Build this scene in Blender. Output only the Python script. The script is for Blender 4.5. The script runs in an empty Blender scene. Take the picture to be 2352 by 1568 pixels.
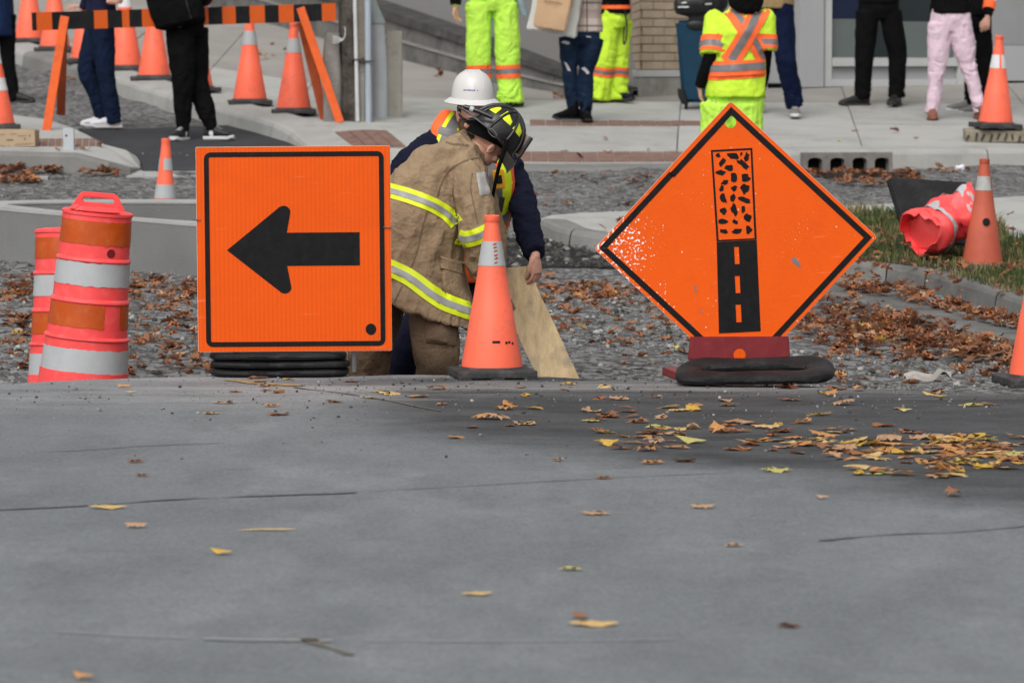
import bpy, bmesh, math, random
import numpy as np
from mathutils import Vector, Matrix, noise, Quaternion
from mathutils.bvhtree import BVHTree

random.seed(11)
RNG = np.random.default_rng(11)
scene = bpy.context.scene
COL = scene.collection
V = Vector

# ------------------------------------------------------------------ camera
FPX, CX, CY, CAMH, HORIZON = 9400.0, 1176.0, 784.0, 1.6, 150.0   # measured on a 2352 px wide print of the photograph
PITCH = math.atan((CY - HORIZON) / FPX)
cam_data = bpy.data.cameras.new('camera')
cam_data.sensor_width = 36.0
cam_data.lens = 36.0 * FPX / 2352.0
cam_data.clip_start = 0.1
cam_data.clip_end = 2000
cam_data.dof.use_dof = True
cam_data.dof.focus_distance = 20.9
cam_data.dof.aperture_fstop = 5.4
cam = bpy.data.objects.new('camera', cam_data)
cam.location = (0, 0, CAMH)
cam.rotation_euler = (math.pi / 2 - PITCH, 0, 0)
COL.objects.link(cam)
scene.camera = cam

# ------------------------------------------------------------------ world, sun, exposure (overcast)
SUN_EL, SUN_AZ = math.radians(47), math.radians(200)     # soft sun behind and slightly left of the camera
world = bpy.data.worlds.new('World')
scene.world = world
world.use_nodes = True
wn, wl = world.node_tree.nodes, world.node_tree.links
bg = wn['Background']
sky = wn.new('ShaderNodeTexSky')
sky.sky_type = 'NISHITA'
sky.sun_disc = False
sky.sun_elevation = SUN_EL
sky.sun_rotation = SUN_AZ
sky.air_density = 1.0
sky.dust_density = 4.0
hsv = wn.new('ShaderNodeHueSaturation')
hsv.inputs['Saturation'].default_value = 0.12
wl.new(sky.outputs['Color'], hsv.inputs['Color'])
wl.new(hsv.outputs['Color'], bg.inputs['Color'])
bg.inputs['Strength'].default_value = 0.15
sun_data = bpy.data.lights.new('sun', 'SUN')
sun_data.energy = 1.25
sun_data.angle = math.radians(50)
sun_data.color = (1.0, 0.965, 0.92)
sun = bpy.data.objects.new('sun', sun_data)
sd = V((math.sin(SUN_AZ) * math.cos(SUN_EL), math.cos(SUN_AZ) * math.cos(SUN_EL), math.sin(SUN_EL)))
sun.rotation_euler = (-sd).to_track_quat('-Z', 'Y').to_euler()
sun.location = (0, -5, 20)
COL.objects.link(sun)
scene.view_settings.view_transform = 'Standard'
scene.view_settings.look = 'None'
scene.view_settings.gamma = 1.0
scene.view_settings.use_curve_mapping = False
scene.view_settings.exposure = 0.10

# ------------------------------------------------------------------ placing helpers
CP, SP = math.cos(PITCH), math.sin(PITCH)


def ray(x, y):
    a, b = (x - CX) / FPX, -(y - CY) / FPX
    return V((a, CP + b * SP, -SP + b * CP))


def P(x, y, d):
    """the point at distance d (world Y) seen at x, y of the print"""
    r = ray(x, y)
    return V((0, 0, CAMH)) + r * (d / r.y)


def GP(x, y, a, b=0.0, c=0.0):
    """the point of the plane z = a + b Y + c X seen at x, y"""
    r = ray(x, y)
    t = (a - CAMH) / (r.z - b * r.y - c * r.x)
    return V((0, 0, CAMH)) + r * t


PA, PB, PC = -1.95, 0.081, -0.028


def S(X, Y): return PA + PB * Y + PC * X
def GS(x, y, up=0.0): return GP(x, y, PA + up, PB, PC)
def GR(x, y, up=0.0): return GP(x, y, PA - 0.15 + up, PB, PC)
def GA(x, y, up=0.0): return GP(x, y, up)


def sstep(a, b, x):
    t = np.clip((np.asarray(x, float) - a) / (b - a), 0, 1)
    return t * t * (3 - 2 * t)


def gravel_z(X, Y):
    X, Y = np.asarray(X, float), np.asarray(Y, float)
    base = PA - 0.15 + PB * Y + PC * X
    t = np.clip((Y - 20.3) / 3.3, 0, 1)
    ramp = base * t - 0.012 * (1 - t)
    t2 = np.clip((Y - 21.0) / 2.6, 0, 1)
    trench = np.where(Y > 23.6, base, -0.40 + (base + 0.40) * sstep(0.62, 1.0, t2))
    w = sstep(0.75, 1.35, X)
    z = trench * (1 - w) + ramp * w
    return np.where(Y > 23.6, base, z)


# ------------------------------------------------------------------ materials
def lin(r, g, b):
    f = lambda c: c / 12.92 if c <= 0.04045 else ((c + 0.055) / 1.055) ** 2.4
    return (f(r / 255), f(g / 255), f(b / 255))


MATS = {}


def mat(name, col, rough=0.6, var=0.12, scale=9.0, bump=0.0, bscale=80.0, spec=0.35, metal=0.0, spots=None, sheen=0.0, coat=0.0, trans=0.0, tint=None, rnd=False):
    """procedural material: base colour broken up by two noises, optional bump, optional dirt spots (colour, amount, scale)"""
    m = bpy.data.materials.new(name)
    m.use_nodes = True
    n, l = m.node_tree.nodes, m.node_tree.links
    b = n['Principled BSDF']
    tc = n.new('ShaderNodeTexCoord')
    co = tc.outputs['Object']
    if rnd:                                                       # each copy gets its own wear
        oi = n.new('ShaderNodeObjectInfo'); vm = n.new('ShaderNodeVectorMath'); vm.operation = 'MULTIPLY_ADD'
        l.new(oi.outputs['Random'], vm.inputs[0]); vm.inputs[1].default_value = (37, 23, 11); l.new(co, vm.inputs[2]); co = vm.outputs[0]
    n1 = n.new('ShaderNodeTexNoise'); n1.inputs['Scale'].default_value = scale; n1.inputs['Detail'].default_value = 7; n1.inputs['Roughness'].default_value = 0.62
    l.new(co, n1.inputs['Vector'])
    r = n.new('ShaderNodeValToRGB')
    r.color_ramp.elements[0].position, r.color_ramp.elements[1].position = 0.28, 0.72
    lo = [max(0.0, c * (1 - var)) for c in col]; hi = [min(1.0, c * (1 + var)) for c in col]
    if tint: hi = [min(1.0, t) for t in tint]
    r.color_ramp.elements[0].color = (*lo, 1); r.color_ramp.elements[1].color = (*hi, 1)
    l.new(n1.outputs['Fac'], r.inputs['Fac'])
    out = r.outputs['Color']
    if spots:
        sc, amt, ss = spots
        n3 = n.new('ShaderNodeTexNoise'); n3.inputs['Scale'].default_value = ss; n3.inputs['Detail'].default_value = 9; n3.inputs['Roughness'].default_value = 0.7
        l.new(co, n3.inputs['Vector'])
        r3 = n.new('ShaderNodeValToRGB'); r3.color_ramp.elements[0].position = 0.5; r3.color_ramp.elements[1].position = 0.72
        r3.color_ramp.elements[1].color = (amt, amt, amt, 1)
        l.new(n3.outputs['Fac'], r3.inputs['Fac'])
        mx = n.new('ShaderNodeMixRGB'); mx.inputs['Color2'].default_value = (*sc, 1)
        l.new(r3.outputs['Color'], mx.inputs['Fac']); l.new(out, mx.inputs['Color1']); out = mx.outputs['Color']
    l.new(out, b.inputs['Base Color'])
    b.inputs['Roughness'].default_value = rough
    b.inputs['Metallic'].default_value = metal
    b.inputs['Specular IOR Level'].default_value = 0.06 if rough >= 0.7 and spec == 0.35 else spec
    if sheen: b.inputs['Sheen Weight'].default_value = sheen
    if coat: b.inputs['Coat Weight'].default_value = coat; b.inputs['Coat Roughness'].default_value = 0.15
    if trans: b.inputs['Transmission Weight'].default_value = trans
    if bump:
        n2 = n.new('ShaderNodeTexNoise'); n2.inputs['Scale'].default_value = bscale; n2.inputs['Detail'].default_value = 6
        l.new(tc.outputs['Object'], n2.inputs['Vector'])
        bp = n.new('ShaderNodeBump'); bp.inputs['Strength'].default_value = bump; bp.inputs['Distance'].default_value = 0.02
        l.new(n2.outputs['Fac'], bp.inputs['Height']); l.new(bp.outputs['Normal'], b.inputs['Normal'])
    MATS[name] = m
    return m


def M(name): return MATS[name]


# ------------------------------------------------------------------ objects
def mesh_from(bm, name, smooth=False):
    bmesh.ops.recalc_face_normals(bm, faces=bm.faces)
    me = bpy.data.meshes.new(name)
    bm.to_mesh(me); bm.free()
    if smooth:
        me.polygons.foreach_set('use_smooth', [True] * len(me.polygons))
        me.set_sharp_from_angle(angle=math.radians(38))
    return me


def obj(name, me, material=None, parent=None, smooth=False):
    if isinstance(me, bmesh.types.BMesh):
        me = mesh_from(me, name, smooth)
    elif smooth:
        me.polygons.foreach_set('use_smooth', [True] * len(me.polygons))
    o = bpy.data.objects.new(name, me)
    COL.objects.link(o)
    for mm in (material if isinstance(material, (list, tuple)) else [material] if material else []):
        if isinstance(mm, str): mm = MATS[mm]
        if len(me.materials) < 40: me.materials.append(mm)
    if parent is not None:
        o.parent = parent
        o.matrix_parent_inverse = Matrix.Translation(-world_loc(parent))
    return o


def world_loc(o):
    return V(o.get('_wl', (0, 0, 0))) if False else (WL.get(o.name, V((0, 0, 0))))


WL = {}


def thing(name, label, cat, loc=(0, 0, 0), group=None):
    o = bpy.data.objects.new(name, None)
    COL.objects.link(o)
    o.empty_display_size = 0.1
    o.location = loc
    WL[o.name] = V(loc)
    o['label'] = label; o['category'] = cat
    if group: o['group'] = group
    return o


def tag(o, label, cat, group=None, kind=None):
    o['label'] = label; o['category'] = cat
    if group: o['group'] = group
    if kind: o['kind'] = kind
    return o


def struct(name, me, material, smooth=False):
    o = obj(name, me, material, None, smooth)
    o['kind'] = 'structure'
    return o


def dup(root, label, loc, rotz=0.0, rot=None, scale=1.0):
    r = root.copy(); COL.objects.link(r)
    r.location = loc
    r.rotation_euler = rot if rot else (0, 0, rotz)
    r.scale = (scale,) * 3
    r['label'] = label
    for ch in list(root.children):
        c = ch.copy(); COL.objects.link(c); c.parent = r
        for g in list(ch.children):
            d = g.copy(); COL.objects.link(d); d.parent = c
    return r


# ------------------------------------------------------------------ shapes
def add_box(bm, c, size, rot=None, bevel=0.0):
    res = bmesh.ops.create_cube(bm, size=1.0)
    vs = res['verts']
    for v in vs:
        v.co = V((v.co.x * size[0], v.co.y * size[1], v.co.z * size[2]))
    if bevel:
        es = list({e for v in vs for e in v.link_edges})
        r = bmesh.ops.bevel(bm, geom=es, offset=bevel, segments=2, affect='EDGES', profile=0.6)
        vs = list({v for f in r['faces'] for v in f.verts} | {v for v in vs if v.is_valid})
        seen = set(vs); stack = list(vs)
        while stack:
            q = stack.pop()
            for e in q.link_edges:
                w = e.other_vert(q)
                if w not in seen: seen.add(w); stack.append(w)
        vs = list(seen)
    for v in vs:
        if rot is not None: v.co = rot @ v.co
        v.co += V(c)
    return vs


def box(c, size, rot=None, bevel=0.0):
    bm = bmesh.new(); add_box(bm, c, size, rot, bevel); return bm


def add_ellipsoid(bm, c, radii, rot=None, sub=2):
    r = bmesh.ops.create_icosphere(bm, subdivisions=sub, radius=1.0)
    for v in r['verts']:
        p = V((v.co.x * radii[0], v.co.y * radii[1], v.co.z * radii[2]))
        v.co = (rot @ p if rot is not None else p) + V(c)


def loft(bm, rings, n=20, cap=True, closed=False, power=2.0):
    """rings: (centre, half axis u, half axis v)"""
    rows = []
    for c, u, v in rings:
        row = []
        for k in range(n):
            a = 2 * math.pi * k / n
            ca, sa = math.cos(a), math.sin(a)
            if power != 2.0:
                e = 2.0 / power
                ca = math.copysign(abs(ca) ** e, ca); sa = math.copysign(abs(sa) ** e, sa)
            row.append(bm.verts.new(c + u * ca + v * sa))
        rows.append(row)
    m = len(rows)
    for i in range(m if closed else m - 1):
        A, B = rows[i], rows[(i + 1) % m]
        for k in range(n):
            bm.faces.new((A[k], A[(k + 1) % n], B[(k + 1) % n], B[k]))
    if cap and not closed:
        bm.faces.new(list(reversed(rows[0]))); bm.faces.new(rows[-1])
    return rows


def frames(pts, up=None):
    pts = [V(p) for p in pts]
    T = []
    for i in range(len(pts)):
        a = pts[max(0, i - 1)]; b = pts[min(len(pts) - 1, i + 1)]
        T.append((b - a).normalized())
    ref = V(up) if up else (V((0, 1, 0)) if abs(T[0].y) < 0.9 else V((1, 0, 0)))
    out = []
    u = ref.cross(T[0]).normalized()
    for t in T:
        u = (u - t * u.dot(t)).normalized()
        out.append((u.copy(), t.cross(u).normalized()))
    return out


def tube_rings(pts, rad, up=None):
    fr = frames(pts, up)
    out = []
    for p, r, (u, v) in zip(pts, rad, fr):
        ru, rv = (r if isinstance(r, (tuple, list)) else (r, r))
        out.append((V(p), u * ru, v * rv))
    return out


def smooth_path(pts, rad=None, k=4):
    """Catmull-Rom through pts (and radii)"""
    P_ = [V(p) for p in pts]
    out, ro = [], []
    n = len(P_)
    for i in range(n - 1):
        p0, p1, p2, p3 = P_[max(0, i - 1)], P_[i], P_[i + 1], P_[min(n - 1, i + 2)]
        for j in range(k):
            t = j / k
            out.append(0.5 * ((2 * p1) + (p2 - p0) * t + (2 * p0 - 5 * p1 + 4 * p2 - p3) * t * t + (3 * p1 - p0 - 3 * p2 + p3) * t ** 3))
            if rad:
                a, b = rad[i], rad[i + 1]
                tt = t * t * (3 - 2 * t)
                ro.append(tuple(x + (y - x) * tt for x, y in zip(a, b)) if isinstance(a, tuple) else a + (b - a) * tt)
    out.append(P_[-1])
    if rad: ro.append(rad[-1]); return out, ro
    return out


def add_tube(bm, pts, rad, n=14, cap=True, k=0, closed=False, up=None):
    if not isinstance(rad, (list, tuple)): rad = [rad] * len(pts)
    if k: pts, rad = smooth_path(pts, list(rad), k)
    rg = tube_rings(pts, rad, up)
    loft(bm, rg, n, cap, closed)
    return rg


def capsule(bm, pts, rad, n=14, k=3, up=None):
    """tube with rounded ends"""
    rg = add_tube(bm, pts, rad, n, True, k, up=up)
    for i, j in ((0, 0), (-1, -1)):
        r = rad[j]; r = r if not isinstance(r, (tuple, list)) else sum(r) / 2
        add_ellipsoid(bm, V(pts[i]), (r, r, r), None, 2)
    return rg


def lathe(bm, prof, n=32, cap=True):
    loft(bm, [(V((0, 0, z)), V((max(r, 1e-4), 0, 0)), V((0, max(r, 1e-4), 0))) for r, z in prof], n, cap)


def fuse(bm, voxel=0.012, smooth=3, folds=None, name='mesh', sfac=0.5):
    """melt overlapping pieces into one continuous skin; folds = (amplitude, scale, stretch vector)"""
    bmesh.ops.recalc_face_normals(bm, faces=bm.faces)
    me = bpy.data.meshes.new('tmp'); bm.to_mesh(me); bm.free()
    o = bpy.data.objects.new('tmp', me); COL.objects.link(o)
    r = o.modifiers.new('r', 'REMESH'); r.mode = 'VOXEL'; r.voxel_size = voxel; r.adaptivity = 0
    if smooth:
        s = o.modifiers.new('s', 'SMOOTH'); s.iterations = smooth; s.factor = sfac
    dg = bpy.context.evaluated_depsgraph_get()
    new = bpy.data.meshes.new_from_object(o.evaluated_get(dg))
    bpy.data.objects.remove(o); bpy.data.meshes.remove(me)
    new.name = name
    if folds:
        for amp, sc, st in (folds if isinstance(folds, list) else [folds]):
            off = V((random.random() * 50, random.random() * 50, random.random() * 50))
            nrm = [v.normal.copy() for v in new.vertices]
            for v, nn in zip(new.vertices, nrm):
                q = V((v.co.x * st[0], v.co.y * st[1], v.co.z * st[2])) * sc + off
                w = noise.noise(q)
                ridge = 1 - abs(noise.noise(q * 1.7 + V((7, 3, 1)))) * 2
                v.co += nn * amp * (0.55 * w + 0.45 * (ridge - 0.45))
    new.polygons.foreach_set('use_smooth', [True] * len(new.polygons))
    new.update()
    return new


def bvh_of(me):
    return BVHTree.FromPolygons([v.co.copy() for v in me.vertices], [tuple(p.vertices) for p in me.polygons])


def band_mesh(rings, t0, t1, bvh, off=0.004, rows=4, n=56, arc=None):
    """a strip wrapped round a loft between ring positions t0..t1, laid on the fused surface"""
    bm = bmesh.new(); R = []
    ks = range(n + 1)
    for r in range(rows + 1):
        t = t0 + (t1 - t0) * r / rows
        i = min(int(t), len(rings) - 2); f = t - i
        c = rings[i][0].lerp(rings[i + 1][0], f); u = rings[i][1].lerp(rings[i + 1][1], f); v = rings[i][2].lerp(rings[i + 1][2], f)
        row = []
        for k in ks:
            a = 2 * math.pi * k / n if arc is None else arc[0] + (arc[1] - arc[0]) * k / n
            p = c + u * math.cos(a) + v * math.sin(a)
            d = p - c; L = d.length; d = d / L
            h = bvh.ray_cast(c + d * (L + 0.05), -d, 0.11)
            q = (h[0] if h[0] is not None else p) + d * off
            row.append(bm.verts.new(q))
        R.append(row)
    for r in range(rows):
        for k in range(n):
            bm.faces.new((R[r][k], R[r][k + 1], R[r + 1][k + 1], R[r + 1][k]))
    solid(bm, 0.002)
    return bm


def solid(bm, th):
    bmesh.ops.recalc_face_normals(bm, faces=bm.faces)
    bmesh.ops.solidify(bm, geom=bm.faces[:], thickness=-th)


def strap_mesh(pts, width, bvh, direction, off=0.004, n=24, cross=3, default=None, wscale=None):
    """a strip along pts laid on a surface by looking along direction"""
    d = V(direction).normalized()
    path = smooth_path(pts, None, max(2, n // max(1, len(pts) - 1)))
    bm = bmesh.new(); R = []
    for i, p in enumerate(path):
        t = (path[min(i + 1, len(path) - 1)] - path[max(i - 1, 0)]).normalized()
        s = d.cross(t).normalized()
        row = []
        for k in range(cross + 1):
            q = p + s * width * (k / cross - 0.5)
            h = bvh.ray_cast(q - d * 0.6, d, 1.4)
            if h[0] is not None:
                q = h[0] - d * off
            else:
                q = None
            row.append(q)
        R.append(row)
    vs = [[bm.verts.new(q) if q is not None else None for q in row] for row in R]
    for i in range(len(vs) - 1):
        for k in range(cross):
            f = (vs[i][k], vs[i][k + 1], vs[i + 1][k + 1], vs[i + 1][k])
            if None in f: continue
            if max((f[a].co - f[b].co).length for a, b in ((0, 2), (1, 3))) > width * 1.2 + 0.1: continue
            bm.faces.new(f)
    for v in [v for v in bm.verts if not v.link_faces]: bm.verts.remove(v)
    solid(bm, 0.002)
    return bm


def prism(outline, y0, y1, holes=None):
    """flat outline in local XZ, extruded from y0 to y1"""
    bm = bmesh.new()
    loops = [outline] + (holes or [])
    edges = []
    for lp in loops:
        vs = [bm.verts.new((x, y0, z)) for x, z in lp]
        for i in range(len(vs)): edges.append(bm.edges.new((vs[i], vs[(i + 1) % len(vs)])))
    bmesh.ops.triangle_fill(bm, use_beauty=True, use_dissolve=False, edges=edges)
    ex = bmesh.ops.extrude_face_region(bm, geom=bm.faces[:])
    for g in ex['geom']:
        if isinstance(g, bmesh.types.BMVert): g.co.y = y1
    return bm


def poly_sheet(pts, depth=0.0, cuts=0):
    """a ground polygon (3D points), with a skirt going down by depth"""
    bm = bmesh.new()
    vs = [bm.verts.new(p) for p in pts]
    edges = [bm.edges.new((vs[i], vs[(i + 1) % len(vs)])) for i in range(len(vs))]
    bmesh.ops.triangle_fill(bm, use_beauty=True, use_dissolve=False, edges=edges)
    if depth:
        ex = bmesh.ops.extrude_edge_only(bm, edges=[e for e in bm.edges if len(e.link_faces) == 1])
        for g in ex['geom']:
            if isinstance(g, bmesh.types.BMVert): g.co.z -= depth
    bmesh.ops.recalc_face_normals(bm, faces=bm.faces)
    up = sum(f.normal.z * f.calc_area() for f in bm.faces)
    if up < 0: bmesh.ops.reverse_faces(bm, faces=bm.faces)
    return bm


def mesh_raw(name, verts, faces_flat, nper, mats, mat_idx=None, smooth=False):
    """numpy arrays to a mesh; every face has nper corners"""
    me = bpy.data.meshes.new(name)
    nv, nf = len(verts), len(faces_flat) // nper
    me.vertices.add(nv); me.vertices.foreach_set('co', np.asarray(verts, np.float32).ravel())
    me.loops.add(nf * nper); me.loops.foreach_set('vertex_index', np.asarray(faces_flat, np.int32))
    me.polygons.add(nf)
    me.polygons.foreach_set('loop_start', np.arange(0, nf * nper, nper, dtype=np.int32))
    if mat_idx is not None: me.polygons.foreach_set('material_index', np.asarray(mat_idx, np.int32))
    if smooth: me.polygons.foreach_set('use_smooth', np.ones(nf, bool))
    me.update(calc_edges=True)
    for m in mats: me.materials.append(MATS[m] if isinstance(m, str) else m)
    return me


def rand_rot(n, tilt=None):
    """n rotation matrices: any heading, leaning up to tilt"""
    a = RNG.uniform(0, 2 * np.pi, n)
    t = RNG.uniform(0, 1, n) ** 1.5 * (tilt if tilt is not None else np.pi)
    b = RNG.uniform(0, 2 * np.pi, n)
    ca, sa = np.cos(a), np.sin(a)
    Rz = np.zeros((n, 3, 3)); Rz[:, 0, 0] = ca; Rz[:, 0, 1] = -sa; Rz[:, 1, 0] = sa; Rz[:, 1, 1] = ca; Rz[:, 2, 2] = 1
    kx, ky = np.cos(b), np.sin(b)
    c, s = np.cos(t), np.sin(t)
    R = np.zeros((n, 3, 3))
    R[:, 0, 0] = c + kx * kx * (1 - c); R[:, 0, 1] = kx * ky * (1 - c); R[:, 0, 2] = ky * s
    R[:, 1, 0] = kx * ky * (1 - c); R[:, 1, 1] = c + ky * ky * (1 - c); R[:, 1, 2] = -kx * s
    R[:, 2, 0] = -ky * s; R[:, 2, 1] = kx * s; R[:, 2, 2] = c
    return R @ Rz
# ------------------------------------------------------------------ material list
mat('concrete', (0.345, 0.345, 0.328), 0.85, 0.10, 2.2, 0.25, 160, spots=((0.22, 0.21, 0.19), 0.55, 3.0))
mat('concrete_new', (0.375, 0.375, 0.357), 0.85, 0.07, 1.6, 0.15, 120, spots=((0.225, 0.218, 0.205), 0.65, 1.7))
mat('concrete_old', (0.29, 0.275, 0.255), 0.88, 0.10, 1.4, 0.2, 90, spots=((0.19, 0.178, 0.162), 0.6, 0.9))
mat('post_concrete', (0.31, 0.295, 0.255), 0.9, 0.15, 3.0, 0.5, 40, spots=((0.16, 0.15, 0.13), 0.7, 4.0))
mat('fill_dark', (0.030, 0.030, 0.031), 0.95, 0.4, 8.0, 0.9, 40)
mat('concrete_kerb', (0.20, 0.197, 0.187), 0.88, 0.16, 2.5, 0.3, 120, spots=((0.14, 0.135, 0.125), 0.65, 2.6))
mat('concrete_ring', (0.175, 0.177, 0.175), 0.85, 0.12, 1.4, 0.25, 90, spots=((0.15, 0.15, 0.148), 0.6, 1.2))
mat('concrete_rim', (0.34, 0.34, 0.33), 0.85, 0.08, 3.0, 0.2, 120)
mat('granite', (0.155, 0.15, 0.142), 0.9, 0.25, 3.0, 0.5, 50, spots=((0.05, 0.05, 0.047), 0.8, 4.0))
mat('granite_cap', (0.065, 0.063, 0.06), 0.9, 0.25, 4.0, 0.5, 50, spots=((0.16, 0.155, 0.15), 0.5, 5.0))
mat('tar', (0.138, 0.147, 0.153), 0.9, 0.3, 20)
mat('new_asphalt', (0.052, 0.054, 0.058), 0.85, 0.12, 3.0, 0.4, 220, spots=((0.085, 0.086, 0.088), 0.5, 2.5))
mat('stain', (0.15, 0.135, 0.11), 0.9, 0.2, 20)
mat('kerb_dark', (0.15, 0.148, 0.142), 0.9, 0.22, 3.0, 0.35, 90, spots=((0.07, 0.068, 0.065), 0.7, 4.0))
mat('scrape', (0.30, 0.31, 0.315), 0.85, 0.1, 12)
mat('old_yellow_paint', (0.33, 0.24, 0.115), 0.85, 0.35, 25)
mat('brick_paver', (0.20, 0.128, 0.105), 0.9, 0.22, 9.0, 0.3, 150)
mat('tan_brick', (0.40, 0.318, 0.235), 0.88, 0.16, 6.0, 0.3, 90)
mat('mortar', (0.27, 0.215, 0.165), 0.95, 0.15, 20)
mat('base_stone', (0.30, 0.29, 0.265), 0.9, 0.15, 5.0, 0.4, 60, spots=((0.15, 0.14, 0.12), 0.6, 6.0))
mat('grey_panel', (0.36, 0.365, 0.375), 0.45, 0.04, 2.0, spec=0.4)
mat('grey_frame', (0.46, 0.465, 0.465), 0.4, 0.05, 3.0, spec=0.4)
mat('dull_panel', (0.27, 0.27, 0.275), 0.5, 0.06, 3.0)
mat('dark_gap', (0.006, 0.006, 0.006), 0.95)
mat('glass', (0.025, 0.032, 0.035), 0.08, 0.1, 1.0, spec=0.5)
mat('pane_grey_green', (0.12, 0.14, 0.135), 0.5, 0.1, 1.0)  # greenish grey tone of the sheets over the lower panes
mat('navy_reflection', (0.006, 0.012, 0.04), 0.5, 0.1, 1.0)  # colour of a blue reflection painted over the glass
mat('walk_grey', (0.165, 0.163, 0.157), 0.9, 0.1, 1.5, 0.2, 80, spots=((0.13, 0.13, 0.125), 0.6, 1.5))
mat('wood_old', (0.085, 0.075, 0.066), 0.95, 0.5, 5.0, 1.0, 26, spots=((0.018, 0.016, 0.015), 0.95, 4.5))
mat('wood_grey', (0.22, 0.205, 0.19), 0.95, 0.25, 6.0, 0.6, 40)
mat('wood_brown', (0.17, 0.15, 0.125), 0.95, 0.25, 6.0, 0.5, 40)
mat('pvc_white', (0.52, 0.53, 0.53), 0.5, 0.12, 6.0)
mat('pipe_blue', (0.33, 0.38, 0.43), 0.5, 0.08, 5.0)
mat('galvanised', (0.42, 0.44, 0.46), 0.45, 0.10, 5.0, spec=0.5)
mat('galv_green', (0.30, 0.34, 0.34), 0.5, 0.10, 6.0)
mat('soil', (0.05, 0.045, 0.038), 0.98, 0.3, 6.0, 0.6, 40)
# rubber, metals, plastics
mat('rubber', (0.013, 0.013, 0.014), 0.6, 0.35, 6.0, 0.25, 60, spec=0.2, spots=((0.06, 0.06, 0.06), 0.35, 9.0))
mat('base_black', (0.03, 0.03, 0.031), 0.6, 0.3, 10.0, 0.2, 60, spots=((0.13, 0.125, 0.12), 0.5, 14.0))
mat('cone_orange', (0.92, 0.150, 0.078), 0.5, 0.07, 4.0, 0.08, 30, spots=((0.40, 0.105, 0.065), 0.6, 8.0), rnd=True)
mat('cone_faded', (0.45, 0.092, 0.05), 0.6, 0.12, 5.0, 0.1, 30, spots=((0.36, 0.10, 0.06), 0.6, 7.0))
mat('cone_bright', (0.60, 0.61, 0.62), 0.45, 0.06, 8.0, spots=((0.40, 0.40, 0.41), 0.35, 14.0))
mat('cone_white', (0.37, 0.38, 0.385), 0.45, 0.06, 8.0, spots=((0.40, 0.40, 0.41), 0.35, 14.0))
mat('cone_grey', (0.36, 0.36, 0.34), 0.5, 0.2, 8.0, spots=((0.2, 0.19, 0.17), 0.6, 18.0))
mat('barrel_red', (0.88, 0.075, 0.075), 0.45, 0.08, 4.0, 0.15, 14, spots=((0.80, 0.2, 0.18), 0.5, 11.0))
mat('barrel_orange', (0.46, 0.068, 0.004), 0.42, 0.10, 6.0, spots=((0.62, 0.2, 0.08), 0.35, 10.0))
mat('barrel_white', (0.41, 0.425, 0.435), 0.42, 0.06, 6.0, 0.12, 12, spots=((0.34, 0.34, 0.34), 0.45, 10.0))
mat('barrier_orange', (0.80, 0.13, 0.025), 0.55, 0.12, 7.0, spots=((0.45, 0.08, 0.03), 0.5, 9.0))
mat('barrier_brown', (0.38, 0.07, 0.02), 0.6, 0.2, 7.0)
mat('stripe_orange', (0.66, 0.105, 0.012), 0.5, 0.06, 7.0)
mat('stripe_black', (0.014, 0.014, 0.015), 0.5, 0.2, 9.0, spec=0.15, spots=((0.04, 0.04, 0.04), 0.4, 14.0))
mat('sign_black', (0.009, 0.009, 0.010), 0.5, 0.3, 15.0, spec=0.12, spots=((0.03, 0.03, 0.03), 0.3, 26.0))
mat('sign_edge', (0.55, 0.50, 0.42), 0.7, 0.2, 20)
mat('red_base', (0.17, 0.013, 0.018), 0.45, 0.2, 6.0, spots=((0.25, 0.05, 0.05), 0.4, 14.0))
mat('wire', (0.10, 0.10, 0.11), 0.4, 0.1, 5, metal=0.8)
mat('steel', (0.25, 0.25, 0.25), 0.45, 0.1, 5, metal=0.7)
mat('iron', (0.045, 0.038, 0.034), 0.7, 0.3, 20, spots=((0.12, 0.06, 0.04), 0.5, 20))
mat('drain_face', (0.21, 0.195, 0.185), 0.85, 0.25, 9.0, 0.3, 60, spots=((0.09, 0.08, 0.075), 0.7, 12.0))
mat('board_wood', (0.40, 0.30, 0.155), 0.8, 0.22, 5.0, 0.3, 40)
mat('timber', (0.28, 0.25, 0.19), 0.9, 0.25, 6.0, 0.5, 40, spots=((0.11, 0.085, 0.055), 0.8, 7.0))
mat('cardboard', (0.40, 0.30, 0.20), 0.9, 0.08, 5.0)
mat('print_grey', (0.16, 0.12, 0.09), 0.9, 0.2, 20)
mat('rag', (0.33, 0.31, 0.285), 0.95, 0.15, 14.0)
# people
mat('skin', (0.52, 0.27, 0.19), 0.55, 0.10, 14.0, 0.1, 120, tint=(0.64, 0.36, 0.27))
mat('skin_tan', (0.42, 0.22, 0.145), 0.55, 0.10, 14.0, 0.1, 120, tint=(0.52, 0.29, 0.2))
mat('hair_dark', (0.03, 0.022, 0.018), 0.6, 0.3, 30, 0.5, 200)
mat('beard', (0.12, 0.075, 0.05), 0.8, 0.35, 60, 0.5, 200)
mat('turnout_tan', (0.295, 0.214, 0.134), 0.85, 0.10, 5.0, 0.4, 55, spots=((0.17, 0.122, 0.075), 0.55, 6.0))
mat('turnout_brown', (0.175, 0.125, 0.082), 0.88, 0.16, 5.0, 0.35, 50, spots=((0.09, 0.065, 0.045), 0.6, 6.0))
mat('seam', (0.17, 0.12, 0.075), 0.9, 0.1, 20)
mat('trim_lime', (0.74, 0.88, 0.02), 0.5, 0.05, 10)
mat('trim_silver', (0.33, 0.34, 0.34), 0.4, 0.08, 10, spots=((0.24, 0.24, 0.24), 0.4, 20))
mat('hivis_lime', (0.50, 0.83, 0.095), 0.7, 0.06, 5.0, 0.25, 25)
mat('hivis_yellow', (0.55, 0.80, 0.055), 0.7, 0.06, 5.0, 0.25, 25)
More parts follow.
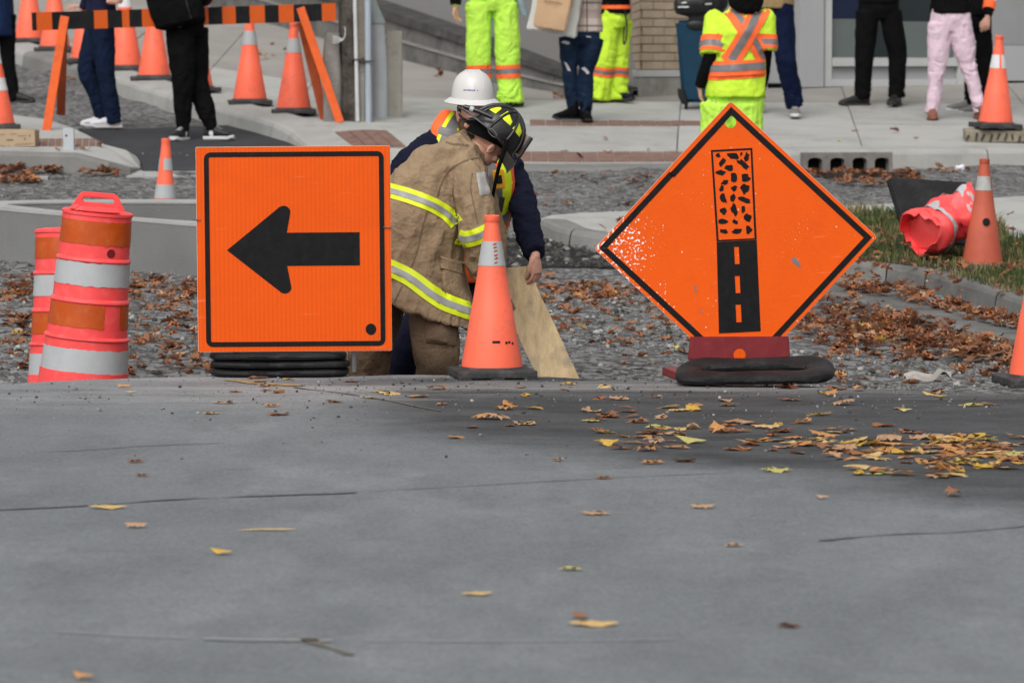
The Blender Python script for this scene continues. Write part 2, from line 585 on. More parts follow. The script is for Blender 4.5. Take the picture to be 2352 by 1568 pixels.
mat('hivis_orange', (0.95, 0.14, 0.03), 0.65, 0.06, 8.0)
mat('reflect_grey', (0.17, 0.165, 0.165), 0.4, 0.12, 14.0)
mat('patch_grey', (0.40, 0.39, 0.38), 0.8, 0.15, 18.0, spots=((0.25, 0.24, 0.23), 0.5, 24))
mat('navy', (0.008, 0.0095, 0.023), 0.85, 0.25, 8.0, 0.3, 60, spec=0.12)
mat('navy_sweater', (0.011, 0.012, 0.032), 0.9, 0.2, 8.0, 0.3, 60, spec=0.1)
mat('blue_coat', (0.010, 0.022, 0.065), 0.9, 0.15, 8.0, spec=0.1)
mat('denim', (0.0055, 0.012, 0.032), 0.85, 0.35, 7.0, 0.25, 90, spec=0.1)
mat('denim_blue', (0.0032, 0.007, 0.026), 0.85, 0.3, 6.0, 0.25, 90, spec=0.1, spots=((0.009, 0.018, 0.05), 0.4, 6.0))
mat('denim_ripped', (0.007, 0.016, 0.038), 0.85, 0.3, 6.0, 0.25, 90, spec=0.1, spots=((0.035, 0.06, 0.10), 0.45, 8.0))
mat('rip_white', (0.50, 0.47, 0.46), 0.9, 0.2, 40)
mat('black_cloth', (0.0045, 0.0045, 0.005), 0.9, 0.3, 8.0, 0.3, 60, spec=0.08)
mat('black_shiny', (0.011, 0.011, 0.012), 0.4, 0.2, 12.0, 0.1, 30)
mat('helmet_black', (0.014, 0.014, 0.015), 0.30, 0.3, 8.0, 0.05, 40, spec=0.5, spots=((0.035, 0.035, 0.035), 0.5, 9.0))
mat('visor', (0.16, 0.15, 0.14), 0.2, 0.1, 8.0, trans=0.35)
mat('hat_white', (0.60, 0.59, 0.575), 0.28, 0.04, 6.0, spec=0.5)
mat('ink_blue', (0.10, 0.14, 0.33), 0.6, 0.3, 40)
mat('shoe_white', (0.62, 0.62, 0.65), 0.7, 0.06, 9.0)
mat('sock_white', (0.66, 0.68, 0.74), 0.9, 0.06, 20)
mat('shoe_black', (0.013, 0.013, 0.014), 0.5, 0.3, 9.0)
mat('shoe_grey', (0.16, 0.155, 0.15), 0.8, 0.2, 12.0)
mat('shoe_brown', (0.20, 0.085, 0.06), 0.7, 0.2, 12.0)
mat('sole_light', (0.55, 0.54, 0.53), 0.7, 0.08, 9.0)
mat('sole_dark', (0.05, 0.045, 0.04), 0.7, 0.2, 9.0)
mat('pink_cloth', (0.62, 0.475, 0.545), 0.8, 0.06, 6.0, 0.25, 30)
mat('tan_jacket', (0.27, 0.19, 0.095), 0.85, 0.15, 8.0)
mat('maroon', (0.06, 0.008, 0.014), 0.85, 0.2, 8.0)
mat('bag_white', (0.56, 0.565, 0.53), 0.6, 0.06, 6.0)
mat('bag_brown', (0.47, 0.315, 0.19), 0.8, 0.08, 4.0, 0.2, 20)
mat('case_blue', (0.004, 0.034, 0.066), 0.6, 0.15, 7.0, 0.2, 90, spec=0.2)
mat('bottle', (0.35, 0.45, 0.52), 0.15, 0.1, 6.0, trans=0.5)
mat('monitor_yellow', (0.72, 0.36, 0.01), 0.5, 0.1, 12.0)
mat('lens_dark', (0.008, 0.008, 0.009), 0.1, 0.1, 8.0)
mat('white_paint', (0.62, 0.62, 0.62), 0.7, 0.1, 12.0)
# leaves, stones, grass
LEAF_MATS = ['leaf_brown', 'leaf_rust', 'leaf_tan', 'leaf_dark', 'leaf_orange', 'leaf_yellow', 'leaf_lime', 'leaf_gold']
for nm, c in zip(LEAF_MATS, [(0.36, 0.172, 0.10), (0.43, 0.18, 0.088), (0.58, 0.36, 0.225), (0.17, 0.066, 0.038),
                             (0.66, 0.33, 0.13), (0.72, 0.45, 0.09), (0.62, 0.56, 0.20), (0.80, 0.54, 0.24)]):
    m_ = mat(nm, c, 0.7, 0.30, 16.0, 0.2, 90, rnd=True)
    n_, l_ = m_.node_tree.nodes, m_.node_tree.links               # thin leaves let some light through
    tr_ = n_.new('ShaderNodeBsdfTranslucent'); tr_.inputs['Color'].default_value = (*c, 1); ms = n_.new('ShaderNodeMixShader'); ms.inputs['Fac'].default_value = 0.35
    l_.new(n_['Principled BSDF'].outputs[0], ms.inputs[1]); l_.new(tr_.outputs[0], ms.inputs[2]); l_.new(ms.outputs[0], n_['Material Output'].inputs['Surface'])
STONE_MATS = ['stone_grey', 'stone_pale', 'stone_dark', 'stone_mid']
for nm, c in zip(STONE_MATS, [(0.16, 0.157, 0.150), (0.34, 0.335, 0.32), (0.062, 0.059, 0.055), (0.21, 0.204, 0.193)]):
    mat(nm, c, 0.9, 0.2, 12.0)
GRASS_MATS = ['grass_green', 'grass_deep', 'grass_straw']
for nm, c in zip(GRASS_MATS, [(0.078, 0.105, 0.034), (0.042, 0.066, 0.024), (0.21, 0.175, 0.085)]):
    mat(nm, c, 0.8, 0.2, 5.0)


def road_material():
    m = bpy.data.materials.new('worn_asphalt'); m.use_nodes = True; MATS['worn_asphalt'] = m
    n, l = m.node_tree.nodes, m.node_tree.links
    b = n['Principled BSDF']; b.inputs['Roughness'].default_value = 0.9; b.inputs['Specular IOR Level'].default_value = 0.04
    tc = n.new('ShaderNodeTexCoord'); co = tc.outputs['Object']

    def nz(scale, sx=1, sy=1, det=6, rough=0.6):
        mp = n.new('ShaderNodeMapping'); mp.inputs['Scale'].default_value = (sx, sy, 1); l.new(co, mp.inputs['Vector'])
        t = n.new('ShaderNodeTexNoise'); t.inputs['Scale'].default_value = scale; t.inputs['Detail'].default_value = det; t.inputs['Roughness'].default_value = rough
        l.new(mp.outputs['Vector'], t.inputs['Vector']); return t.outputs['Fac']

    def ramp(v, p0, p1, c0=0.0, c1=1.0):
        r = n.new('ShaderNodeValToRGB'); r.color_ramp.elements[0].position = p0; r.color_ramp.elements[1].position = p1
        r.color_ramp.elements[0].color = (c0, c0, c0, 1); r.color_ramp.elements[1].color = (c1, c1, c1, 1)
        l.new(v, r.inputs['Fac']); return r.outputs['Color']

    def math_(op, a, bb):
        q = n.new('ShaderNodeMath'); q.operation = op
        for i, v in enumerate((a, bb)):
            if isinstance(v, (int, float)): q.inputs[i].default_value = v
            else: l.new(v, q.inputs[i])
        return q.outputs[0]

    def mix(f, a, bb):
        q = n.new('ShaderNodeMixRGB')
        for i, v in zip(('Fac', 'Color1', 'Color2'), (f, a, bb)):
            if isinstance(v, (int, float)): q.inputs[i].default_value = v
            elif isinstance(v, tuple): q.inputs[i].default_value = (*v, 1)
            else: l.new(v, q.inputs[i])
        return q.outputs['Color']

    sep = n.new('ShaderNodeSeparateXYZ'); l.new(co, sep.inputs[0]); X, Y = sep.outputs['X'], sep.outputs['Y']
    c = mix(ramp(nz(0.9, 1, 0.35), 0.3, 0.7), (0.176, 0.193, 0.205), (0.242, 0.261, 0.274))
    c = mix(ramp(nz(2.6, 1, 0.4, 8, 0.65), 0.46, 0.66, 0, 0.5), c, (0.145, 0.158, 0.168))
    c = mix(ramp(nz(1.7, 1, 0.5, 8, 0.6), 0.56, 0.70, 0, 0.55), c, (0.285, 0.30, 0.312))
    c = mix(ramp(nz(7, 1, 1), 0.52, 0.7, 0, 0.35), c, (0.155, 0.167, 0.177))
    # older, darker surfacing towards the far right with a ragged border
    wob = math_('MULTIPLY', math_('SUBTRACT', nz(1.1, 0.7, 0.7, 9, 0.65), 0.5), 2.6)
    edge = math_('ADD', math_('ADD', Y, wob), math_('MULTIPLY', X, 1.25))      # Y + 1.25 X
    dark = ramp(math_('DIVIDE', math_('SUBTRACT', edge, 16.75), 1.1), 0.0, 0.9)
    right = ramp(math_('ADD', math_('ADD', X, math_('MULTIPLY', wob, 0.45)), 0.95), 0.0, 0.6)
    dm = math_('MULTIPLY', dark, right)
    c = mix(math_('MULTIPLY', dm, 0.92), c, mix(ramp(nz(2.2, 0.8, 1.2, 8), 0.35, 0.65), (0.050, 0.053, 0.056), (0.098, 0.101, 0.105)))
    # pale grit carried onto the edge of the road by the digging, in streaks
    du = math_('MULTIPLY', ramp(nz(1.3, 0.4, 1.6, 9, 0.68), 0.42, 0.62), ramp(math_('DIVIDE', math_('SUBTRACT', math_('ADD', Y, math_('MULTIPLY', wob, 0.35)), math_('ADD', math_('MULTIPLY', right, 1.0), 18.3)), 1.8), 0.1, 0.9))
    c = mix(math_('MULTIPLY', du, 0.8), c, (0.37, 0.37, 0.365))
    sk = math_('MULTIPLY', ramp(nz(1.0, 0.22, 1.9, 9, 0.66), 0.54, 0.66), ramp(math_('DIVIDE', math_('SUBTRACT', math_('ADD', Y, math_('MULTIPLY', wob, 0.3)), 18.1), 2.0), 0.1, 0.8))
    c = mix(math_('MULTIPLY', sk, 0.75), c, (0.40, 0.40, 0.395))
    # aggregate
    v = n.new('ShaderNodeTexVoronoi'); v.inputs['Scale'].default_value = 90; l.new(co, v.inputs['Vector'])
    bw = n.new('ShaderNodeRGBToBW'); l.new(v.outputs['Color'], bw.inputs[0]); mv = n.new('ShaderNodeMixRGB'); mv.blend_type = 'MULTIPLY'; mv.inputs['Fac'].default_value = 0.34; l.new(c, mv.inputs['Color1']); l.new(bw.outputs[0], mv.inputs['Color2']); c = mv.outputs['Color']
    hs = n.new('ShaderNodeHueSaturation'); hs.inputs['Saturation'].default_value = 0.75; l.new(c, hs.inputs['Color'])
    l.new(hs.outputs['Color'], b.inputs['Base Color'])
    bp = n.new('ShaderNodeBump'); bp.inputs['Strength'].default_value = 0.25; bp.inputs['Distance'].default_value = 0.006
    l.new(nz(140), bp.inputs['Height']); l.new(bp.outputs['Normal'], b.inputs['Normal'])


road_material()


def gravel_material():
    m = mat('gravel_bed', (0.135, 0.133, 0.127), 0.95, 0.35, 3.0, 1.0, 45, spots=((0.055, 0.055, 0.056), 0.8, 1.3))
    n, l = m.node_tree.nodes, m.node_tree.links
    b = n['Principled BSDF']
    src = b.inputs['Base Color'].links[0].from_socket
    tc = n.new('ShaderNodeTexCoord')
    v = n.new('ShaderNodeTexVoronoi'); v.inputs['Scale'].default_value = 26; l.new(tc.outputs['Object'], v.inputs['Vector'])
    r = n.new('ShaderNodeValToRGB'); r.color_ramp.elements[0].position = 0.35; r.color_ramp.elements[1].position = 0.9
    r.color_ramp.elements[0].color = (0.06, 0.06, 0.062, 1); r.color_ramp.elements[1].color = (0.33, 0.33, 0.33, 1)
    sp = n.new('ShaderNodeSeparateColor'); l.new(v.outputs['Color'], sp.inputs[0]); l.new(sp.outputs[0], r.inputs['Fac'])
    mx = n.new('ShaderNodeMixRGB'); mx.inputs['Fac'].default_value = 0.55
    l.new(src, mx.inputs['Color1']); l.new(r.outputs['Color'], mx.inputs['Color2']); l.new(mx.outputs['Color'], b.inputs['Base Color'])


gravel_material()

# ------------------------------------------------------------------ ground
bm = bmesh.new()
vs = [bm.verts.new((x, y, PA - 0.85 + PB * y + PC * x)) for x, y in ((-150, -60), (150, -60), (150, 260), (-150, 260))]
bm.faces.new(vs)
struct('ground', bm, 'soil')


def grid_sheet(X, Y, Zf):
    """X (columns) x Y (rows, per column) sheet"""
    nx, ny = X.shape
    Z = Zf(X, Y)
    verts = np.stack([X, Y, Z], -1).reshape(-1, 3)
    i = np.arange(nx - 1)[:, None] * ny + np.arange(ny - 1)[None, :]
    f = np.stack([i, i + ny, i + ny + 1, i + 1], -1).reshape(-1, 4)
    return verts, f.ravel()


# asphalt road with its broken far edge
edge_px = [(-900, 925), (-300, 897), (0, 883), (200, 872), (450, 863), (700, 859), (1100, 862), (1400, 870), (1700, 882), (2000, 892), (2352, 905), (2700, 915), (3600, 930)]
edge = [GA(*p) for p in edge_px]
ex_, ey_ = np.array([p.x for p in edge]), np.array([p.y for p in edge])
def road_edge(X): return np.interp(X, ex_, ey_)
xs = np.concatenate([[-30, -15], np.linspace(-6.0, 6.0, 481), [15, 30]])
jag = np.array([noise.noise(V((x * 3.1, 5.2, 0))) * 0.10 + noise.noise(V((x * 14, 1.2, 0))) * 0.045 for x in xs])
er = road_edge(xs) + jag
rows = np.concatenate([np.linspace(-20, 16, 20), [18, 19.2]])
XX = np.repeat(xs[:, None], len(rows) + 6, 1)
YY = np.concatenate([np.repeat(rows[None], len(xs), 0), er[:, None] + np.array([-0.4, -0.15, -0.05, -0.015, 0.0, 0.03])[None]], 1)
def road_z(X, Y):
    Z = np.zeros_like(X)
    Z[:, -2] = -0.012; Z[:, -1] = -0.14
    return Z
vv, ff = grid_sheet(XX, YY, road_z)
struct('road', mesh_raw('road', vv, ff, 4, ['worn_asphalt']), None)


def road_ribbon(name, px, w, material, z=0.004, wob=0.3):
    pts = smooth_path([GA(*p) for p in px], None, 8)
    bm = bmesh.new(); prev = None
    for i, p in enumerate(pts):
        t = (pts[min(i + 1, len(pts) - 1)] - pts[max(i - 1, 0)]).normalized()
        s = V((-t.y, t.x, 0))
        k = w * (1 + wob * noise.noise(p * 5)) * (0.25 if i in (0, len(pts) - 1) else 1)
        o_ = s * noise.noise(p * 3 + V((9, 0, 0))) * w * 0.8
        a, b = bm.verts.new((p.x + s.x * k / 2 + o_.x, p.y + s.y * k / 2 + o_.y, z)), bm.verts.new((p.x - s.x * k / 2 + o_.x, p.y - s.y * k / 2 + o_.y, z))
        if prev: bm.faces.new((prev[0], prev[1], b, a))
        prev = (a, b)
    return struct(name, bm, material)


road_ribbon('road_crack', [(-60, 1176), (200, 1160), (420, 1147), (640, 1138), (820, 1131)], 0.036, 'tar', wob=1.1)
road_ribbon('road_crack', [(840, 1130), (1100, 1115), (1400, 1098), (1700, 1085)], 0.010, 'tar', wob=1.3)
road_ribbon('road_crack', [(40, 1040), (200, 1034), (340, 1024), (520, 1018)], 0.012, 'tar', wob=1.3)
road_ribbon('road_crack', [(1880, 1243), (2060, 1228), (2200, 1222), (2400, 1205)], 0.018, 'tar', wob=1.2)
road_ribbon('road_crack', [(698, 1466), (722, 1476), (752, 1488), (800, 1506)], 0.04, 'stain', wob=1.4)
road_ribbon('road_scrape', [(465, 1468), (560, 1471), (680, 1472), (765, 1473)], 0.03, 'scrape')
road_ribbon('road_scrape', [(120, 1452), (300, 1462), (440, 1467)], 0.012, 'scrape')
road_ribbon('road_scrape', [(820, 1473), (1200, 1474), (1560, 1470)], 0.010, 'scrape')
road_ribbon('paint_trace', [(520, 874), (570, 878), (620, 882), (660, 888)], 0.11, 'old_yellow_paint', wob=0.9)
road_ribbon('road_crack', [(670, 890), (790, 905), (900, 922), (1010, 945)], 0.02, 'stain', wob=0.9)

# gravel bed of the dug up street
gx = np.linspace(-9, 10, 200); gy = np.concatenate([np.arange(19.3, 26, 0.09), np.arange(26, 53, 0.22)])
GXX, GYY = np.meshgrid(gx, gy, indexing='ij')
def gz(X, Y):
    Z = gravel_z(X, Y)
    nzv = np.array([noise.noise(V((x * 1.3, y * 1.3, 0))) * 0.03 + noise.noise(V((x * 5, y * 5, 3))) * 0.016 for x, y in zip(X.ravel(), Y.ravel())]).reshape(X.shape)
    nzv *= sstep(20.8, 21.6, Y)
    Z = Z + nzv
    below = Y < road_edge(X) + 0.02
    return np.where(below, np.minimum(Z, -0.03), Z)
vv, ff = grid_sheet(GXX, GYY, gz)
struct('gravel_bed', mesh_raw('gravel_bed', vv, ff, 4, ['gravel_bed'], smooth=True), None)

# ---- far pavement: front (kerb) line in plan, ramped down in the middle
kerb_px = [(34, 115), (180, 155), (408, 225), (588, 271), (661, 292), (754, 334)]
KL = [(-9.2, 52.5)] + [(GS(*p).x, GS(*p).y) for p in kerb_px] + [(-1.30, 34.55), (-0.6, 34.62), (0.6, 34.85), (1.8, 35.25)] + [(GS(x, y).x, GS(x, y).y) for x, y in ((1820, 347), (2100, 345), (2352, 343), (2700, 342))] + [(10.5, 37.9)]
kx, ky = np.array([p[0] for p in KL]), np.array([p[1] for p in KL])
def kerb_y(X): return np.interp(X, kx, ky)
def ramp_drop(X, Y):
    X, Y = np.asarray(X, float), np.asarray(Y, float)
    w = sstep(-2.2, -1.5, X) * (1 - sstep(1.75, 2.35, X))
    t = 1 - np.clip((Y - kerb_y(X)) / 2.0, 0, 1)
    return 0.135 * w * t * t * (3 - 2 * t) ** 1
def pave_z(X, Y): return PA + PB * np.asarray(Y) + PC * np.asarray(X) - ramp_drop(X, Y)


def pave_patch(x0, x1, v0, v1, back=None, nx=14, nv=8, lift=0.0):
    """a patch of the pavement between two columns; v = metres behind the kerb line"""
    X = np.repeat(np.linspace(x0, x1, nx)[:, None], nv, 1)
    Yv = np.linspace(v0, v1, nv)[None]
    Y = kerb_y(X) * np.clip(1 - Yv / 14, 0, 1) + np.clip(Yv / 14, 0, 1) * 36.0 + Yv
    return X, Y


def skirted(X, Y, zf, depth):
    nx, ny = X.shape
    Z = zf(X, Y)
    bm = bmesh.new()
    g = [[bm.verts.new((X[i, j], Y[i, j], Z[i, j])) for j in range(ny)] for i in range(nx)]
    for i in range(nx - 1):
        for j in range(ny - 1): bm.faces.new((g[i][j], g[i + 1][j], g[i + 1][j + 1], g[i][j + 1]))
    ex = bmesh.ops.extrude_edge_only(bm, edges=[e for e in bm.edges if len(e.link_faces) == 1])
    for q in ex['geom']:
        if isinstance(q, bmesh.types.BMVert): q.co.z -= depth
    return bm


X, Y = pave_patch(-9.2, 10.5, 0.30, 26, nx=110, nv=16)
pave = struct('pavement', skirted(X, Y, lambda a, b: pave_z(a, b) - 0.012, 0.3), 'concrete_kerb')
cols = [-9.2, -7.2, -5.6, -4.2, -3.1, -2.0, -0.2, 1.55, 3.18, 4.95, 6.8, 8.6, 10.5]
vrow = [0.30, 2.35, 4.6, 7.0, 9.6, 13.0, 18.0, 25.9]
for i in range(len(cols) - 1):
    for j in range(len(vrow) - 1):
        X, Y = pave_patch(cols[i] + 0.006, cols[i + 1] - 0.006, vrow[j] + 0.007, vrow[j + 1] - 0.007, nx=12, nv=7)
        X = X + (Y - 38) * 0.05 * (1 if i > 5 else 0)            # the joints run slightly askew
        lift = random.uniform(-0.003, 0.003)
        o = obj('slab', skirted(X, Y, lambda a, b: pave_z(a, b) + lift, 0.02), ('concrete_new' if (i + j) % 3 else 'concrete') if j < 2 else 'concrete_old', pave)
# kerb stones
kerb = struct('kerb', box((0, 60, -1), (0.2, 0.2, 0.2)), 'concrete_kerb')     # buried block that holds the kerb segments together
kcum = [V((x, y, 0)) for x, y in KL]
kpath = []
for a, b in zip(kcum[:-1], kcum[1:]):
    m_ = max(1, int((b - a).length / 0.3))
    for q in range(m_): kpath.append(a.lerp(b, q / m_))
kpath.append(kcum[-1])
seg, start = 8, 0
while start < len(kpath) - 1:
    part = kpath[start:start + seg + 1]
    if len(part) < 2: break
    bm = bmesh.new(); prev = None
    for i, p in enumerate(part):
        gi = start + i
        t = (kpath[min(gi + 1, len(kpath) - 1)] - kpath[max(gi - 1, 0)]).normalized()
        nn = V((-t.y, t.x, 0))                                   # towards the pavement
        q = p + t * (0.004 if i == 0 else -0.004 if i == len(part) - 1 else 0)
        z = float(pave_z(p.x, p.y + 0.0)) + 0.004
        zs = PA - 0.15 + PB * p.y + PC * p.x - 0.12
        sec = [q + nn * 0.36 + V((0, 0, z - 0.004 + 0.36 * PB)), q + nn * 0.05 + V((0, 0, z + 0.05 * PB)), q + nn * 0.018 + V((0, 0, z - 0.012)), q + V((0, 0, z - 0.04)), q - nn * 0.035 + V((0, 0, zs))]
        row = [bm.verts.new(v) for v in sec]
        if prev:
            for k in range(4): bm.faces.new((prev[k], row[k], row[k + 1], prev[k + 1]))
        prev = row
    obj('kerb_segment', bm, 'concrete' if (start // seg) % 4 else 'concrete_kerb', kerb)
    start += seg
# pavers let into the pavement
def paver_band(x0, x1, v0, nrow, wx=0.115, wy=0.24, skew=0.0, lift=0.008, parent=pave):
    x = x0
    n_ = 0
    while x < x1:
        for r in range(nrow):
            Xp, Yp = pave_patch(x + 0.004, x + wx - 0.004, v0 + r * wy + 0.005, v0 + (r + 1) * wy - 0.005, nx=2, nv=2)
            Xp = Xp + (Yp - kerb_y(Xp)) * skew
            dz = lift + random.uniform(-0.002, 0.003)
            obj('brick', skirted(Xp, Yp, lambda a, b: pave_z(a, b) + dz, 0.03), 'brick_paver', parent)
            n_ += 1
        x += wx
    return n_
nb = paver_band(-1.60, -0.78, 0.85, 3, skew=-0.25) + paver_band(-0.78, 0.05, 1.15, 1, wy=0.34)
nb += paver_band(0.16, 1.62, 2.2, 1, wx=0.145, wy=0.42)
nb += paver_band(0.02, 2.0, 0.37, 1, wx=0.145, wy=0.40, lift=0.009)

# corner pavement at the lower left
def lowered(x, y, k): return GP(x, y, PA - 0.15 * k + 0.0, PB, PC)
cp = [GS(-500, 258), GS(0, 262), GS(45, 266), GS(100, 273), GS(157, 290), GS(200, 310), GS(239, 332), lowered(290, 345, 0.3), lowered(312, 358, 0.75), lowered(322, 372, 0.95), lowered(322, 386, 0.97), lowered(300, 384, 0.8), lowered(250, 371, 0.4), GS(176, 352), GS(90, 350), GS(0, 348), GS(-500, 340)]
corner = struct('corner_pavement', poly_sheet(cp, 0.24), 'concrete_new')
# its bevelled kerb face and paver strip
kf = [GS(-500, 342, 0.002), GS(0, 349, 0.002), GS(90, 351, 0.002), GS(176, 353, 0.002), lowered(250, 372, 0.39), lowered(300, 385, 0.79), lowered(322, 387, 0.96)]
bm = bmesh.new(); prev = None
for p in kf:
    zb = PA - 0.15 + PB * p.y + PC * p.x - 0.05
    row = [bm.verts.new(p + V((0, 0.06, 0.006))), bm.verts.new(p + V((0, -0.012, -0.004))), bm.verts.new(p + V((0, -0.03, -0.03))), bm.verts.new(V((p.x, p.y - 0.05, zb)))]
    if prev:
        for k in range(3): bm.faces.new((prev[k], row[k], row[k + 1], prev[k + 1]))
    prev = row
obj('kerb_face', bm, 'concrete_kerb', corner)
for i in range(17):
    x0 = -30 + i * 15.6
    ps = [GS(x0 + 1, 337), GS(x0 + 14.6, 336.5), GS(x0 + 15.6, 319.5), GS(x0 + 2, 320)]
    if x0 > 205: ps[2] = GS(x0 + 9, 326); ps[3] = GS(x0 + 2, 323)
    obj('brick', poly_sheet([p + V((0, 0, 0.006)) for p in ps], 0.02), 'brick_paver', corner)
# flush concrete strip in front of the new asphalt, then a lower strip at far left
struct('flush_kerb', poly_sheet([GR(322, 392, 0.012), GR(840, 390, 0.012), GR(840, 404, 0.012), GR(290, 405, 0.012)], 0.1), 'concrete_rim')
struct('gutter_strip', poly_sheet([GR(-500, 395, 0.014), GR(0, 402, 0.014), GR(110, 404, 0.014), GR(110, 408, 0.014), GR(0, 407, 0.014), GR(-500, 400, 0.014)], 0.1), 'concrete_rim')
# new asphalt between the kerbs
na = [(180, 296), (300, 296), (420, 291), (560, 286), (650, 284), (668, 296), (700, 314), (750, 340), (800, 372), (838, 389), (560, 391), (327, 391), (327, 380), (318, 360), (300, 348), (240, 334), (205, 312)]
struct('asphalt_patch', poly_sheet([GR(x, y, 0.02) for x, y in na], 0.06), 'new_asphalt')

# ---- raised concrete ring at the left
def GT(x, y): return GP(x, y, PA - 0.15 + 0.35, PB, PC)
outer = [(-150, 472), (-90, 476), (0, 479), (60, 485), (200, 496), (330, 506), (450, 516), (600, 525), (720, 530), (775, 522), (790, 505), (770, 485), (720, 470), (600, 463), (450, 461), (250, 461), (60, 463), (0, 465), (-90, 468)]
inner = [(14, 473), (60, 478), (140, 487), (300, 501), (450, 511), (600, 518), (700, 521), (735, 512), (730, 497), (700, 481), (600, 472), (450, 468), (250, 467.5), (100, 468), (40, 470)]
oo = smooth_path([GT(*p) for p in outer + outer[:1]], None, 4)[:-1]; ii = smooth_path([GT(*p) for p in inner + inner[:1]], None, 4)[:-1]
bm = bmesh.new()
ov, iv = [bm.verts.new(p) for p in oo], [bm.verts.new(p) for p in ii]
eds = [bm.edges.new((l_[i], l_[(i + 1) % len(l_)])) for l_ in (ov, iv) for i in range(len(l_))]
bmesh.ops.triangle_fill(bm, use_beauty=True, use_dissolve=False, edges=eds)
ex = bmesh.ops.extrude_edge_only(bm, edges=eds)
for q in ex['geom']:
    if isinstance(q, bmesh.types.BMVert): q.co.z -= 0.5
bmesh.ops.recalc_face_normals(bm, faces=bm.faces)
ring = struct('concrete_ring', bm, 'concrete_ring')
bm = bmesh.new()
o2, i2 = [bm.verts.new(p + V((0, -0.004, 0.010))) for p in oo], [bm.verts.new(p + V((0, 0, 0.010))) for p in ii]
eds = [bm.edges.new((l_[i], l_[(i + 1) % len(l_)])) for l_ in (o2, i2) for i in range(len(l_))]
bmesh.ops.triangle_fill(bm, use_beauty=True, use_dissolve=False, edges=eds)
ex = bmesh.ops.extrude_edge_only(bm, edges=eds)
for q in ex['geom']:
    if isinstance(q, bmesh.types.BMVert): q.co.z -= 0.022
obj('rim', bm, 'concrete_rim', ring)
obj('gravel_fill', poly_sheet([p - V((0, 0, 0.26)) for p in ii]), 'gravel_bed', ring)

# ---- grassed island at the right with its kerb and concrete nose
def GI(x, y, up=0.0): return GP(x, y, PA - 0.15 + 0.14 + up, PB, PC)
front = [(1241, 503), (1262, 512), (1294, 524), (1400, 541), (1550, 559), (1700, 575), (1850, 588), (1970, 600), (2060, 610), (2131, 623), (2240, 652), (2352, 688), (2500, 735), (2750, 820)]
back = [(2750, 438), (2352, 450), (2200, 459), (2078, 466), (1951, 472), (1700, 479), (1500, 483), (1406, 486), (1330, 489), (1266, 494)]
island = struct('island', poly_sheet([GI(x, y, -0.012) for x, y in front + back], 0.3), 'concrete_new')
fp = smooth_path([GI(*p) for p in front], None, 4)
nseg = [0, 9, 20, 31, 36, 42, 48, len(fp) - 1]
for a, b in zip(nseg[:-1], nseg[1:]):
    bm = bmesh.new(); prev = None
    for i in range(a, b + 1):
        p = fp[i]; t = (fp[min(i + 1, len(fp) - 1)] - fp[max(i - 1, 0)]).normalized(); nn = V((-t.y, t.x, 0)).normalized()
        q = p + t * (0.006 if i == a else -0.006 if i == b else 0)
        zb = PA - 0.15 + PB * p.y + PC * p.x - 0.10
        sec = [q + nn * 0.20 + V((0, 0, -0.004)), q + nn * 0.03 + V((0, 0, 0.004)), q + V((0, 0, -0.008)), q - nn * 0.015 + V((0, 0, -0.035)), V((q.x - nn.x * 0.05, q.y - nn.y * 0.05, zb))]
        row = [bm.verts.new(v) for v in sec]
        if prev:
            for k in range(4): bm.faces.new((prev[k], row[k], row[k + 1], prev[k + 1]))
        prev = row
    obj('kerb_segment', bm, 'kerb_dark' if a >= 31 else 'concrete_kerb', island)
grass_px = [(1700, 583), (1850, 588), (1965, 594), (2050, 606), (2131, 620), (2240, 650), (2352, 684), (2750, 800), (2750, 575), (2420, 556), (2352, 549), (2318, 540), (2300, 510), (2250, 492), (2078, 489), (1951, 480), (1800, 484), (1700, 500), (1650, 540)]
struct('island_soil', poly_sheet([GI(x, y, -0.002) for x, y in grass_px], 0.0), 'soil')
# stepped nose and old gutter stones in front of the island
struct('gutter_step', poly_sheet([GR(1306, 548, 0.05), GR(1340, 549, 0.05), GR(1500, 575, 0.05), GR(1640, 600, 0.05), GR(1640, 618, 0.05), GR(1480, 596, 0.05), GR(1390, 576, 0.05), GR(1322, 560, 0.05)], 0.2), 'concrete_kerb')
gut = struct('gutter', box((3.2, 27.3, -0.6), (0.3, 0.3, 0.3)), 'concrete_kerb')
gpx = [(1700, 632), (1780, 644), (1905, 668), (1990, 690), (2085, 712), (2110, 726), (2220, 752), (2300, 766), (2400, 790), (2560, 830), (2750, 880)]
gp_ = [GR(x, y, 0.075) for x, y in gpx]
for a, b in ((0, 2), (2, 4), (4, 5), (5, 7), (7, 9), (9, 10)):
    bm = bmesh.new(); prev = None
    for i in range(a, b + 1):
        p = gp_[i]; t = (gp_[min(i + 1, len(gp_) - 1)] - gp_[max(i - 1, 0)]).normalized(); nn = V((-t.y, t.x, 0)).normalized()
        q = p + t * (0.008 if i == a else -0.008 if i == b else 0)
        sec = [q + nn * 0.34 + V((0, 0, -0.01)), q + nn * 0.02, q - nn * 0.01 + V((0, 0, -0.02)), q - nn * 0.03 + V((0, 0, -0.2))]
        row = [bm.verts.new(v + V((0, 0, noise.noise(v * 3) * 0.012))) for v in sec]
        if prev:
            for k in range(3): bm.faces.new((prev[k], row[k], row[k + 1], prev[k + 1]))
        prev = row
    obj('gutter_stone', bm, 'kerb_dark', gut)
# dark new asphalt fill in the trench beside the workers
struct('asphalt_fill', poly_sheet([GR(x, y, 0.028) for x, y in ((1130, 548), (1240, 545), (1290, 560), (1340, 575), (1420, 590), (1520, 606), (1400, 610), (1255, 612), (1130, 612))], 0.05), 'fill_dark')

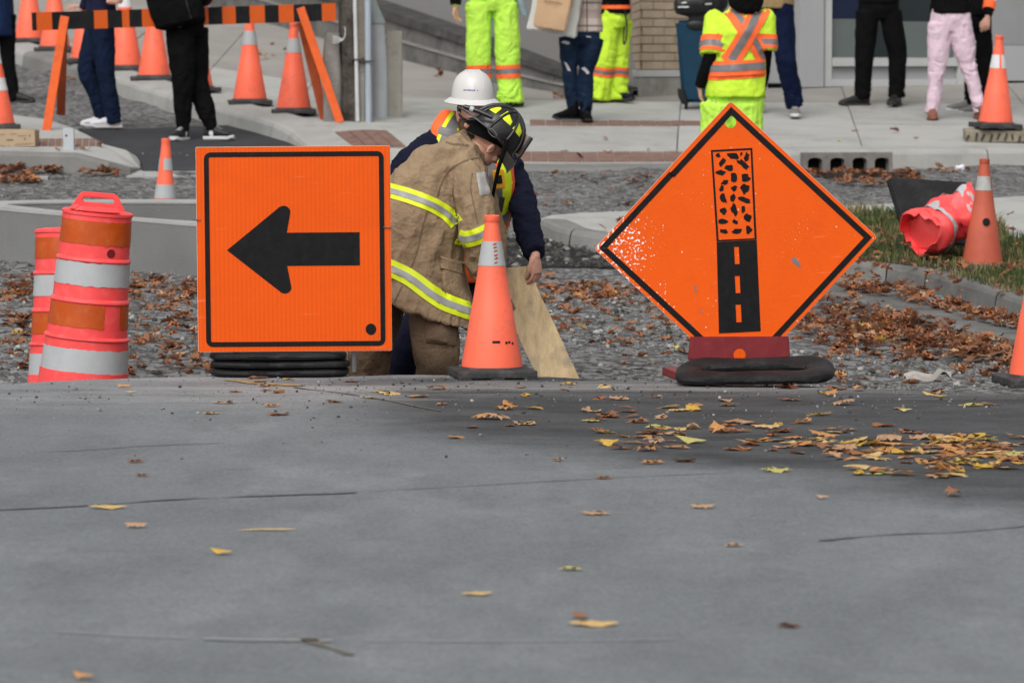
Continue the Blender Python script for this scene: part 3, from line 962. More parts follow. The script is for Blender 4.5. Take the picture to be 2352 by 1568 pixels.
# ---- storm drain inlet in the far kerb
d0, d1 = GR(1836, 397), GR(2040, 396)
din = thing('storm_drain', 'concrete kerb storm drain inlet with a row of four dark arched openings', 'storm drain', ((d0.x + d1.x) / 2, d0.y, d0.z))
w_ = (d1 - d0).length; dx = (d1 - d0).normalized(); yd = V((-dx.y, dx.x, 0)).normalized()
def dloc(u, v, z): return d0 + dx * u + yd * v + V((0, 0, z))
H_ = 0.175
outl = [(0, -0.06), (w_, -0.06), (w_, H_), (0, H_)]
holes = []
ow, pit = 0.135, w_ / 4
for k in range(4):
    c = pit * (k + 0.52)
    holes.append([(c - ow / 2, 0.0), (c + ow / 2, 0.0), (c + ow / 2, 0.10), (c + ow / 2 - 0.015, 0.122), (c + 0.02, 0.130), (c - 0.02, 0.130), (c - ow / 2 + 0.015, 0.122), (c - ow / 2, 0.10)])
bm = prism(outl, -0.10, -0.02, holes)
for v in bm.verts: v.co = dloc(v.co.x, v.co.y, v.co.z)
obj('face_plate', bm, 'drain_face', din)
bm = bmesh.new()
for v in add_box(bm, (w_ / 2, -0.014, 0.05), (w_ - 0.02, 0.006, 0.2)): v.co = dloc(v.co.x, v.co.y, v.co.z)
obj('recess_shade', bm, 'dark_gap', din)  # thin black sheet stands in for the shade inside the openings
g0, g1 = GR(1895, 413), GR(2112, 409)
gd = (g1 - g0); ga = math.atan2(gd.y, gd.x)
obj('grate_frame', box((g0 + g1) / 2 + V((0, 0.05, 0.02)), (gd.length, 0.05, 0.07), Matrix.Rotation(ga, 3, 'Z')), 'iron', din)

# ---- granite retaining wall running down the slope behind the pavement
wall_px = [(340, -25), (470, 10), (593, 45), (760, 91), (922, 135), (1049, 166), (1194, 197), (1300, 214), (1424, 226)]
wb = [GS(*p) for p in wall_px]
wh = [0.66, 0.64, 0.62, 0.55, 0.47, 0.40, 0.28, 0.19, 0.10]
path = smooth_path(wb, None, 12)
L = [0.0]
for a, b in zip(path[:-1], path[1:]): L.append(L[-1] + (b - a).length)
hh = np.interp(np.linspace(0, len(wb) - 1, len(path)), range(len(wb)), wh)
def at(d):
    i = int(np.searchsorted(L, d, 'right')) - 1; i = max(0, min(i, len(path) - 2)); f = (d - L[i]) / (L[i + 1] - L[i])
    return path[i].lerp(path[i + 1], f), hh[i] + (hh[i + 1] - hh[i]) * f
rw = thing('retaining_wall', 'low grey granite block retaining wall descending behind the pavement', 'wall', tuple(wb[4]))
def wall_piece(name, da, db, ka, kb, za, zb, back, proud, material):
    bm = bmesh.new(); prev = None
    m_ = 4
    for i in range(m_ + 1):
        d = da + (db - da) * i / m_
        p, h = at(d); q, _ = at(min(d + 0.2, L[-1])); r_, _ = at(max(d - 0.2, 0))
        t = (q - r_); t.z = 0; t.normalize(); nn = V((-t.y, t.x, 0))
        lo, hi = p.z + h * ka + za, p.z + h * kb + zb
        j = noise.noise(p * 4) * 0.006
        row = [bm.verts.new(V((p.x, p.y, 0)) - nn * (proud + j) + V((0, 0, lo))), bm.verts.new(V((p.x, p.y, 0)) - nn * (proud - 0.01 + j) + V((0, 0, hi))), bm.verts.new(V((p.x, p.y, 0)) + nn * back + V((0, 0, hi))), bm.verts.new(V((p.x, p.y, 0)) + nn * back + V((0, 0, lo)))]
        if prev:
            for k in range(4): bm.faces.new((prev[k], row[k], row[(k + 1) % 4], prev[(k + 1) % 4]))
        else: bm.faces.new(list(reversed(row)))
        prev = row
    bm.faces.new(prev)
    obj(name, bm, material, rw)
d = 0.0; k = 0
while d < L[-1] - 0.3:
    e = min(d + 1.15 + 0.3 * random.random(), L[-1])
    wall_piece('stone_block', d + 0.006, e - 0.006, 0, 0.42, -0.05, -0.004, 0.28, 0.06, 'granite')
    d = e
d = 0.0
while d < L[-1] - 0.3:
    e = min(d + 0.9 + 0.5 * random.random(), L[-1])
    wall_piece('stone_block', d + 0.006, e - 0.006, 0.42, 0.80, 0.004, -0.004, 0.25, 0.0, 'granite')
    wall_piece('course_ledge', d + 0.006, e - 0.006, 0.42, 0.42, -0.006, 0.010, 0.20, 0.068, 'concrete_kerb')
    wall_piece('coping_stone', d + 0.006, e - 0.006, 0.80, 1.0, 0.004, 0.0, 0.32, 0.035, 'granite_cap')
    d = e
# the sloping walk above the wall
bm = bmesh.new(); prev = None
for i in range(len(path)):
    p = path[i]; h = hh[i]
    row = [bm.verts.new((p.x + 0.10, p.y + 0.28, p.z + h - 0.03)), bm.verts.new((p.x + 1.6, p.y + 2.4, p.z + h + 0.12)), bm.verts.new((p.x + 2.4, p.y + 6.0, p.z + h + 0.55)), bm.verts.new((p.x + 4, p.y + 14.0, p.z + h + 1.5))]
    if prev:
        for q in range(3): bm.faces.new((prev[q], prev[q + 1], row[q + 1], row[q]))
    prev = row
upper = struct('upper_walk', bm, 'walk_grey', True)
st = thing('low_step', 'low pale concrete step on the sloping walk above the granite wall', 'step', tuple(P(1260, 70, 44.5)))
obj('tread', box(P(1265, 86, 44.4), (2.2, 0.5, 0.07), Matrix.Rotation(-0.25, 3, 'Z'), 0.01), 'walk_grey', st)
obj('riser', box(P(1265, 97, 44.3), (2.16, 0.44, 0.10), Matrix.Rotation(-0.25, 3, 'Z'), 0.004), 'granite', st)

# ---- buildings
bl = GS(1471, 223)                                              # the corner of the brick building
br = GS(1655, 213)
bx = (V((br.x, br.y, 0)) - V((bl.x, bl.y, 0))).normalized(); by = V((-0.004, 1, 0)).normalized()
zb = float(bl.z)
bld = thing('brick_building', 'tan brick corner building with a rough stone base', 'building', (bl.x, bl.y, zb - 0.05))
Lb = 1.05
def bp(u, v, z): return V((bl.x, bl.y, 0)) + bx * u + by * v + V((0, 0, zb + z))
def bbox(name, u0, u1, v0, v1, z0, z1, material, bev=0.0, parent=bld):
    bm = bmesh.new()
    for v in add_box(bm, ((u0 + u1) / 2, (v0 + v1) / 2, (z0 + z1) / 2), (u1 - u0, v1 - v0, z1 - z0), None, bev): v.co = bp(v.co.x, v.co.y, v.co.z)
    return obj(name, bm, material, parent)
bbox('wall', 0.02, Lb - 0.01, 0.02, 5.0, 0.2, 4.2, 'mortar')
bbox('base_course', -0.03, Lb - 0.004, -0.03, 4.9, -0.6, 0.195, 'base_stone', 0.01)
bbox('water_table', -0.045, Lb - 0.002, -0.045, 4.95, 0.197, 0.262, 'grey_frame', 0.006)
bh, bw_ = 0.084, 0.305
zc, rrow = 0.268, 0
while zc < 2.2:
    off = (rrow % 2) * bw_ / 2
    u = 0.02 - off
    while u < Lb - 0.04:
        a, b = max(u, 0.0), min(u + bw_, Lb - 0.02)
        if b - a > 0.04:
            pr = random.uniform(-0.002, 0.002)
            bbox('brick', a + 0.005, b - 0.005, pr, 0.06, zc + 0.005, zc + bh - 0.005, 'tan_brick')
        u += bw_
    vq = 0.02 + (0.07 if rrow % 2 else -0.08)
    while vq < 2.4:
        a, b = max(vq, 0.066), vq + bw_
        pr = random.uniform(-0.002, 0.002)
        bbox('brick', pr, 0.06, a + 0.005, b - 0.005, zc + 0.005, zc + bh - 0.005, 'tan_brick')
        vq += bw_
    zc += bh; rrow += 1
bbox('parapet', -0.06, Lb, -0.06, 5.0, 4.2, 4.5, 'grey_frame', 0.01)

# shopfront right of it
s0, s1 = GS(1655, 206), GS(2420, 189)
fx = (V((s1.x, s1.y, 0)) - V((s0.x, s0.y, 0))).normalized(); fy = V((-fx.y, fx.x, 0))
shop = thing('shopfront', 'grey panelled shopfront with tall dark windows behind the bystanders', 'building', (s0.x, s0.y, s0.z - 0.05))
def fpos(u, v, z): return V((s0.x, s0.y, 0)) + fx * u + fy * v + V((0, 0, z))
def U(px):
    """distance along the shopfront line for a pixel column"""
    r = ray(px, 150); n_ = V((s0.x, s0.y, 0))
    den = r.x * fx.y - r.y * fx.x
    t = (n_.x * fx.y - n_.y * fx.x) / den
    q = V((r.x * t, r.y * t, 0)) - n_
    return q.dot(fx)
def Zp(px, py):
    u = U(px); y = fpos(u, 0, 0).y
    return P(px, py, y).z
def fbox(name, px0, px1, py0, py1, v0, v1, material, bev=0.004, parent=shop, zb_=None, zt=None):
    u0, u1 = U(px0), U(px1)
    mid = (px0 + px1) / 2
    z0 = Zp(mid, py1) if zb_ is None else zb_; z1 = Zp(mid, py0) if zt is None else zt
    bm = bmesh.new()
    for v in add_box(bm, ((u0 + u1) / 2, (v0 + v1) / 2, (z0 + z1) / 2), (abs(u1 - u0), v1 - v0, z1 - z0), None, bev): v.co = fpos(v.co.x, v.co.y, v.co.z)
    return obj(name, bm, material, parent)
ZT = Zp(2000, -200)
fbox('panel', 1620, 1766, 0, 205, 0.02, 0.25, 'grey_panel', zt=ZT)
fbox('panel', 1768, 1829, 0, 192, 0.06, 0.25, 'grey_panel', zt=ZT)
fbox('plinth', 1768, 1829, 193, 206, 0.04, 0.25, 'dark_gap')
fbox('column', 1831, 1885, 0, 201, -0.06, 0.2, 'grey_panel', zt=ZT)
fbox('shadow_gap', 1886, 1890, 0, 202, 0.06, 0.2, 'dark_gap', 0, zt=ZT)
wf = fbox('window_frame', 1891, 1907, 0, 200, -0.03, 0.12, 'grey_frame', zt=ZT)
wf2 = fbox('window_frame', 2196, 2212, 0, 198, -0.03, 0.12, 'grey_frame', zt=ZT)
fbox('window_sill', 1908, 2195, 133, 153, -0.05, 0.12, 'grey_frame')
fbox('spandrel', 1908, 2195, 154, 200, 0.01, 0.12, 'grey_panel')
fbox('bottom_rail', 1908, 2195, 183, 199, -0.02, 0.009, 'grey_frame')
fbox('mullion', 2052, 2060, 0, 132, 0.0, 0.08, 'grey_frame', zt=ZT)
fbox('glass_pane', 1908, 2051, 0, 132, 0.045, 0.055, 'glass', 0, zt=ZT)
fbox('glass_pane', 2061, 2195, 0, 132, 0.045, 0.055, 'glass', 0, zt=ZT)
fbox('pane_overlay', 1908, 1975, 44, 132, 0.036, 0.042, 'pane_grey_green', 0)  # flat greenish grey sheet over the lower pane
fbox('pane_overlay', 2061, 2195, 50, 132, 0.036, 0.042, 'pane_grey_green', 0)  # flat greenish grey sheet over the lower right pane
fbox('pane_overlay', 1908, 1985, 0, 43, 0.036, 0.042, 'navy_reflection', 0, zt=ZT)  # blue reflection painted as a flat navy sheet over the pane
fbox('panel', 2214, 2560, 105, 186, 0.0, 0.2, 'grey_panel')
fbox('panel', 2214, 2560, 0, 104, 0.03, 0.2, 'dull_panel', zt=ZT)
fbox('plinth', 2214, 2560, 187, 200, 0.05, 0.2, 'dark_gap')
fbox('rear_wall', 1700, 2560, 0, 210, 0.26, 0.8, 'dull_panel', zt=ZT)
# ------------------------------------------------------------------ traffic cones
def ring_rings(prof):
    return [(V((0, 0, z)), V((r, 0, 0)), V((0, r, 0))) for r, z in prof]


def interp_prof(prof, z0, z1, off):
    zs = [p[1] for p in prof]; rs = [p[0] for p in prof]
    z = sorted({z0, z1} | {q for q in zs if z0 < q < z1})
    return [(float(np.interp(q, zs, rs)) + off, q) for q in z]


CONE_PROF = [(0.158, 0.040), (0.156, 0.075), (0.133, 0.20), (0.103, 0.375), (0.1005, 0.380), (0.069, 0.575), (0.049, 0.70), (0.037, 0.785), (0.0365, 0.796), (0.0395, 0.800), (0.0395, 0.830), (0.034, 0.834), (0.030, 0.834), (0.028, 0.80)]


def make_cone(name, label, bands, orange='cone_orange', white='cone_white', group='traffic cones', base='base_black', prof=CONE_PROF, half=0.205):
    t = thing(name, label, 'traffic cone', (0, 0, 0), group)
    bm = bmesh.new()
    lathe(bm, prof, 40, True)
    body = obj('body', bm, orange, t, True)
    for z0, z1, cov in bands:
        bm = bmesh.new()
        rg = ring_rings(interp_prof(prof, z0, z1, 0.0016))
        loft(bm, rg, 40, False)
        if cov:                                   # torn band: drop some faces
            bmesh.ops.delete(bm, geom=[f for f in bm.faces if math.atan2(f.calc_center_median().y, f.calc_center_median().x) % 6.283 > cov[0] and math.atan2(f.calc_center_median().y, f.calc_center_median().x) % 6.283 < cov[1]], context='FACES')
        solid(bm, 0.001)
        obj('collar', bm, white, t, True)
    bm = bmesh.new()
    add_box(bm, (0, 0, 0.026), (half * 2, half * 2, 0.040), None, 0.009)
    for sx in (-1, 0, 1):
        for sy in (-1, 0, 1):
            if sx or sy: add_box(bm, (sx * half * 0.82, sy * half * 0.82, 0.006), (0.07, 0.07, 0.012), None, 0.003)
    lathe(bm, [(0.175, 0.0455), (0.168, 0.056), (0.157, 0.058)], 32, False)
    obj('base', bm, base, t)
    return t


def ground_here(x, y, kind='S'):
    return {'S': GS, 'R': GR, 'A': GA}[kind](x, y)


# the tall cone in front of the workers
fc = make_cone('traffic_cone', 'tall orange cone with one grey band in front of the firefighter', [(0.575, 0.700, None)], group=None)
del_group = [fc]
p = GA(1130, 866)
fc.location = (p.x, p.y, 0); fc.rotation_euler = (0, 0, math.radians(9)); 
# scuffs and scrawl on it
bm = bmesh.new()
for zz, an in ((0.685, -1.52), (0.668, -1.50), (0.650, -1.47), (0.628, -1.46), (0.612, -1.44), (0.590, -1.46)):
    r_ = float(np.interp(zz, [q[1] for q in CONE_PROF], [q[0] for q in CONE_PROF])) + 0.003
    for q in range(2):
        a_ = an + 0.12 * q * (1 if zz > 0.6 else .5)
        add_box(bm, (r_ * math.cos(a_), r_ * math.sin(a_), zz + 0.004 * q), (0.012, 0.003, 0.006), Matrix.Rotation(random.uniform(-.7, .7), 3, 'Y') @ Matrix.Rotation(a_ + 1.57, 3, 'Z'))
obj('scrawl', bm, 'barrier_brown', fc)
bm = bmesh.new()
for zz, an, w in ((0.19, -1.56, 0.04), (0.185, -1.15, 0.012), (0.187, -1.02, 0.010), (0.18, -0.85, 0.01)):
    r_ = float(np.interp(zz, [q[1] for q in CONE_PROF], [q[0] for q in CONE_PROF])) + 0.001
    add_box(bm, (r_ * math.cos(an), r_ * math.sin(an), zz), (w, 0.004, 0.012), Matrix.Rotation(an + 1.57, 3, 'Z'))
obj('scuff', bm, 'rubber', fc)

one = [(0.560, 0.690, None)]
G_ROW = 'orange cones standing along the kerb behind the barricade'
base_cone = make_cone('traffic_cone', 'orange cone with one pale band standing just left of the barricade legs', one, group=G_ROW)
p = GS(675, 262); base_cone.location = p; base_cone.rotation_euler = (0, 0, 0.05)
for lab, x, y, rz, sc in (
    ('banded orange cone between the black clothed walker and the barricade legs', 574, 241, 0.1, 1.0),
    ('orange cone standing just left of the black clothed walker, below the board', 354, 186, -0.06, 1.02),
    ('orange cone mostly hidden behind the black trousers of the backpack walker', 452, 211, 0.3, 0.98),
    ('orange cone on the kerb under the left end of the striped board', 126, 119, 0.05, 1.03),
    ('orange cone farthest up the kerb beside the blue coat', 68, 100, 0.12, 1.03),
    ('orange cone half hidden behind the bent knee of the jeans walker', 196, 146, 0.2, 0.98)):
    dup(base_cone, lab, GS(x, y), rz, scale=sc)
two = make_cone('traffic_cone', 'orange cone with two white bands showing beside the jeans walker', [(0.42, 0.53, None), (0.60, 0.72, None)], white='cone_bright', group=G_ROW)
two.location = GS(288, 164); two.rotation_euler = (0, 0, 0.0); two.scale = (1.08,) * 3
# leftmost cone, on the timber/cardboard at the frame's edge
edge_cone = make_cone('traffic_cone', 'orange cone with two white bands cut by the left edge above the cardboard box', [(0.34, 0.45, None), (0.57, 0.70, None)], white='cone_bright', group=None)
p = GS(-8, 303); edge_cone.location = p + V((0, 0, 0.012)); edge_cone.rotation_euler = (0.0, math.radians(-2), 0.1)
# right hand side
plank_cone = make_cone('traffic_cone', 'bright orange cone with a torn white band standing on a weathered timber', [(0.54, 0.66, (4.55, 4.85))], white='cone_bright', group=None, half=0.20)
small = [(0.105, 0.04), (0.10, 0.07), (0.088, 0.16), (0.055, 0.40), (0.036, 0.60), (0.032, 0.64), (0.034, 0.645), (0.033, 0.67), (0.026, 0.672)]
sc_ = make_cone('traffic_cone', 'slim small cone with two white bands standing behind the concrete ring', [(0.235, 0.335, None), (0.44, 0.526, (3.6, 4.45))], group=None, prof=small, half=0.15)
p = GR(378, 529); sc_.location = p; sc_.rotation_euler = (0, 0.02, 0.15); 
gcone = make_cone('traffic_cone', 'faded dirty cone with a black disc leaning on the grass', [(0.60, 0.705, (5.3, 5.9))], 'cone_faded', 'cone_grey', None)
p = GI(2256, 606)
gcone.location = p + V((0, 0, -0.05)); gcone.rotation_euler = (math.radians(1), math.radians(0.5), 0.25); gcone.scale = (0.90, 0.90, 0.93)
bm = bmesh.new()
an = -1.47
zz = 0.37; r_ = float(np.interp(zz, [q[1] for q in CONE_PROF], [q[0] for q in CONE_PROF]))
rot = Matrix.Rotation(an + 1.57, 3, 'Z') @ Matrix.Rotation(1.57, 3, 'X')
q0 = V((r_ * math.cos(an - .25), r_ * math.sin(an - .25), zz))
ctr = q0 + V((math.cos(an - .25), math.sin(an - .25), 0)) * 0.004
bmesh.ops.create_circle(bm, cap_ends=True, segments=20, radius=0.029, matrix=Matrix.Translation(ctr) @ Matrix.Rotation(an - .25 + 1.57, 4, 'Z') @ Matrix.Rotation(1.57 - 0.17, 4, 'X'))
solid(bm, 0.005)
obj('disc', bm, 'sign_black', gcone)
rcone = make_cone('traffic_cone', 'bright orange cone on the asphalt cut off by the right edge', [(0.575, 0.700, None)], group=None)
p = GA(2390, 884); rcone.location = (p.x, p.y, 0); rcone.rotation_euler = (0, 0, 0.12)

# weathered timber under the right hand cone
tp = GS(2292, 327)
tb = box((0, 0, 0.055), (0.62, 0.26, 0.11), None, 0.012)
for v in tb.verts: v.co += V((noise.noise(v.co * 9), noise.noise(v.co * 9 + V((5, 0, 0))), noise.noise(v.co * 9 + V((0, 5, 0))))) * 0.01
tt = thing('timber_block', 'weathered timber block on the pavement under the right hand cone', 'timber', tuple(tp))
to = obj('block', tb, 'timber', None); to.parent = tt; to.location = (0.02, 0.10, 0)
bm = bmesh.new()
for k in range(9):
    add_box(bm, (-0.27 + k * 0.066 + random.uniform(-.01, .01), -0.033, 0.04 + random.uniform(-.01, .02)), (0.02, 0.008, 0.05 + random.uniform(0, .03)), Matrix.Rotation(random.uniform(-.5, .5), 3, 'Y'))
so = obj('splinters', bm, 'wood_old'); so.parent = tt; so['kind'] = 'stuff'
tt.rotation_euler = (math.atan(PB), 0, 0.02)
plank_cone.location = tp + V((-0.01, 0.11, 0.125)); plank_cone.rotation_euler = (math.radians(2), math.radians(1.5), 0.2); plank_cone.scale = (0.98, 0.98, 1.0)
# cardboard box and grey post stub on the corner pavement
cpx = GS(28, 337)
cbt = thing('cardboard_box', 'flat printed cardboard box on the pavers at the left edge', 'box', tuple(cpx))
def at_parent(o, par, loc=(0, 0, 0), rot=None):
    o.parent = par; o.matrix_parent_inverse = Matrix(); o.location = loc
    if rot: o.rotation_euler = rot
    return o
at_parent(obj('carton', box((-0.06, 0.16, 0.068), (0.50, 0.32, 0.136), None, 0.006), 'cardboard'), cbt)
bm = bmesh.new()
for x_, z_, w, h in ((-0.02, 0.055, 0.055, 0.012), (0.105, 0.062, 0.012, 0.016), (0.148, 0.09, 0.012, 0.018), (0.01, 0.105, 0.05, 0.004), (0.085, 0.09, 0.07, 0.004), (-0.09, 0.1, 0.06, 0.004)):
    add_box(bm, (x_, -0.0005, z_), (w, 0.003, h))
for k in range(9): add_box(bm, (0.03 + k * 0.017, -0.0005, 0.016 + k * 0.0012), (0.008, 0.003, 0.012 + 0.004 * (k % 2)))
at_parent(obj('print', bm, 'print_grey'), cbt)
at_parent(obj('flap', box((-0.06, 0.16, 0.1385), (0.47, 0.30, 0.004)), 'cardboard'), cbt)
pp = GS(157, 345)
ps = thing('post_stub', 'short square grey post standing on the corner pavement', 'post', tuple(pp))
at_parent(obj('stub', box((0, 0.04, 0.086), (0.088, 0.06, 0.19), None, 0.004), 'galvanised'), ps)
bm = bmesh.new()
bmesh.ops.create_cone(bm, cap_ends=True, segments=12, radius1=0.008, radius2=0.008, depth=0.006, matrix=Matrix.Translation((-0.018, 0.009, 0.12)) @ Matrix.Rotation(1.57, 4, 'X'))
at_parent(obj('bolt_hole', bm, 'dark_gap'), ps)

# ------------------------------------------------------------------ barrels
def make_barrel(label, torn=True):
    t = thing('traffic_barrel', label, 'traffic barrel', (0, 0, 0))
    segs = [(0.243, 0.0, 'r'), (0.243, 0.085, 'r')]
    H = 0.955
    prof = []
    z = 0.0
    # (height, radius low, radius high, kind)
    secs = [(0.095, 0.246, 0.240, 'r'), (0.125, 0.233, 0.226, 'w'), (0.045, 0.226, 0.224, 'r'), (0.022, 0.230, 0.222, 'g'),
            (0.050, 0.217, 0.214, 'r'), (0.125, 0.214, 0.207, 'o'), (0.030, 0.212, 0.204, 'g'), (0.070, 0.203, 0.200, 'r'),
            (0.125, 0.200, 0.194, 'w'), (0.026, 0.200, 0.192, 'g'), (0.072, 0.191, 0.189, 'r'), (0.125, 0.189, 0.184, 'o'), (0.030, 0.186, 0.186, 'r')]
    bands = []
    for h, r0, r1, k in secs:
        if k == 'g':
            prof += [(r0 - 0.004, z), (r0 + 0.003, z + h * 0.3), (r0 + 0.002, z + h * 0.6), (r1, z + h)]
        else:
            prof += [(r0, z + 0.0005), (r1, z + h)]
        if k in 'wo': bands.append((z, z + h, r0, r1, k))
        z += h
    prof += [(0.192, z), (0.192, z + 0.014), (0.183, z + 0.022), (0.13, z + 0.030), (0.0, z + 0.034)]
    bm = bmesh.new(); lathe(bm, prof, 56, False)
    obj('body', bm, 'barrel_red', t, True)
    for z0, z1, r0, r1, k in bands:
        bm = bmesh.new()
        loft(bm, [(V((0, 0, z0 + (z1 - z0) * q / 4)), V((r0 + (r1 - r0) * q / 4 + 0.002, 0, 0)), V((0, r0 + (r1 - r0) * q / 4 + 0.002, 0))) for q in range(5)], 90, False)
        if torn:
            if k == 'o' and z0 < 0.5:
                bmesh.ops.delete(bm, geom=[f for f in bm.faces if 5.08 + 0.03 * math.sin(f.calc_center_median().z * 90) < math.atan2(f.calc_center_median().y, f.calc_center_median().x) % 6.283 < 5.55], context='FACES')
            for v in bm.verts:
                a_ = math.atan2(v.co.y, v.co.x)
                if abs(v.co.z - z1) < 1e-4 or abs(v.co.z - z0) < 1e-4:
                    v.co.z += 0.008 * (noise.noise(V((a_ * 6, z0 * 9, 0)))) + 0.004 * noise.noise(V((a_ * 25, z0 * 9, 3)))
                if k == 'w' and -1.5 < a_ < -0.5: v.co *= 1 + 0.006 * max(0, noise.noise(V((a_ * 14, v.co.z * 30, z0))))
        solid(bm, 0.001)
        obj('stripe', bm, 'barrel_white' if k == 'w' else 'barrel_orange', t, True)
    # carrying handle: a flat loop standing on the lid
    bm = prism([(-0.155, 0), (0.155, 0), (0.135, 0.03), (0.105, 0.085), (0.085, 0.10), (-0.085, 0.10), (-0.105, 0.085), (-0.135, 0.03)], -0.022, 0.022,
               [[(-0.075, 0.045), (0.075, 0.045), (0.085, 0.058), (0.075, 0.072), (-0.075, 0.072), (-0.085, 0.058)]])
    bmesh.ops.bevel(bm, geom=[e for e in bm.edges if e.is_manifold and e.calc_face_angle(0) > 0.6], offset=0.006, segments=2, affect='EDGES')
    for v in bm.verts: v.co.z += z + 0.018
    obj('handle', bm, 'barrel_red', t)
    bm = bmesh.new()
    a_ = -1.10; zz = z - 0.125 - 0.03 - 0.040; r_ = 0.1895
    bmesh.ops.create_cone(bm, cap_ends=True, segments=24, radius1=0.024, radius2=0.024, depth=0.006, matrix=Matrix.Translation((r_ * math.cos(a_), r_ * math.sin(a_), zz)) @ Matrix.Rotation(a_ + 1.5708, 4, 'Z') @ Matrix.Rotation(1.5708, 4, 'X'))
    obj('bolt_hole', bm, 'red_base' if torn else 'dark_gap', t)
    return t


# ragged folded lip on the front barrel's lid is part of the lid mesh below
b1 = make_barrel('leaning red traffic barrel with orange and white bands and a carrying handle')
base1 = P(190, 879, 21.62)
b1.location = base1 + V((0, 0, -0.02)); b1.rotation_euler = (math.radians(1.5), math.radians(5.2), 0.12); b1.scale = (0.98, 0.98, 0.975)
bm = bmesh.new()
for k in range(13):
    a0 = -2.5 + k * 0.12
    for q in range(1):
        r0, r1 = 0.155, 0.196
        zq = 0.982 + 0.006 * noise.noise(V((k * 0.7, 0, 0)))
        vs = [bm.verts.new((r * math.cos(a), r * math.sin(a), zq + dz)) for r, a, dz in ((r0, a0, 0.004), (r0, a0 + 0.12, 0.004), (r1, a0 + 0.12, -0.018 + 0.008 * noise.noise(V((k + 1, 2, 0)))), (r1, a0, -0.018 + 0.008 * noise.noise(V((k, 2, 0)))))]
        bm.faces.new(vs)
bmesh.ops.remove_doubles(bm, verts=bm.verts, dist=0.002)
solid(bm, 0.004)
lip = obj('lid_lip', bm, 'barrel_red', None, True); lip.parent = b1
b2 = make_barrel('second traffic barrel standing behind the leaning one, mostly hidden', torn=False)
b2.location = P(157, 895, 22.7) + V((0, 0, 0.0)); b2.rotation_euler = (0, math.radians(3.2), 1.75); b2.scale = (0.93, 0.93, 0.93)

# crushed barrel lying on the grass with its black rubber base
cb = thing('crushed_barrel', 'crushed red barrel with white bands lying on the grass beside its black base', 'traffic barrel', tuple(GI(2160, 556)))
c0 = P(2105, 548, 27.9); c1 = P(2215, 490, 28.5)
ax = V((0.80, 0.42, 0.28)).normalized()
up_ = (V((-0.2, 0.1, 1)) - ax * ax.dot(V((-0.2, 0.1, 1)))).normalized(); sd_ = ax.cross(up_)
def crush_rings(r0, r1, tlist, wall=0.0):
    out = []
    for t in tlist:
        c = P(2128, 521, 28.35) + ax * (t * 0.42 - 0.06)
        r = r0 + (r1 - r0) * t
        out.append((c, sd_ * (r * 1.04 - wall), up_ * (r * (0.60 + 0.12 * t) - wall)))
    return out
def crumple(bm, seed, amp=0.065):
    for v in bm.verts:
        q = v.co * 6 + V((seed, 0, 0))
        w_ = noise.noise_vector(q) * amp; k_ = 1 - abs(noise.noise(v.co * 9 + V((seed, 4, 0)))) * 2
        v.co += w_ + V((0, 0, -0.035)) * max(0, k_) + noise.noise_vector(v.co * 15) * amp * 0.25
bm = bmesh.new(); loft(bm, crush_rings(0.215, 0.225, [i / 14 for i in range(15)]), 48, False)
crumple(bm, 2); bb_bvh = None
solid(bm, 0.006)
obj('body', bm, 'barrel_red', cb, True)
for ta, tb_ in ((0.30, 0.40), (0.72, 0.95)):
    bm = bmesh.new(); loft(bm, crush_rings(0.215, 0.225, [ta + (tb_ - ta) * i / 6 for i in range(7)], -0.010), 48, False)
    crumple(bm, 2); solid(bm, 0.001)
    obj('stripe', bm, 'barrel_white', cb, True)
bm = bmesh.new()
rg = crush_rings(0.215, 0.225, [0.10, 0.12], 0.004)
loft(bm, rg, 40, True); crumple(bm, 5, 0.035)
obj('lid', bm, 'barrel_red', cb, True)
bm = bmesh.new()
cc = P(2165, 470, 28.95)
pr = [(-0.31, -0.16), (-0.40, 0.16), (-0.37, 0.18), (0.17, 0.165), (0.24, 0.10), (0.34, -0.27), (0.30, -0.31), (-0.12, -0.28)]
bm = prism([(x, z) for x, z in pr], -0.03, 0.03)
bmesh.ops.bevel(bm, geom=[e for e in bm.edges if e.is_manifold and e.calc_face_angle(0) > 0.6], offset=0.012, segments=2, affect='EDGES')
R_ = Matrix.Rotation(math.radians(-16), 3, 'X') @ Matrix.Rotation(0.15, 3, 'Z')
for v in bm.verts: v.co = R_ @ v.co + cc
obj('rubber_base', bm, 'rubber', cb)

# ------------------------------------------------------------------ signs
def rounded(x0, z0, x1, z1, r, n=6):
    pts = []
    for cx_, cz_, a0 in ((x1 - r, z1 - r, 0), (x0 + r, z1 - r, 90), (x0 + r, z0 + r, 180), (x1 - r, z0 + r, 270)):
        for k in range(n + 1):
            a = math.radians(a0 + 90 * k / n); pts.append((cx_ + r * math.cos(a), cz_ + r * math.sin(a)))
    return pts


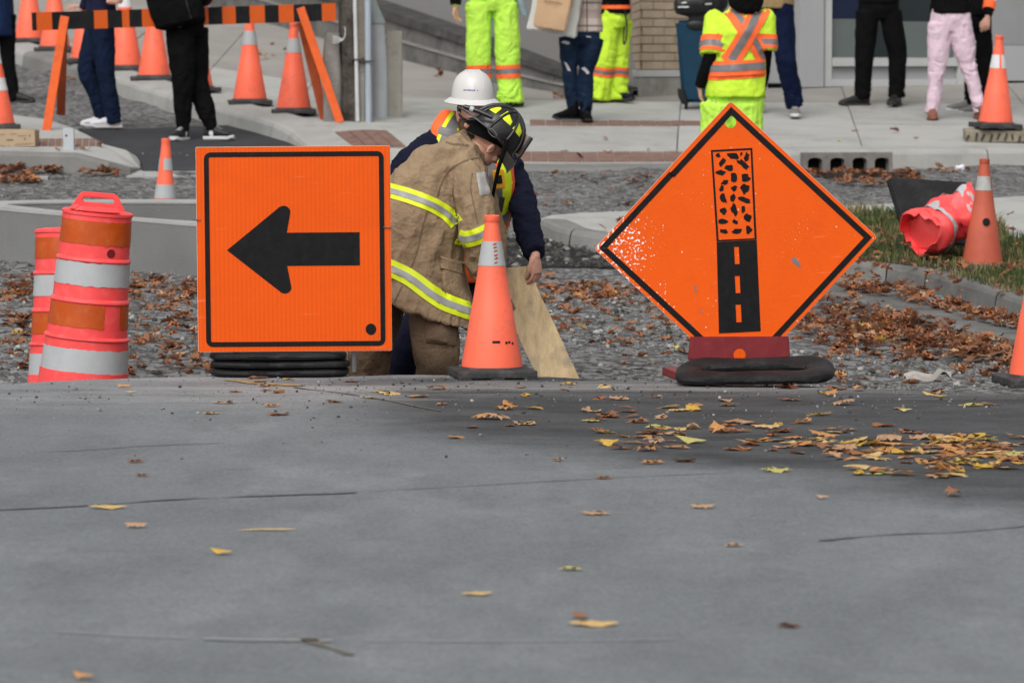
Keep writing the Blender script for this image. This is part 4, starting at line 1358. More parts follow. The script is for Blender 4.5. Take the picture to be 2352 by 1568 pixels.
def sign_material(name, col, ribs=False, flecks=False):
    m = mat(name, col, 0.42, 0.07, 2.2, 0.06, 60, spec=0.2, spots=((0.62, 0.075, 0.006), 0.45, 4.0))
    n, l = m.node_tree.nodes, m.node_tree.links
    b = n['Principled BSDF']; tc = n.new('ShaderNodeTexCoord')
    src = b.inputs['Base Color'].links[0].from_socket
    # scratches: long thin pale marks
    mp = n.new('ShaderNodeMapping'); mp.inputs['Scale'].default_value = (2.2, 1, 30); mp.inputs['Rotation'].default_value = (0, 0.25, 0); l.new(tc.outputs['Object'], mp.inputs['Vector'])
    t = n.new('ShaderNodeTexNoise'); t.inputs['Scale'].default_value = 1.6; t.inputs['Detail'].default_value = 3; l.new(mp.outputs['Vector'], t.inputs['Vector'])
    r = n.new('ShaderNodeValToRGB'); r.color_ramp.elements[0].position = 0.67; r.color_ramp.elements[1].position = 0.74; r.color_ramp.elements[1].color = (0.30, 0.30, 0.30, 1); l.new(t.outputs['Fac'], r.inputs['Fac'])
    mx = n.new('ShaderNodeMixRGB'); mx.inputs['Color2'].default_value = (1.0, 0.28, 0.13, 1); l.new(r.outputs['Color'], mx.inputs['Fac']); l.new(src, mx.inputs['Color1'])
    out = mx.outputs['Color']
    if ribs:
        w = n.new('ShaderNodeTexWave'); w.wave_type = 'BANDS'; w.bands_direction = 'X'; w.inputs['Scale'].default_value = 14; w.inputs['Distortion'].default_value = 0.3; l.new(tc.outputs['Object'], w.inputs['Vector'])
        mr = n.new('ShaderNodeMixRGB'); mr.blend_type = 'MULTIPLY'; mr.inputs['Fac'].default_value = 0.10; l.new(out, mr.inputs['Color1']); l.new(w.outputs['Color'], mr.inputs['Color2']); out = mr.outputs['Color']
    if flecks:  # small white flecks, denser towards the left corner
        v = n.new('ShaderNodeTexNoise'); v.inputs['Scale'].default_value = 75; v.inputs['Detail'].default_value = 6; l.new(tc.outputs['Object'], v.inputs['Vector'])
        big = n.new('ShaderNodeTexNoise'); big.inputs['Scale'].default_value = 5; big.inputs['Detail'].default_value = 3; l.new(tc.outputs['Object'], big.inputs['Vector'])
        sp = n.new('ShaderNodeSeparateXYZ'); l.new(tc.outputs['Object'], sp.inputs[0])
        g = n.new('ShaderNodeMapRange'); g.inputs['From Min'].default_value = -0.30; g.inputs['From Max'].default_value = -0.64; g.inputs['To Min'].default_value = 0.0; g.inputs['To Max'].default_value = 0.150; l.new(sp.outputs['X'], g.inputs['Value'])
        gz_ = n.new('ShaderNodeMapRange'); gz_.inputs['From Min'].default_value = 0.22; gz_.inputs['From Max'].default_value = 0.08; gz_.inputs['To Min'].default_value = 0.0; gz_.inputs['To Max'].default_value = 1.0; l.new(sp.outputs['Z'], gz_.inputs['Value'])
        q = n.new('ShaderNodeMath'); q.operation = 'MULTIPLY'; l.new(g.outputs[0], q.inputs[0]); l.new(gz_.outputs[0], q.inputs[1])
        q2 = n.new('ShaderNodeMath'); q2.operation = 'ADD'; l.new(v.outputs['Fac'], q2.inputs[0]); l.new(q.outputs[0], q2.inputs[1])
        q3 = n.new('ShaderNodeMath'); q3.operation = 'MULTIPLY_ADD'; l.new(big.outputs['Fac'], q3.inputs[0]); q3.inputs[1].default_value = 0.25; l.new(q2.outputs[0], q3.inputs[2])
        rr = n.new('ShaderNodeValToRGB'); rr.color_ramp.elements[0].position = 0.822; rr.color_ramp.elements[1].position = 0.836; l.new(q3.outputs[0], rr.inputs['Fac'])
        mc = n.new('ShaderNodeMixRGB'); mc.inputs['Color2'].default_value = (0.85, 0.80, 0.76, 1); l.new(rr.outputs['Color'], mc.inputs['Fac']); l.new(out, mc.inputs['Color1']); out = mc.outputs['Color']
    l.new(out, b.inputs['Base Color'])


sign_material('sign_orange', (0.77, 0.092, 0.002), ribs=True)
sign_material('sign_orange_flecked', (0.78, 0.098, 0.003), flecks=True)

# square arrow sign
YS = 20.96
a0, a1 = P(456, 806, YS), P(900, 806, YS)
top = P(450, 337, YS)
W_, H_ = a1.x - a0.x, top.z - a0.z
asg = thing('arrow_sign', 'square orange sign with a black arrow pointing left', 'road sign', ((a0.x + a1.x) / 2, YS, a0.z))
Rt = Matrix.Rotation(math.radians(-0.45), 3, 'Y')
def place(bm, par_loc, R=None):
    for v in bm.verts: v.co = (R @ v.co if R is not None else v.co) + V(par_loc)
    return bm
AL = V(asg.location)
def sign_part(name, bm, material, par, loc, R, smooth=False):
    o = obj(name, bm, material, None, smooth); o.parent = par
    o.rotation_euler = R.to_euler() if R is not None else (0, 0, 0)
    return o
w2 = W_ / 2
out_ = rounded(-w2, 0, w2, H_, 0.008, 3)
sign_part('panel', prism(out_, 0.0, 0.012), 'sign_orange', asg, None, Rt)
sign_part('panel_core', prism(rounded(-w2 - 0.002, -0.002, w2 + 0.001, H_ + 0.002, 0.008, 3), 0.0015, 0.0105), 'sign_edge', asg, None, Rt)
bw = 0.025; mg = 0.03
bo = rounded(-w2 + 0.040, mg - 0.006, w2 - 0.032, H_ - mg + 0.004, 0.035); bi = rounded(-w2 + 0.040 + bw, mg - 0.006 + bw, w2 - 0.032 - bw, H_ - mg + 0.004 - bw, 0.008)
sign_part('border', prism(bo, -0.0022, 0.0005, [bi]), 'sign_black', asg, None, Rt)
sx = lambda x: (x - 678) / 445 * W_
sz = lambda y: (806 - y) / 469 * H_
def arc_pts(c, r, a0, a1, n=8): return [(c[0] + r * math.cos(math.radians(a0 + (a1 - a0) * k / n)), c[1] + r * math.sin(math.radians(a0 + (a1 - a0) * k / n))) for k in range(n + 1)]
arr = [(sx(524), sz(573))] + arc_pts((sx(656), sz(658)), sx(694) - sx(678.5), 232, 350)[::1] + [(sx(662), sz(610)), (sx(829), sz(610)), (sx(829), sz(534)), (sx(662), sz(534))] + arc_pts((sx(655), sz(488)), sx(694) - sx(678), 10, 128)
sign_part('arrow', prism(arr, -0.0022, 0.0005), 'sign_black', asg, None, Rt)
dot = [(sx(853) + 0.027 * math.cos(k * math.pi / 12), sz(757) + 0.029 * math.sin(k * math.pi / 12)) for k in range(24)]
sign_part('hole_disc', prism(dot, -0.0022, 0.0005), 'sign_black', asg, None, Rt)  # flat black disc painted in for the dark of a hole
for x_, y_ in ((sx(455), sz(503)), (sx(893), sz(524))):
    bm = bmesh.new(); add_tube(bm, [(x_ - 0.02, 0.02, y_ + .002), (x_ - 0.018, -0.006, y_ + .002), (x_ + 0.018, -0.006, y_), (x_ + 0.02, 0.02, y_)], 0.003, 8)
    sign_part('wire_tie', bm, 'wire', asg, None, Rt)
bm = bmesh.new()
for x_ in (-0.3, 0.3):
    add_tube(bm, [(x_, 0.03, 0.02), (x_ * 0.9, 0.10, 0.9)], 0.012, 8)
    add_tube(bm, [(x_, 0.035, 0.05), (x_, 0.06, -0.11)], 0.012, 8)
add_tube(bm, [(-0.33, 0.045, 0.45), (0.33, 0.045, 0.45)], 0.012, 8)
sign_part('stand', bm, 'steel', asg, None, None)

# black rubber ring weights stacked under it
def rubber_ring(label, loc, sx_, sy_, th, rot, group=None, hole=0.55, lump=0.012, seed=0):
    t = thing('rubber_weight', label, 'sign weight', loc, group)
    bm = bmesh.new()
    n = 44
    pts = []
    for k in range(n):
        a = 2 * math.pi * k / n
        ca, sa = math.cos(a), math.sin(a)
        e = 0.42
        pts.append(V((math.copysign(abs(ca) ** e, ca) * (sx_ / 2 - th), math.copysign(abs(sa) ** e, sa) * (sy_ / 2 - th * 1.2), 0)))
    fr = []
    for i in range(n):
        t_ = (pts[(i + 1) % n] - pts[i - 1]).normalized(); nn = V((t_.y, -t_.x, 0))
        fr.append((pts[i] + V((0, 0, th * 0.5)), nn * th * 1.25, V((0, 0, th * 0.5))))
    loft(bm, fr, 14, False, True, 2.6)
    for v in bm.verts: v.co += noise.noise_vector(v.co * 6 + V((seed, 0, 0))) * lump
    bmesh.ops.recalc_face_normals(bm, faces=bm.faces)
    o = obj('ring', bm, 'rubber', None, True); o.parent = t
    t.rotation_euler = rot
    bm = bmesh.new()
    for x_ in (-0.10, 0.06):
        add_box(bm, (x_, -sy_ / 2 + th * 0.05, th * 0.62), (0.10, 0.012, 0.006), None, 0.002)
    o = obj('moulded_lug', bm, 'rubber', None); o.parent = t
    return t
mid = GA(643, 861)
for k, (lab, dx_) in enumerate((('bottom black rubber ring of the stack under the arrow sign', 0.0), ('middle black rubber ring of the stack under the arrow sign', 0.006), ('top black rubber ring of the stack under the arrow sign', -0.005))):
    rubber_ring(lab, (mid.x + dx_, 21.12, 0.002 + k * 0.041), 0.70 - 0.01 * (k == 2), 0.36, 0.040, (0, 0, 0.01 * k - 0.01), 'rubber rings stacked under the arrow sign', seed=k * 3, lump=0.006)

# diamond sign
YD = 20.78
ctr = P(1690, 558, YD); half = 325.0 / FPX * YD
dsg = thing('diamond_sign', 'orange diamond sign showing pavement turning to gravel on a red stand', 'road sign', (ctr.x, YD, P(1700, 868, YD).z))
Rd = Matrix.Rotation(math.radians(-2.35), 3, 'Y')
def dpart(name, bm, material, smooth=False):
    o = obj(name, bm, material, None, smooth); o.parent = dsg
    o.location = V((ctr.x, YD, ctr.z)) - V(dsg.location); o.rotation_euler = Rd.to_euler()
    return o
def pxl(x, y):
    """print pixel to the sign's own unrotated plane"""
    q = V(((x - 1690) / FPX * YD, 0, -(y - 558) / FPX * YD)); q = Rd.inverted() @ q
    return (q.x, q.z)
h = half; cut = 0.45
def diamond(h, r):
    pts = []
    for cx_, cz_, a0 in ((h - r * 1.414, 0, -45), (0, h - r * 1.414, 45), (-h + r * 1.414, 0, 135), (0, -h + r * 1.414, 225)):
        for k in range(5):
            a = math.radians(a0 + 90 * k / 4); pts.append((cx_ + r * math.cos(a), cz_ + r * math.sin(a)))
    return pts
holec = pxl(1677, 281)
hole = [(holec[0] + 0.029 * math.cos(k * math.pi / 14), holec[1] + 0.030 * math.sin(k * math.pi / 14)) for k in range(28)]
dpart('panel', prism(diamond(h, 0.018), 0.0, 0.012, [hole]), 'sign_orange_flecked')
dpart('panel_core', prism(diamond(h + 0.002, 0.018), 0.0015, 0.0105, [hole]), 'sign_edge')
# border in pieces, with a slip on the upper left side
ho, hi_ = h - 0.026, h - 0.068
def quad(pts): return prism(pts, -0.0022, 0.0005)
def bd(a, b, s0=0.0, s1=1.0, sh=0.0):
    ca, cb_ = V((a[0], a[1])), V((b[0], b[1]))
    p0, p1 = ca.lerp(cb_, s0), ca.lerp(cb_, s1)
    q0, q1 = p0 * (hi_ / ho), p1 * (hi_ / ho)
    nn = (p0 + p1).normalized() * sh
    return [tuple(p0 + nn), tuple(p1 + nn), tuple(q1 + nn), tuple(q0 + nn)]
bm = quad(bd((0, ho), (ho, 0)))
T_, R__, B_, L_ = (0, ho), (ho, 0), (0, -ho), (-ho, 0)
for piece in (bd(T_, R__), bd(R__, B_), bd(B_, L_), bd(L_, T_, 0, 0.54, 0.004), bd(L_, T_, 0.535, 1.0, -0.004)):
    dpart('border_strip', quad(piece), 'sign_black')
fo = [pxl(*q) for q in ((1632, 345), (1727, 340), (1738, 550), (1646, 555))]
fi = [pxl(*q) for q in ((1636.5, 349), (1723, 344.5), (1733, 547), (1650.5, 551))]
dpart('gravel_frame', prism(fo, -0.0022, 0.0005, [fi]), 'sign_black')
blobs = [(1649, 357, 9, 8, 0), (1681, 358, 26, 13, 15), (1714, 360, 9, 17, 10), (1702, 354, 5, 8, 20), (1657, 373, 20, 11, -50), (1706, 377, 25, 11, 40), (1675, 385, 16, 12, 0), (1655, 397, 21, 11, 10), (1685, 407, 15, 16, 30), (1712, 409, 19, 14, 0), (1664, 419, 18, 9, -15), (1657, 433, 9, 13, 0), (1686, 433, 11, 11, 0), (1710, 434, 19, 20, 0), (1661, 455, 12, 24, -25), (1684, 454, 10, 15, 10), (1708, 458, 27, 11, 15), (1661, 484, 12, 15, 0), (1685, 481, 11, 25, -15), (1707, 481, 9, 14, 0), (1717, 500, 15, 14, 30), (1660, 508, 18, 9, 0), (1688, 509, 13, 9, 0), (1663, 531, 16, 11, -10), (1692, 531, 25, 10, -12), (1720, 527, 12, 16, 0)]
for (x, y, w, hh_, an) in blobs:
    pts = []
    n_ = 11
    for k in range(n_):
        a = 2 * math.pi * k / n_
        rr = 1 + random.uniform(-0.32, 0.34)
        w, hh_ = (w, hh_) if k else (w * 1.14, hh_ * 1.14)
        u, v = w / 2 * rr * math.cos(a), hh_ / 2 * rr * math.sin(a)
        ca, sa = math.cos(math.radians(an)), math.sin(math.radians(an))
        pts.append(pxl(x + u * ca - v * sa, y + u * sa + v * ca))
    dpart('gravel_patch', prism(pts, -0.0022, 0.0005), 'sign_black')
road = [pxl(*q) for q in ((1646, 556), (1738, 551), (1748, 761), (1652, 766))]
dash = [[pxl(*q) for q in qs] for qs in (((1686, 567), (1697, 566.5), (1699, 606), (1688, 606.5)), ((1688, 634), (1699, 633.5), (1701, 673), (1690, 673.5)), ((1690, 700), (1702, 699.5), (1704, 740), (1692, 740.5)))]
dpart('road_symbol', prism(road, -0.0022, 0.0005, dash), 'sign_black')
bm = bmesh.new()
def qbm(bm, pts):
    vs = [bm.verts.new((x, -0.001, z)) for x, z in pts]; bm.faces.new(vs)
for qs in (((1818, 593), (1826, 590), (1834, 600), (1841, 616), (1832, 612), (1822, 604)), ((1592, 655), (1595, 654), (1601, 670), (1599, 676), (1597, 668)), ((1607, 709), (1609, 708), (1614, 721), (1612, 722)), ((1583, 738), (1587, 742), (1596, 757), (1592, 757))):
    qbm(bm, [pxl(*q) for q in qs])
solid(bm, 0.0008)
o_ = dpart('scuff', bm, 'reflect_grey'); o_['kind'] = 'stuff'
# red stand (upright with the ground, not with the panel)
def spart(name, bm, material, smooth=False, par=dsg):
    o = obj(name, bm, material, None, smooth); o.parent = par
    return o
sc0 = V(dsg.location)
def rel(x, y, d=YD): return P(x, y, d) - sc0
l, r_ = rel(1580, 773), rel(1813, 775)
zt, zbm = rel(1697, 773).z, rel(1697, 826).z
bm = prism([(l.x, zbm), (l.x + 0.012, zt), (r_.x - 0.005, zt + 0.002), (r_.x + 0.004, zbm)], -0.028, 0.03)
bmesh.ops.bevel(bm, geom=[e for e in bm.edges if e.is_manifold and e.calc_face_angle(0) > 0.6], offset=0.006, segments=2, affect='EDGES')
spart('stand_box', bm, 'red_base')
hx = rel(1698, 814)
bm = prism([(hx.x + 0.031 * math.cos(k * math.pi / 14), hx.z + 0.031 * math.sin(k * math.pi / 14)) for k in range(28)], -0.031, -0.026)
spart('stand_disc', bm, 'sign_orange')
for xx in (1560, 1612, 1790):
    q = rel(xx, 858)
    bm = box((q.x + (0.16 if xx == 1790 else 0), -0.03 + 0.10 * (xx != 1560), 0.024), (0.10, 0.42, 0.045), Matrix.Rotation(0.15 if xx < 1700 else -0.15, 3, 'Z'), 0.006)
    spart('stand_leg', bm, 'red_base')
q = rel(1697, 845); spart('cross_bar', box((q.x, -0.02, 0.02), (0.55, 0.06, 0.03), None, 0.005), 'red_base')
dw = GA(1731, 880)
rubber_ring('large lumpy black rubber ring lying on the legs of the diamond sign', (dw.x, 20.53, 0.034), 0.78, 0.45, 0.060, (math.radians(9.5), math.radians(-1.5), -0.07), None, seed=9, lump=0.017)

# ------------------------------------------------------------------ barricade
fl, fr_ = GS(105, 299), GS(782, 281)
bt = thing('barricade', 'wooden barricade with an orange and black striped board on leaning orange legs', 'barricade', tuple((fl + fr_) / 2))
e0, e1 = P(75, 50, 35.6), P(769, 28, 37.05)
dv = (e1 - e0); Lg = dv.length; u = dv.normalized(); n_ = V((-u.y, u.x, 0)).normalized(); w_up = u.cross(n_) * -1
w_up = V((0, 0, 1)) if w_up.z < 0 else w_up
RB = Matrix((u, n_, u.cross(n_))).transposed()
bh_ = 0.155
def bpart(name, ua, ub, mat_, th, hgt=bh_):
    return obj(name, box(e0 + u * ((ua + ub) / 2), (ub - ua, th, hgt), RB), mat_, bt)
bpart('board', 0, Lg, 'stripe_black', 0.035)
k_ = Lg / (769 - 75)
for x0, x1 in ((80, 117), (213, 246), (284, 315), (346, 384), (420, 452), (484, 501), (501, 534), (560, 582), (613, 648), (680, 716), (735, 769)):
    pass
for x0, x1 in ((82, 116), (210, 240), (273, 289), (318, 353), (384, 416), (440, 470), (502, 533), (566, 601), (634, 669), (756 - 20, 769)):
    bpart('stripe', (x0 - 75) * k_, (x1 - 75) * k_, 'stripe_orange', 0.039, bh_ + 0.004)
def leg(name, pa, pb, w, th, m_):
    bm = bmesh.new()
    t = (pb - pa); L_ = t.length; t = t.normalized(); nn = V((0, 1, 0)).cross(t).normalized(); bb = t.cross(nn)
    add_box(bm, (0, 0, 0), (w, th, L_), None, 0.004)
    Rm = Matrix((nn, bb, t)).transposed()
    for v in bm.verts: v.co = Rm @ v.co + (pa + pb) / 2
    return obj(name, bm, m_, bt)
leg('leg', P(149, 38, 35.45), GS(107, 299), 0.075, 0.03, 'barrier_orange')
leg('leg', P(146, 40, 35.85), GS(140, 262), 0.075, 0.03, 'barrier_brown')
leg('leg', P(690, 18, 36.85), GS(781, 281), 0.075, 0.03, 'barrier_orange')
leg('leg', P(693, 50, 37.1), GS(746, 273), 0.085, 0.035, 'barrier_brown')
web = [P(690, 56, 37.02), P(700, 56, 37.02), P(738, 142, 37.0), P(722, 148, 37.05)]
bm = bmesh.new(); bm.faces.new([bm.verts.new(q) for q in web]); solid(bm, 0.015)
obj('gusset', bm, 'barrier_brown', bt)

# ------------------------------------------------------------------ pole, pipes, posts
up0 = GS(812, 276)
pole = thing('utility_pole', 'weathered dark wooden utility pole with conduits strapped to it', 'utility pole', tuple(up0))
bm = bmesh.new()
rings = []
for i in range(46):
    z = -0.2 + i * 0.11
    rings.append((V((up0.x, up0.y, up0.z + z)), V((0.135, 0, 0)), V((0, 0.135, 0))))
loft(bm, rings, 40)
for v in bm.verts:
    d = V((v.co.x - up0.x, v.co.y - up0.y, 0)); a = math.atan2(d.y, d.x)
    d.normalize()
    v.co += d * (0.016 * noise.noise(V((a * 3.5, 0, v.co.z * 0.8))) + 0.012 * noise.noise(V((a * 11, 3, v.co.z * 1.1))))
obj('trunk', bm, 'wood_old', pole, True)
def vtube(name, px0, px1, y0, y1, d, m_, par, hgt=None, top_px=None):
    bm = bmesh.new()
    b0 = P((px0 + px1) / 2, y1, d); r = (px1 - px0) / 2 * d / FPX
    tp = P((px0 + px1) / 2 + (top_px or 0), y0, d)
    add_tube(bm, [b0 - V((0, 0, 0.05)), b0.lerp(tp, 0.33), b0.lerp(tp, 0.66) , tp], r, 16)
    return obj(name, bm, m_, par, True)
dp = up0.y
vtube('conduit', 817, 826, -180, 266, dp - 0.17, 'pvc_white', pole, top_px=-11)
vtube('conduit', 839, 854, -180, 274, dp - 0.15, 'pipe_blue', pole, top_px=-3)
obj('cover_board', box((P(826, 150, dp - 0.12).x, dp - 0.125, (P(826, 70, dp).z + P(826, 270, dp).z) / 2), (0.09, 0.03, P(826, 70, dp).z - P(826, 270, dp).z + .1)), 'wood_grey', pole)
obj('cover_board', box((P(828, 60, dp - 0.12).x, dp - 0.145, (P(826, -150, dp).z + P(826, 135, dp).z) / 2), (0.10, 0.03, P(826, -150, dp).z - P(826, 135, dp).z)), 'wood_brown', pole)
bm = bmesh.new()
for k in range(4):
    add_tube(bm, [P(764, 84 + k * 5, dp - 0.19), P(776, 86 + k * 4, dp - 0.2), P(789, 90, dp - 0.19), P(793, 76, dp - 0.17), P(792, 62, dp - 0.16)], 0.004, 8, k=3)
obj('loose_cable', bm, 'pvc_white', pole)
for xx, yy in ((820, 137), (847, 141)):
    q = P(xx, yy, dp - 0.16)
    obj('strap', box(q, (0.10, 0.07, 0.012)), 'wood_old', pole)
ob = GS(762, 279)
sp_ = thing('old_post', 'rough pale stub of an old wooden post beside the utility pole', 'post', tuple(ob))
bm = bmesh.new()
z1 = P(762, 76, ob.y).z - ob.z
loft(bm, [(V((ob.x, ob.y + 0.1, ob.z - 0.1 + (z1 + 0.1) * i / 18)), V((0.085 * (1 - 0.15 * i / 18), 0, 0)), V((0, 0.075, 0))) for i in range(19)], 22, power=3)
for v in bm.verts: v.co += noise.noise_vector(V((v.co.x * 8, v.co.y * 8, v.co.z * 3))) * 0.022
obj('stub', bm, 'wood_grey', sp_, True)
rp = GS(873, 271)
rpt = thing('riser_pipe', 'thick pale metal pipe with a conical adapter on top', 'pipe', tuple(rp))
bm = bmesh.new()
q0 = V((rp.x, rp.y + 0.05, rp.z)); zt = P(871, 52, rp.y).z
add_tube(bm, [q0 - V((0, 0, 0.1)), q0 + V((-0.01, 0, 0.5)), V((rp.x - 0.035, rp.y + 0.05, zt))], [0.072, 0.074, 0.070], 24, k=4)
obj('pipe', bm, 'galvanised', rpt, True)
bm = bmesh.new()
def ringz(x, z, r): return (V((x, rp.y + 0.05, z)), V((r, 0, 0)), V((0, r, 0)))
loft(bm, [ringz(rp.x - 0.035, zt - 0.01, 0.082), ringz(rp.x - 0.04, zt + 0.02, 0.084), ringz(rp.x - 0.075, zt + 0.17, 0.05), ringz(rp.x - 0.08, zt + 0.22, 0.042), ringz(rp.x - 0.085, zt + 0.9, 0.042)], 24)
obj('adapter', bm, 'galv_green', rpt, True)
cpst = GS(906, 270)
cpt = thing('concrete_post', 'square weathered concrete post right of the pipe', 'post', tuple(cpst))
zt = P(906, 72, cpst.y).z
bm = box((cpst.x, cpst.y + 0.06, (cpst.z + zt) / 2 - 0.05), (0.142, 0.13, zt - cpst.z + 0.1), None, 0.008)
bmesh.ops.subdivide_edges(bm, edges=bm.edges[:], cuts=3)
for v in bm.verts: v.co += noise.noise_vector(v.co * 7) * 0.006
obj('shaft', bm, 'post_concrete', cpt)

# rag on the gravel at the right
rg_ = GA(2138, 884)
rag = thing('rag', 'crumpled pale rag lying on the gravel at the road edge', 'rag', (rg_.x, rg_.y, 0))
bm = bmesh.new()
bmesh.ops.create_grid(bm, x_segments=26, y_segments=14, size=0.5)
for v in bm.verts:
    x, y = v.co.x * 0.24, v.co.y * 0.22
    hgt = 0.024 + 0.045 * max(0, noise.noise(V((x * 14, y * 10, 1)))) + (0.05 * math.exp(-((x - 0.06) / 0.035) ** 2) if y < 0.09 else 0.02) + 0.012 * math.exp(-((x + 0.08) / 0.03) ** 2)
    v.co = V((x + 0.02 * noise.noise(V((y * 9, 2, 0))), y, hgt)) + V((rg_.x, rg_.y + 0.06, 0))
solid(bm, 0.003)
obj('cloth', bm, 'rag', rag, True)
# crumpled white paper in the far gutter
wp = GR(2205, 391)
pt = thing('paper_scrap', 'small crumpled white paper scrap in the far gutter', 'litter', tuple(wp))
bm = bmesh.new(); add_ellipsoid(bm, wp + V((0, 0, 0.02)), (0.05, 0.03, 0.025), None, 3)
for v in bm.verts: v.co += noise.noise_vector(v.co * 30) * 0.016
obj('scrap', bm, 'sock_white', pt)
# ------------------------------------------------------------------ people
def frame_of(f, up=(0, 0, 1)):
    f = V(f).normalized(); up = V(up)
    r = f.cross(up).normalized(); u = r.cross(f).normalized()
    return f, r, u                                             # forward, right, up


def add_head(bm, c, f, up=(0, 0, 1), k=1.0):
    """skull, jaw, brow, nose, lips, ears melted into one; c is the middle of the head"""
    f, r, u = frame_of(f, up)
    R = Matrix((r, f, u)).transposed()
    E = lambda p, rad: add_ellipsoid(bm, V(c) + (R @ V(p)) * k, [q * k for q in rad], R, 3)
    E((0, -0.012, 0.030), (0.075, 0.095, 0.088))
    E((0, 0.022, -0.030), (0.062, 0.072, 0.080))
    E((0, 0.045, -0.085), (0.040, 0.040, 0.028))
    E((0, 0.072, 0.018), (0.050, 0.020, 0.014))
    E((0, 0.092, -0.022), (0.012, 0.019, 0.026)); E((0, 0.103, -0.036), (0.016, 0.013, 0.011))
    E((0, 0.082, -0.064), (0.024, 0.012, 0.008)); E((0, 0.078, -0.076), (0.021, 0.012, 0.008))
    for s in (-1, 1):
        E((s * 0.045, 0.060, -0.025), (0.022, 0.022, 0.020))
        E((s * 0.078, -0.012, -0.005), (0.010, 0.020, 0.032)); E((s * 0.084, -0.022, 0.008), (0.008, 0.013, 0.020))


def add_hand(bm, wrist, d, side, palm, k=1.0, curl=0.5, thumb=1.0, spread=0.0, tcurl=0.35):
    """palm with four bent fingers of unequal length and a thumb leaving the side; d along the hand, side towards the thumb, palm = way the fingers curl"""
    d, side, palm = V(d).normalized(), V(side).normalized(), V(palm).normalized()
    w = V(wrist)
    loft(bm, [(w, side * 0.027 * k, palm * 0.020 * k), (w + d * 0.03 * k, side * 0.036 * k, palm * 0.019 * k), (w + d * 0.07 * k, side * 0.043 * k, palm * 0.016 * k), (w + d * 0.098 * k, side * 0.040 * k, palm * 0.013 * k)], 16)
    for i, (o, L) in enumerate(((0.031, 0.072), (0.0105, 0.082), (-0.0105, 0.076), (-0.031, 0.060))):
        p = w + (d * (0.090 - 0.004 * abs(i - 1)) + side * o) * k
        pts, ang = [p - d * 0.02 * k, p], 0.0
        for j, fr in enumerate((0.45, 0.32, 0.23)):
            ang += curl * (0.9, 1.1, 0.8)[j]
            dirv = d * math.cos(ang) + palm * math.sin(ang) + side * spread * (o / 0.03) * math.cos(ang)
            p = p + dirv.normalized() * L * fr * k; pts.append(p)
        capsule(bm, pts, [0.0098 * k, 0.0098 * k, 0.0092 * k, 0.0085 * k, 0.0075 * k], 10, 2)
    p = w + (d * 0.028 + side * 0.030) * k
    q1 = p + (d * 0.030 + side * 0.022 * thumb + palm * 0.010) * k
    q2 = q1 + (d * 0.028 + side * 0.006 * thumb + palm * 0.026 * tcurl) * k
    q3 = q2 + (d * 0.022 - side * 0.004 + palm * 0.030 * tcurl) * k
    capsule(bm, [p - d * 0.01 * k, p, q1, q2, q3], [0.014 * k, 0.0145 * k, 0.0125 * k, 0.0108 * k, 0.009 * k], 10, 2)


def shoe(par, ankle, heading, length=0.29, width=0.10, upper='shoe_black', sole='sole_dark', tall=0.10, sole_h=0.028, ground=None):
    """a shoe under an ankle: upper and sole follow a last-shaped outline"""
    h = V((heading[0], heading[1], 0)).normalized(); s = V((-h.y, h.x, 0))
    slope = V((0, 0, 1))
    z0 = ground
    heel = V((ankle[0], ankle[1], z0)) - h * 0.07
    prof = [(0.0, 0.60, 0.62), (0.06, 0.70, 0.86), (0.2, 0.74, 1.0), (0.36, 0.74, 0.98), (0.5, 0.84, 0.74), (0.66, 0.98, 0.56), (0.80, 1.0, 0.46), (0.92, 0.80, 0.36), (0.985, 0.45, 0.26)]
    bm = bmesh.new(); rings = []
    for t, w, hh in prof:
        c = heel + h * t * length
        rings.append((c + V((0, 0, sole_h + tall * hh * 0.42)), s * width / 2 * w, V((0, 0, 1)) * tall * hh * 0.60))
    loft(bm, rings, 18, True, power=2.3)
    for v in bm.verts:
        v.co.z = max(v.co.z, z0 + sole_h * 0.7)
    up_o = obj('shoe', bm, upper, par, True)
    bm = bmesh.new(); rings = []
    for t, w, hh in prof:
        c = heel + h * (t * (length + 0.012) - 0.006) + V((0, 0, (0.012 if t > 0.9 else 0)))
        rings.append((c + V((0, 0, sole_h * 0.5)), s * (width / 2 * w + 0.006), V((0, 0, 1)) * sole_h * 0.5))
    loft(bm, rings, 18, True, power=4)
    obj('sole', bm, sole, up_o, True)
    # laces
    bm = bmesh.new()
    for k in range(3):
        t = 0.44 + k * 0.07
        hh = np.interp(t, [p[0] for p in prof], [p[2] for p in prof])
        c = heel + h * t * length + V((0, 0, sole_h + tall * hh * 1.0))
        add_tube(bm, [c - s * 0.022 - V((0, 0, 0.006)), c + V((0, 0, 0.002)), c + s * 0.022 - V((0, 0, 0.006))], 0.004, 6)
    o = obj('laces', bm, sole, up_o); o['kind'] = 'stuff'
    return up_o


def px_m(Y): return FPX / Y


class Person:
    pass


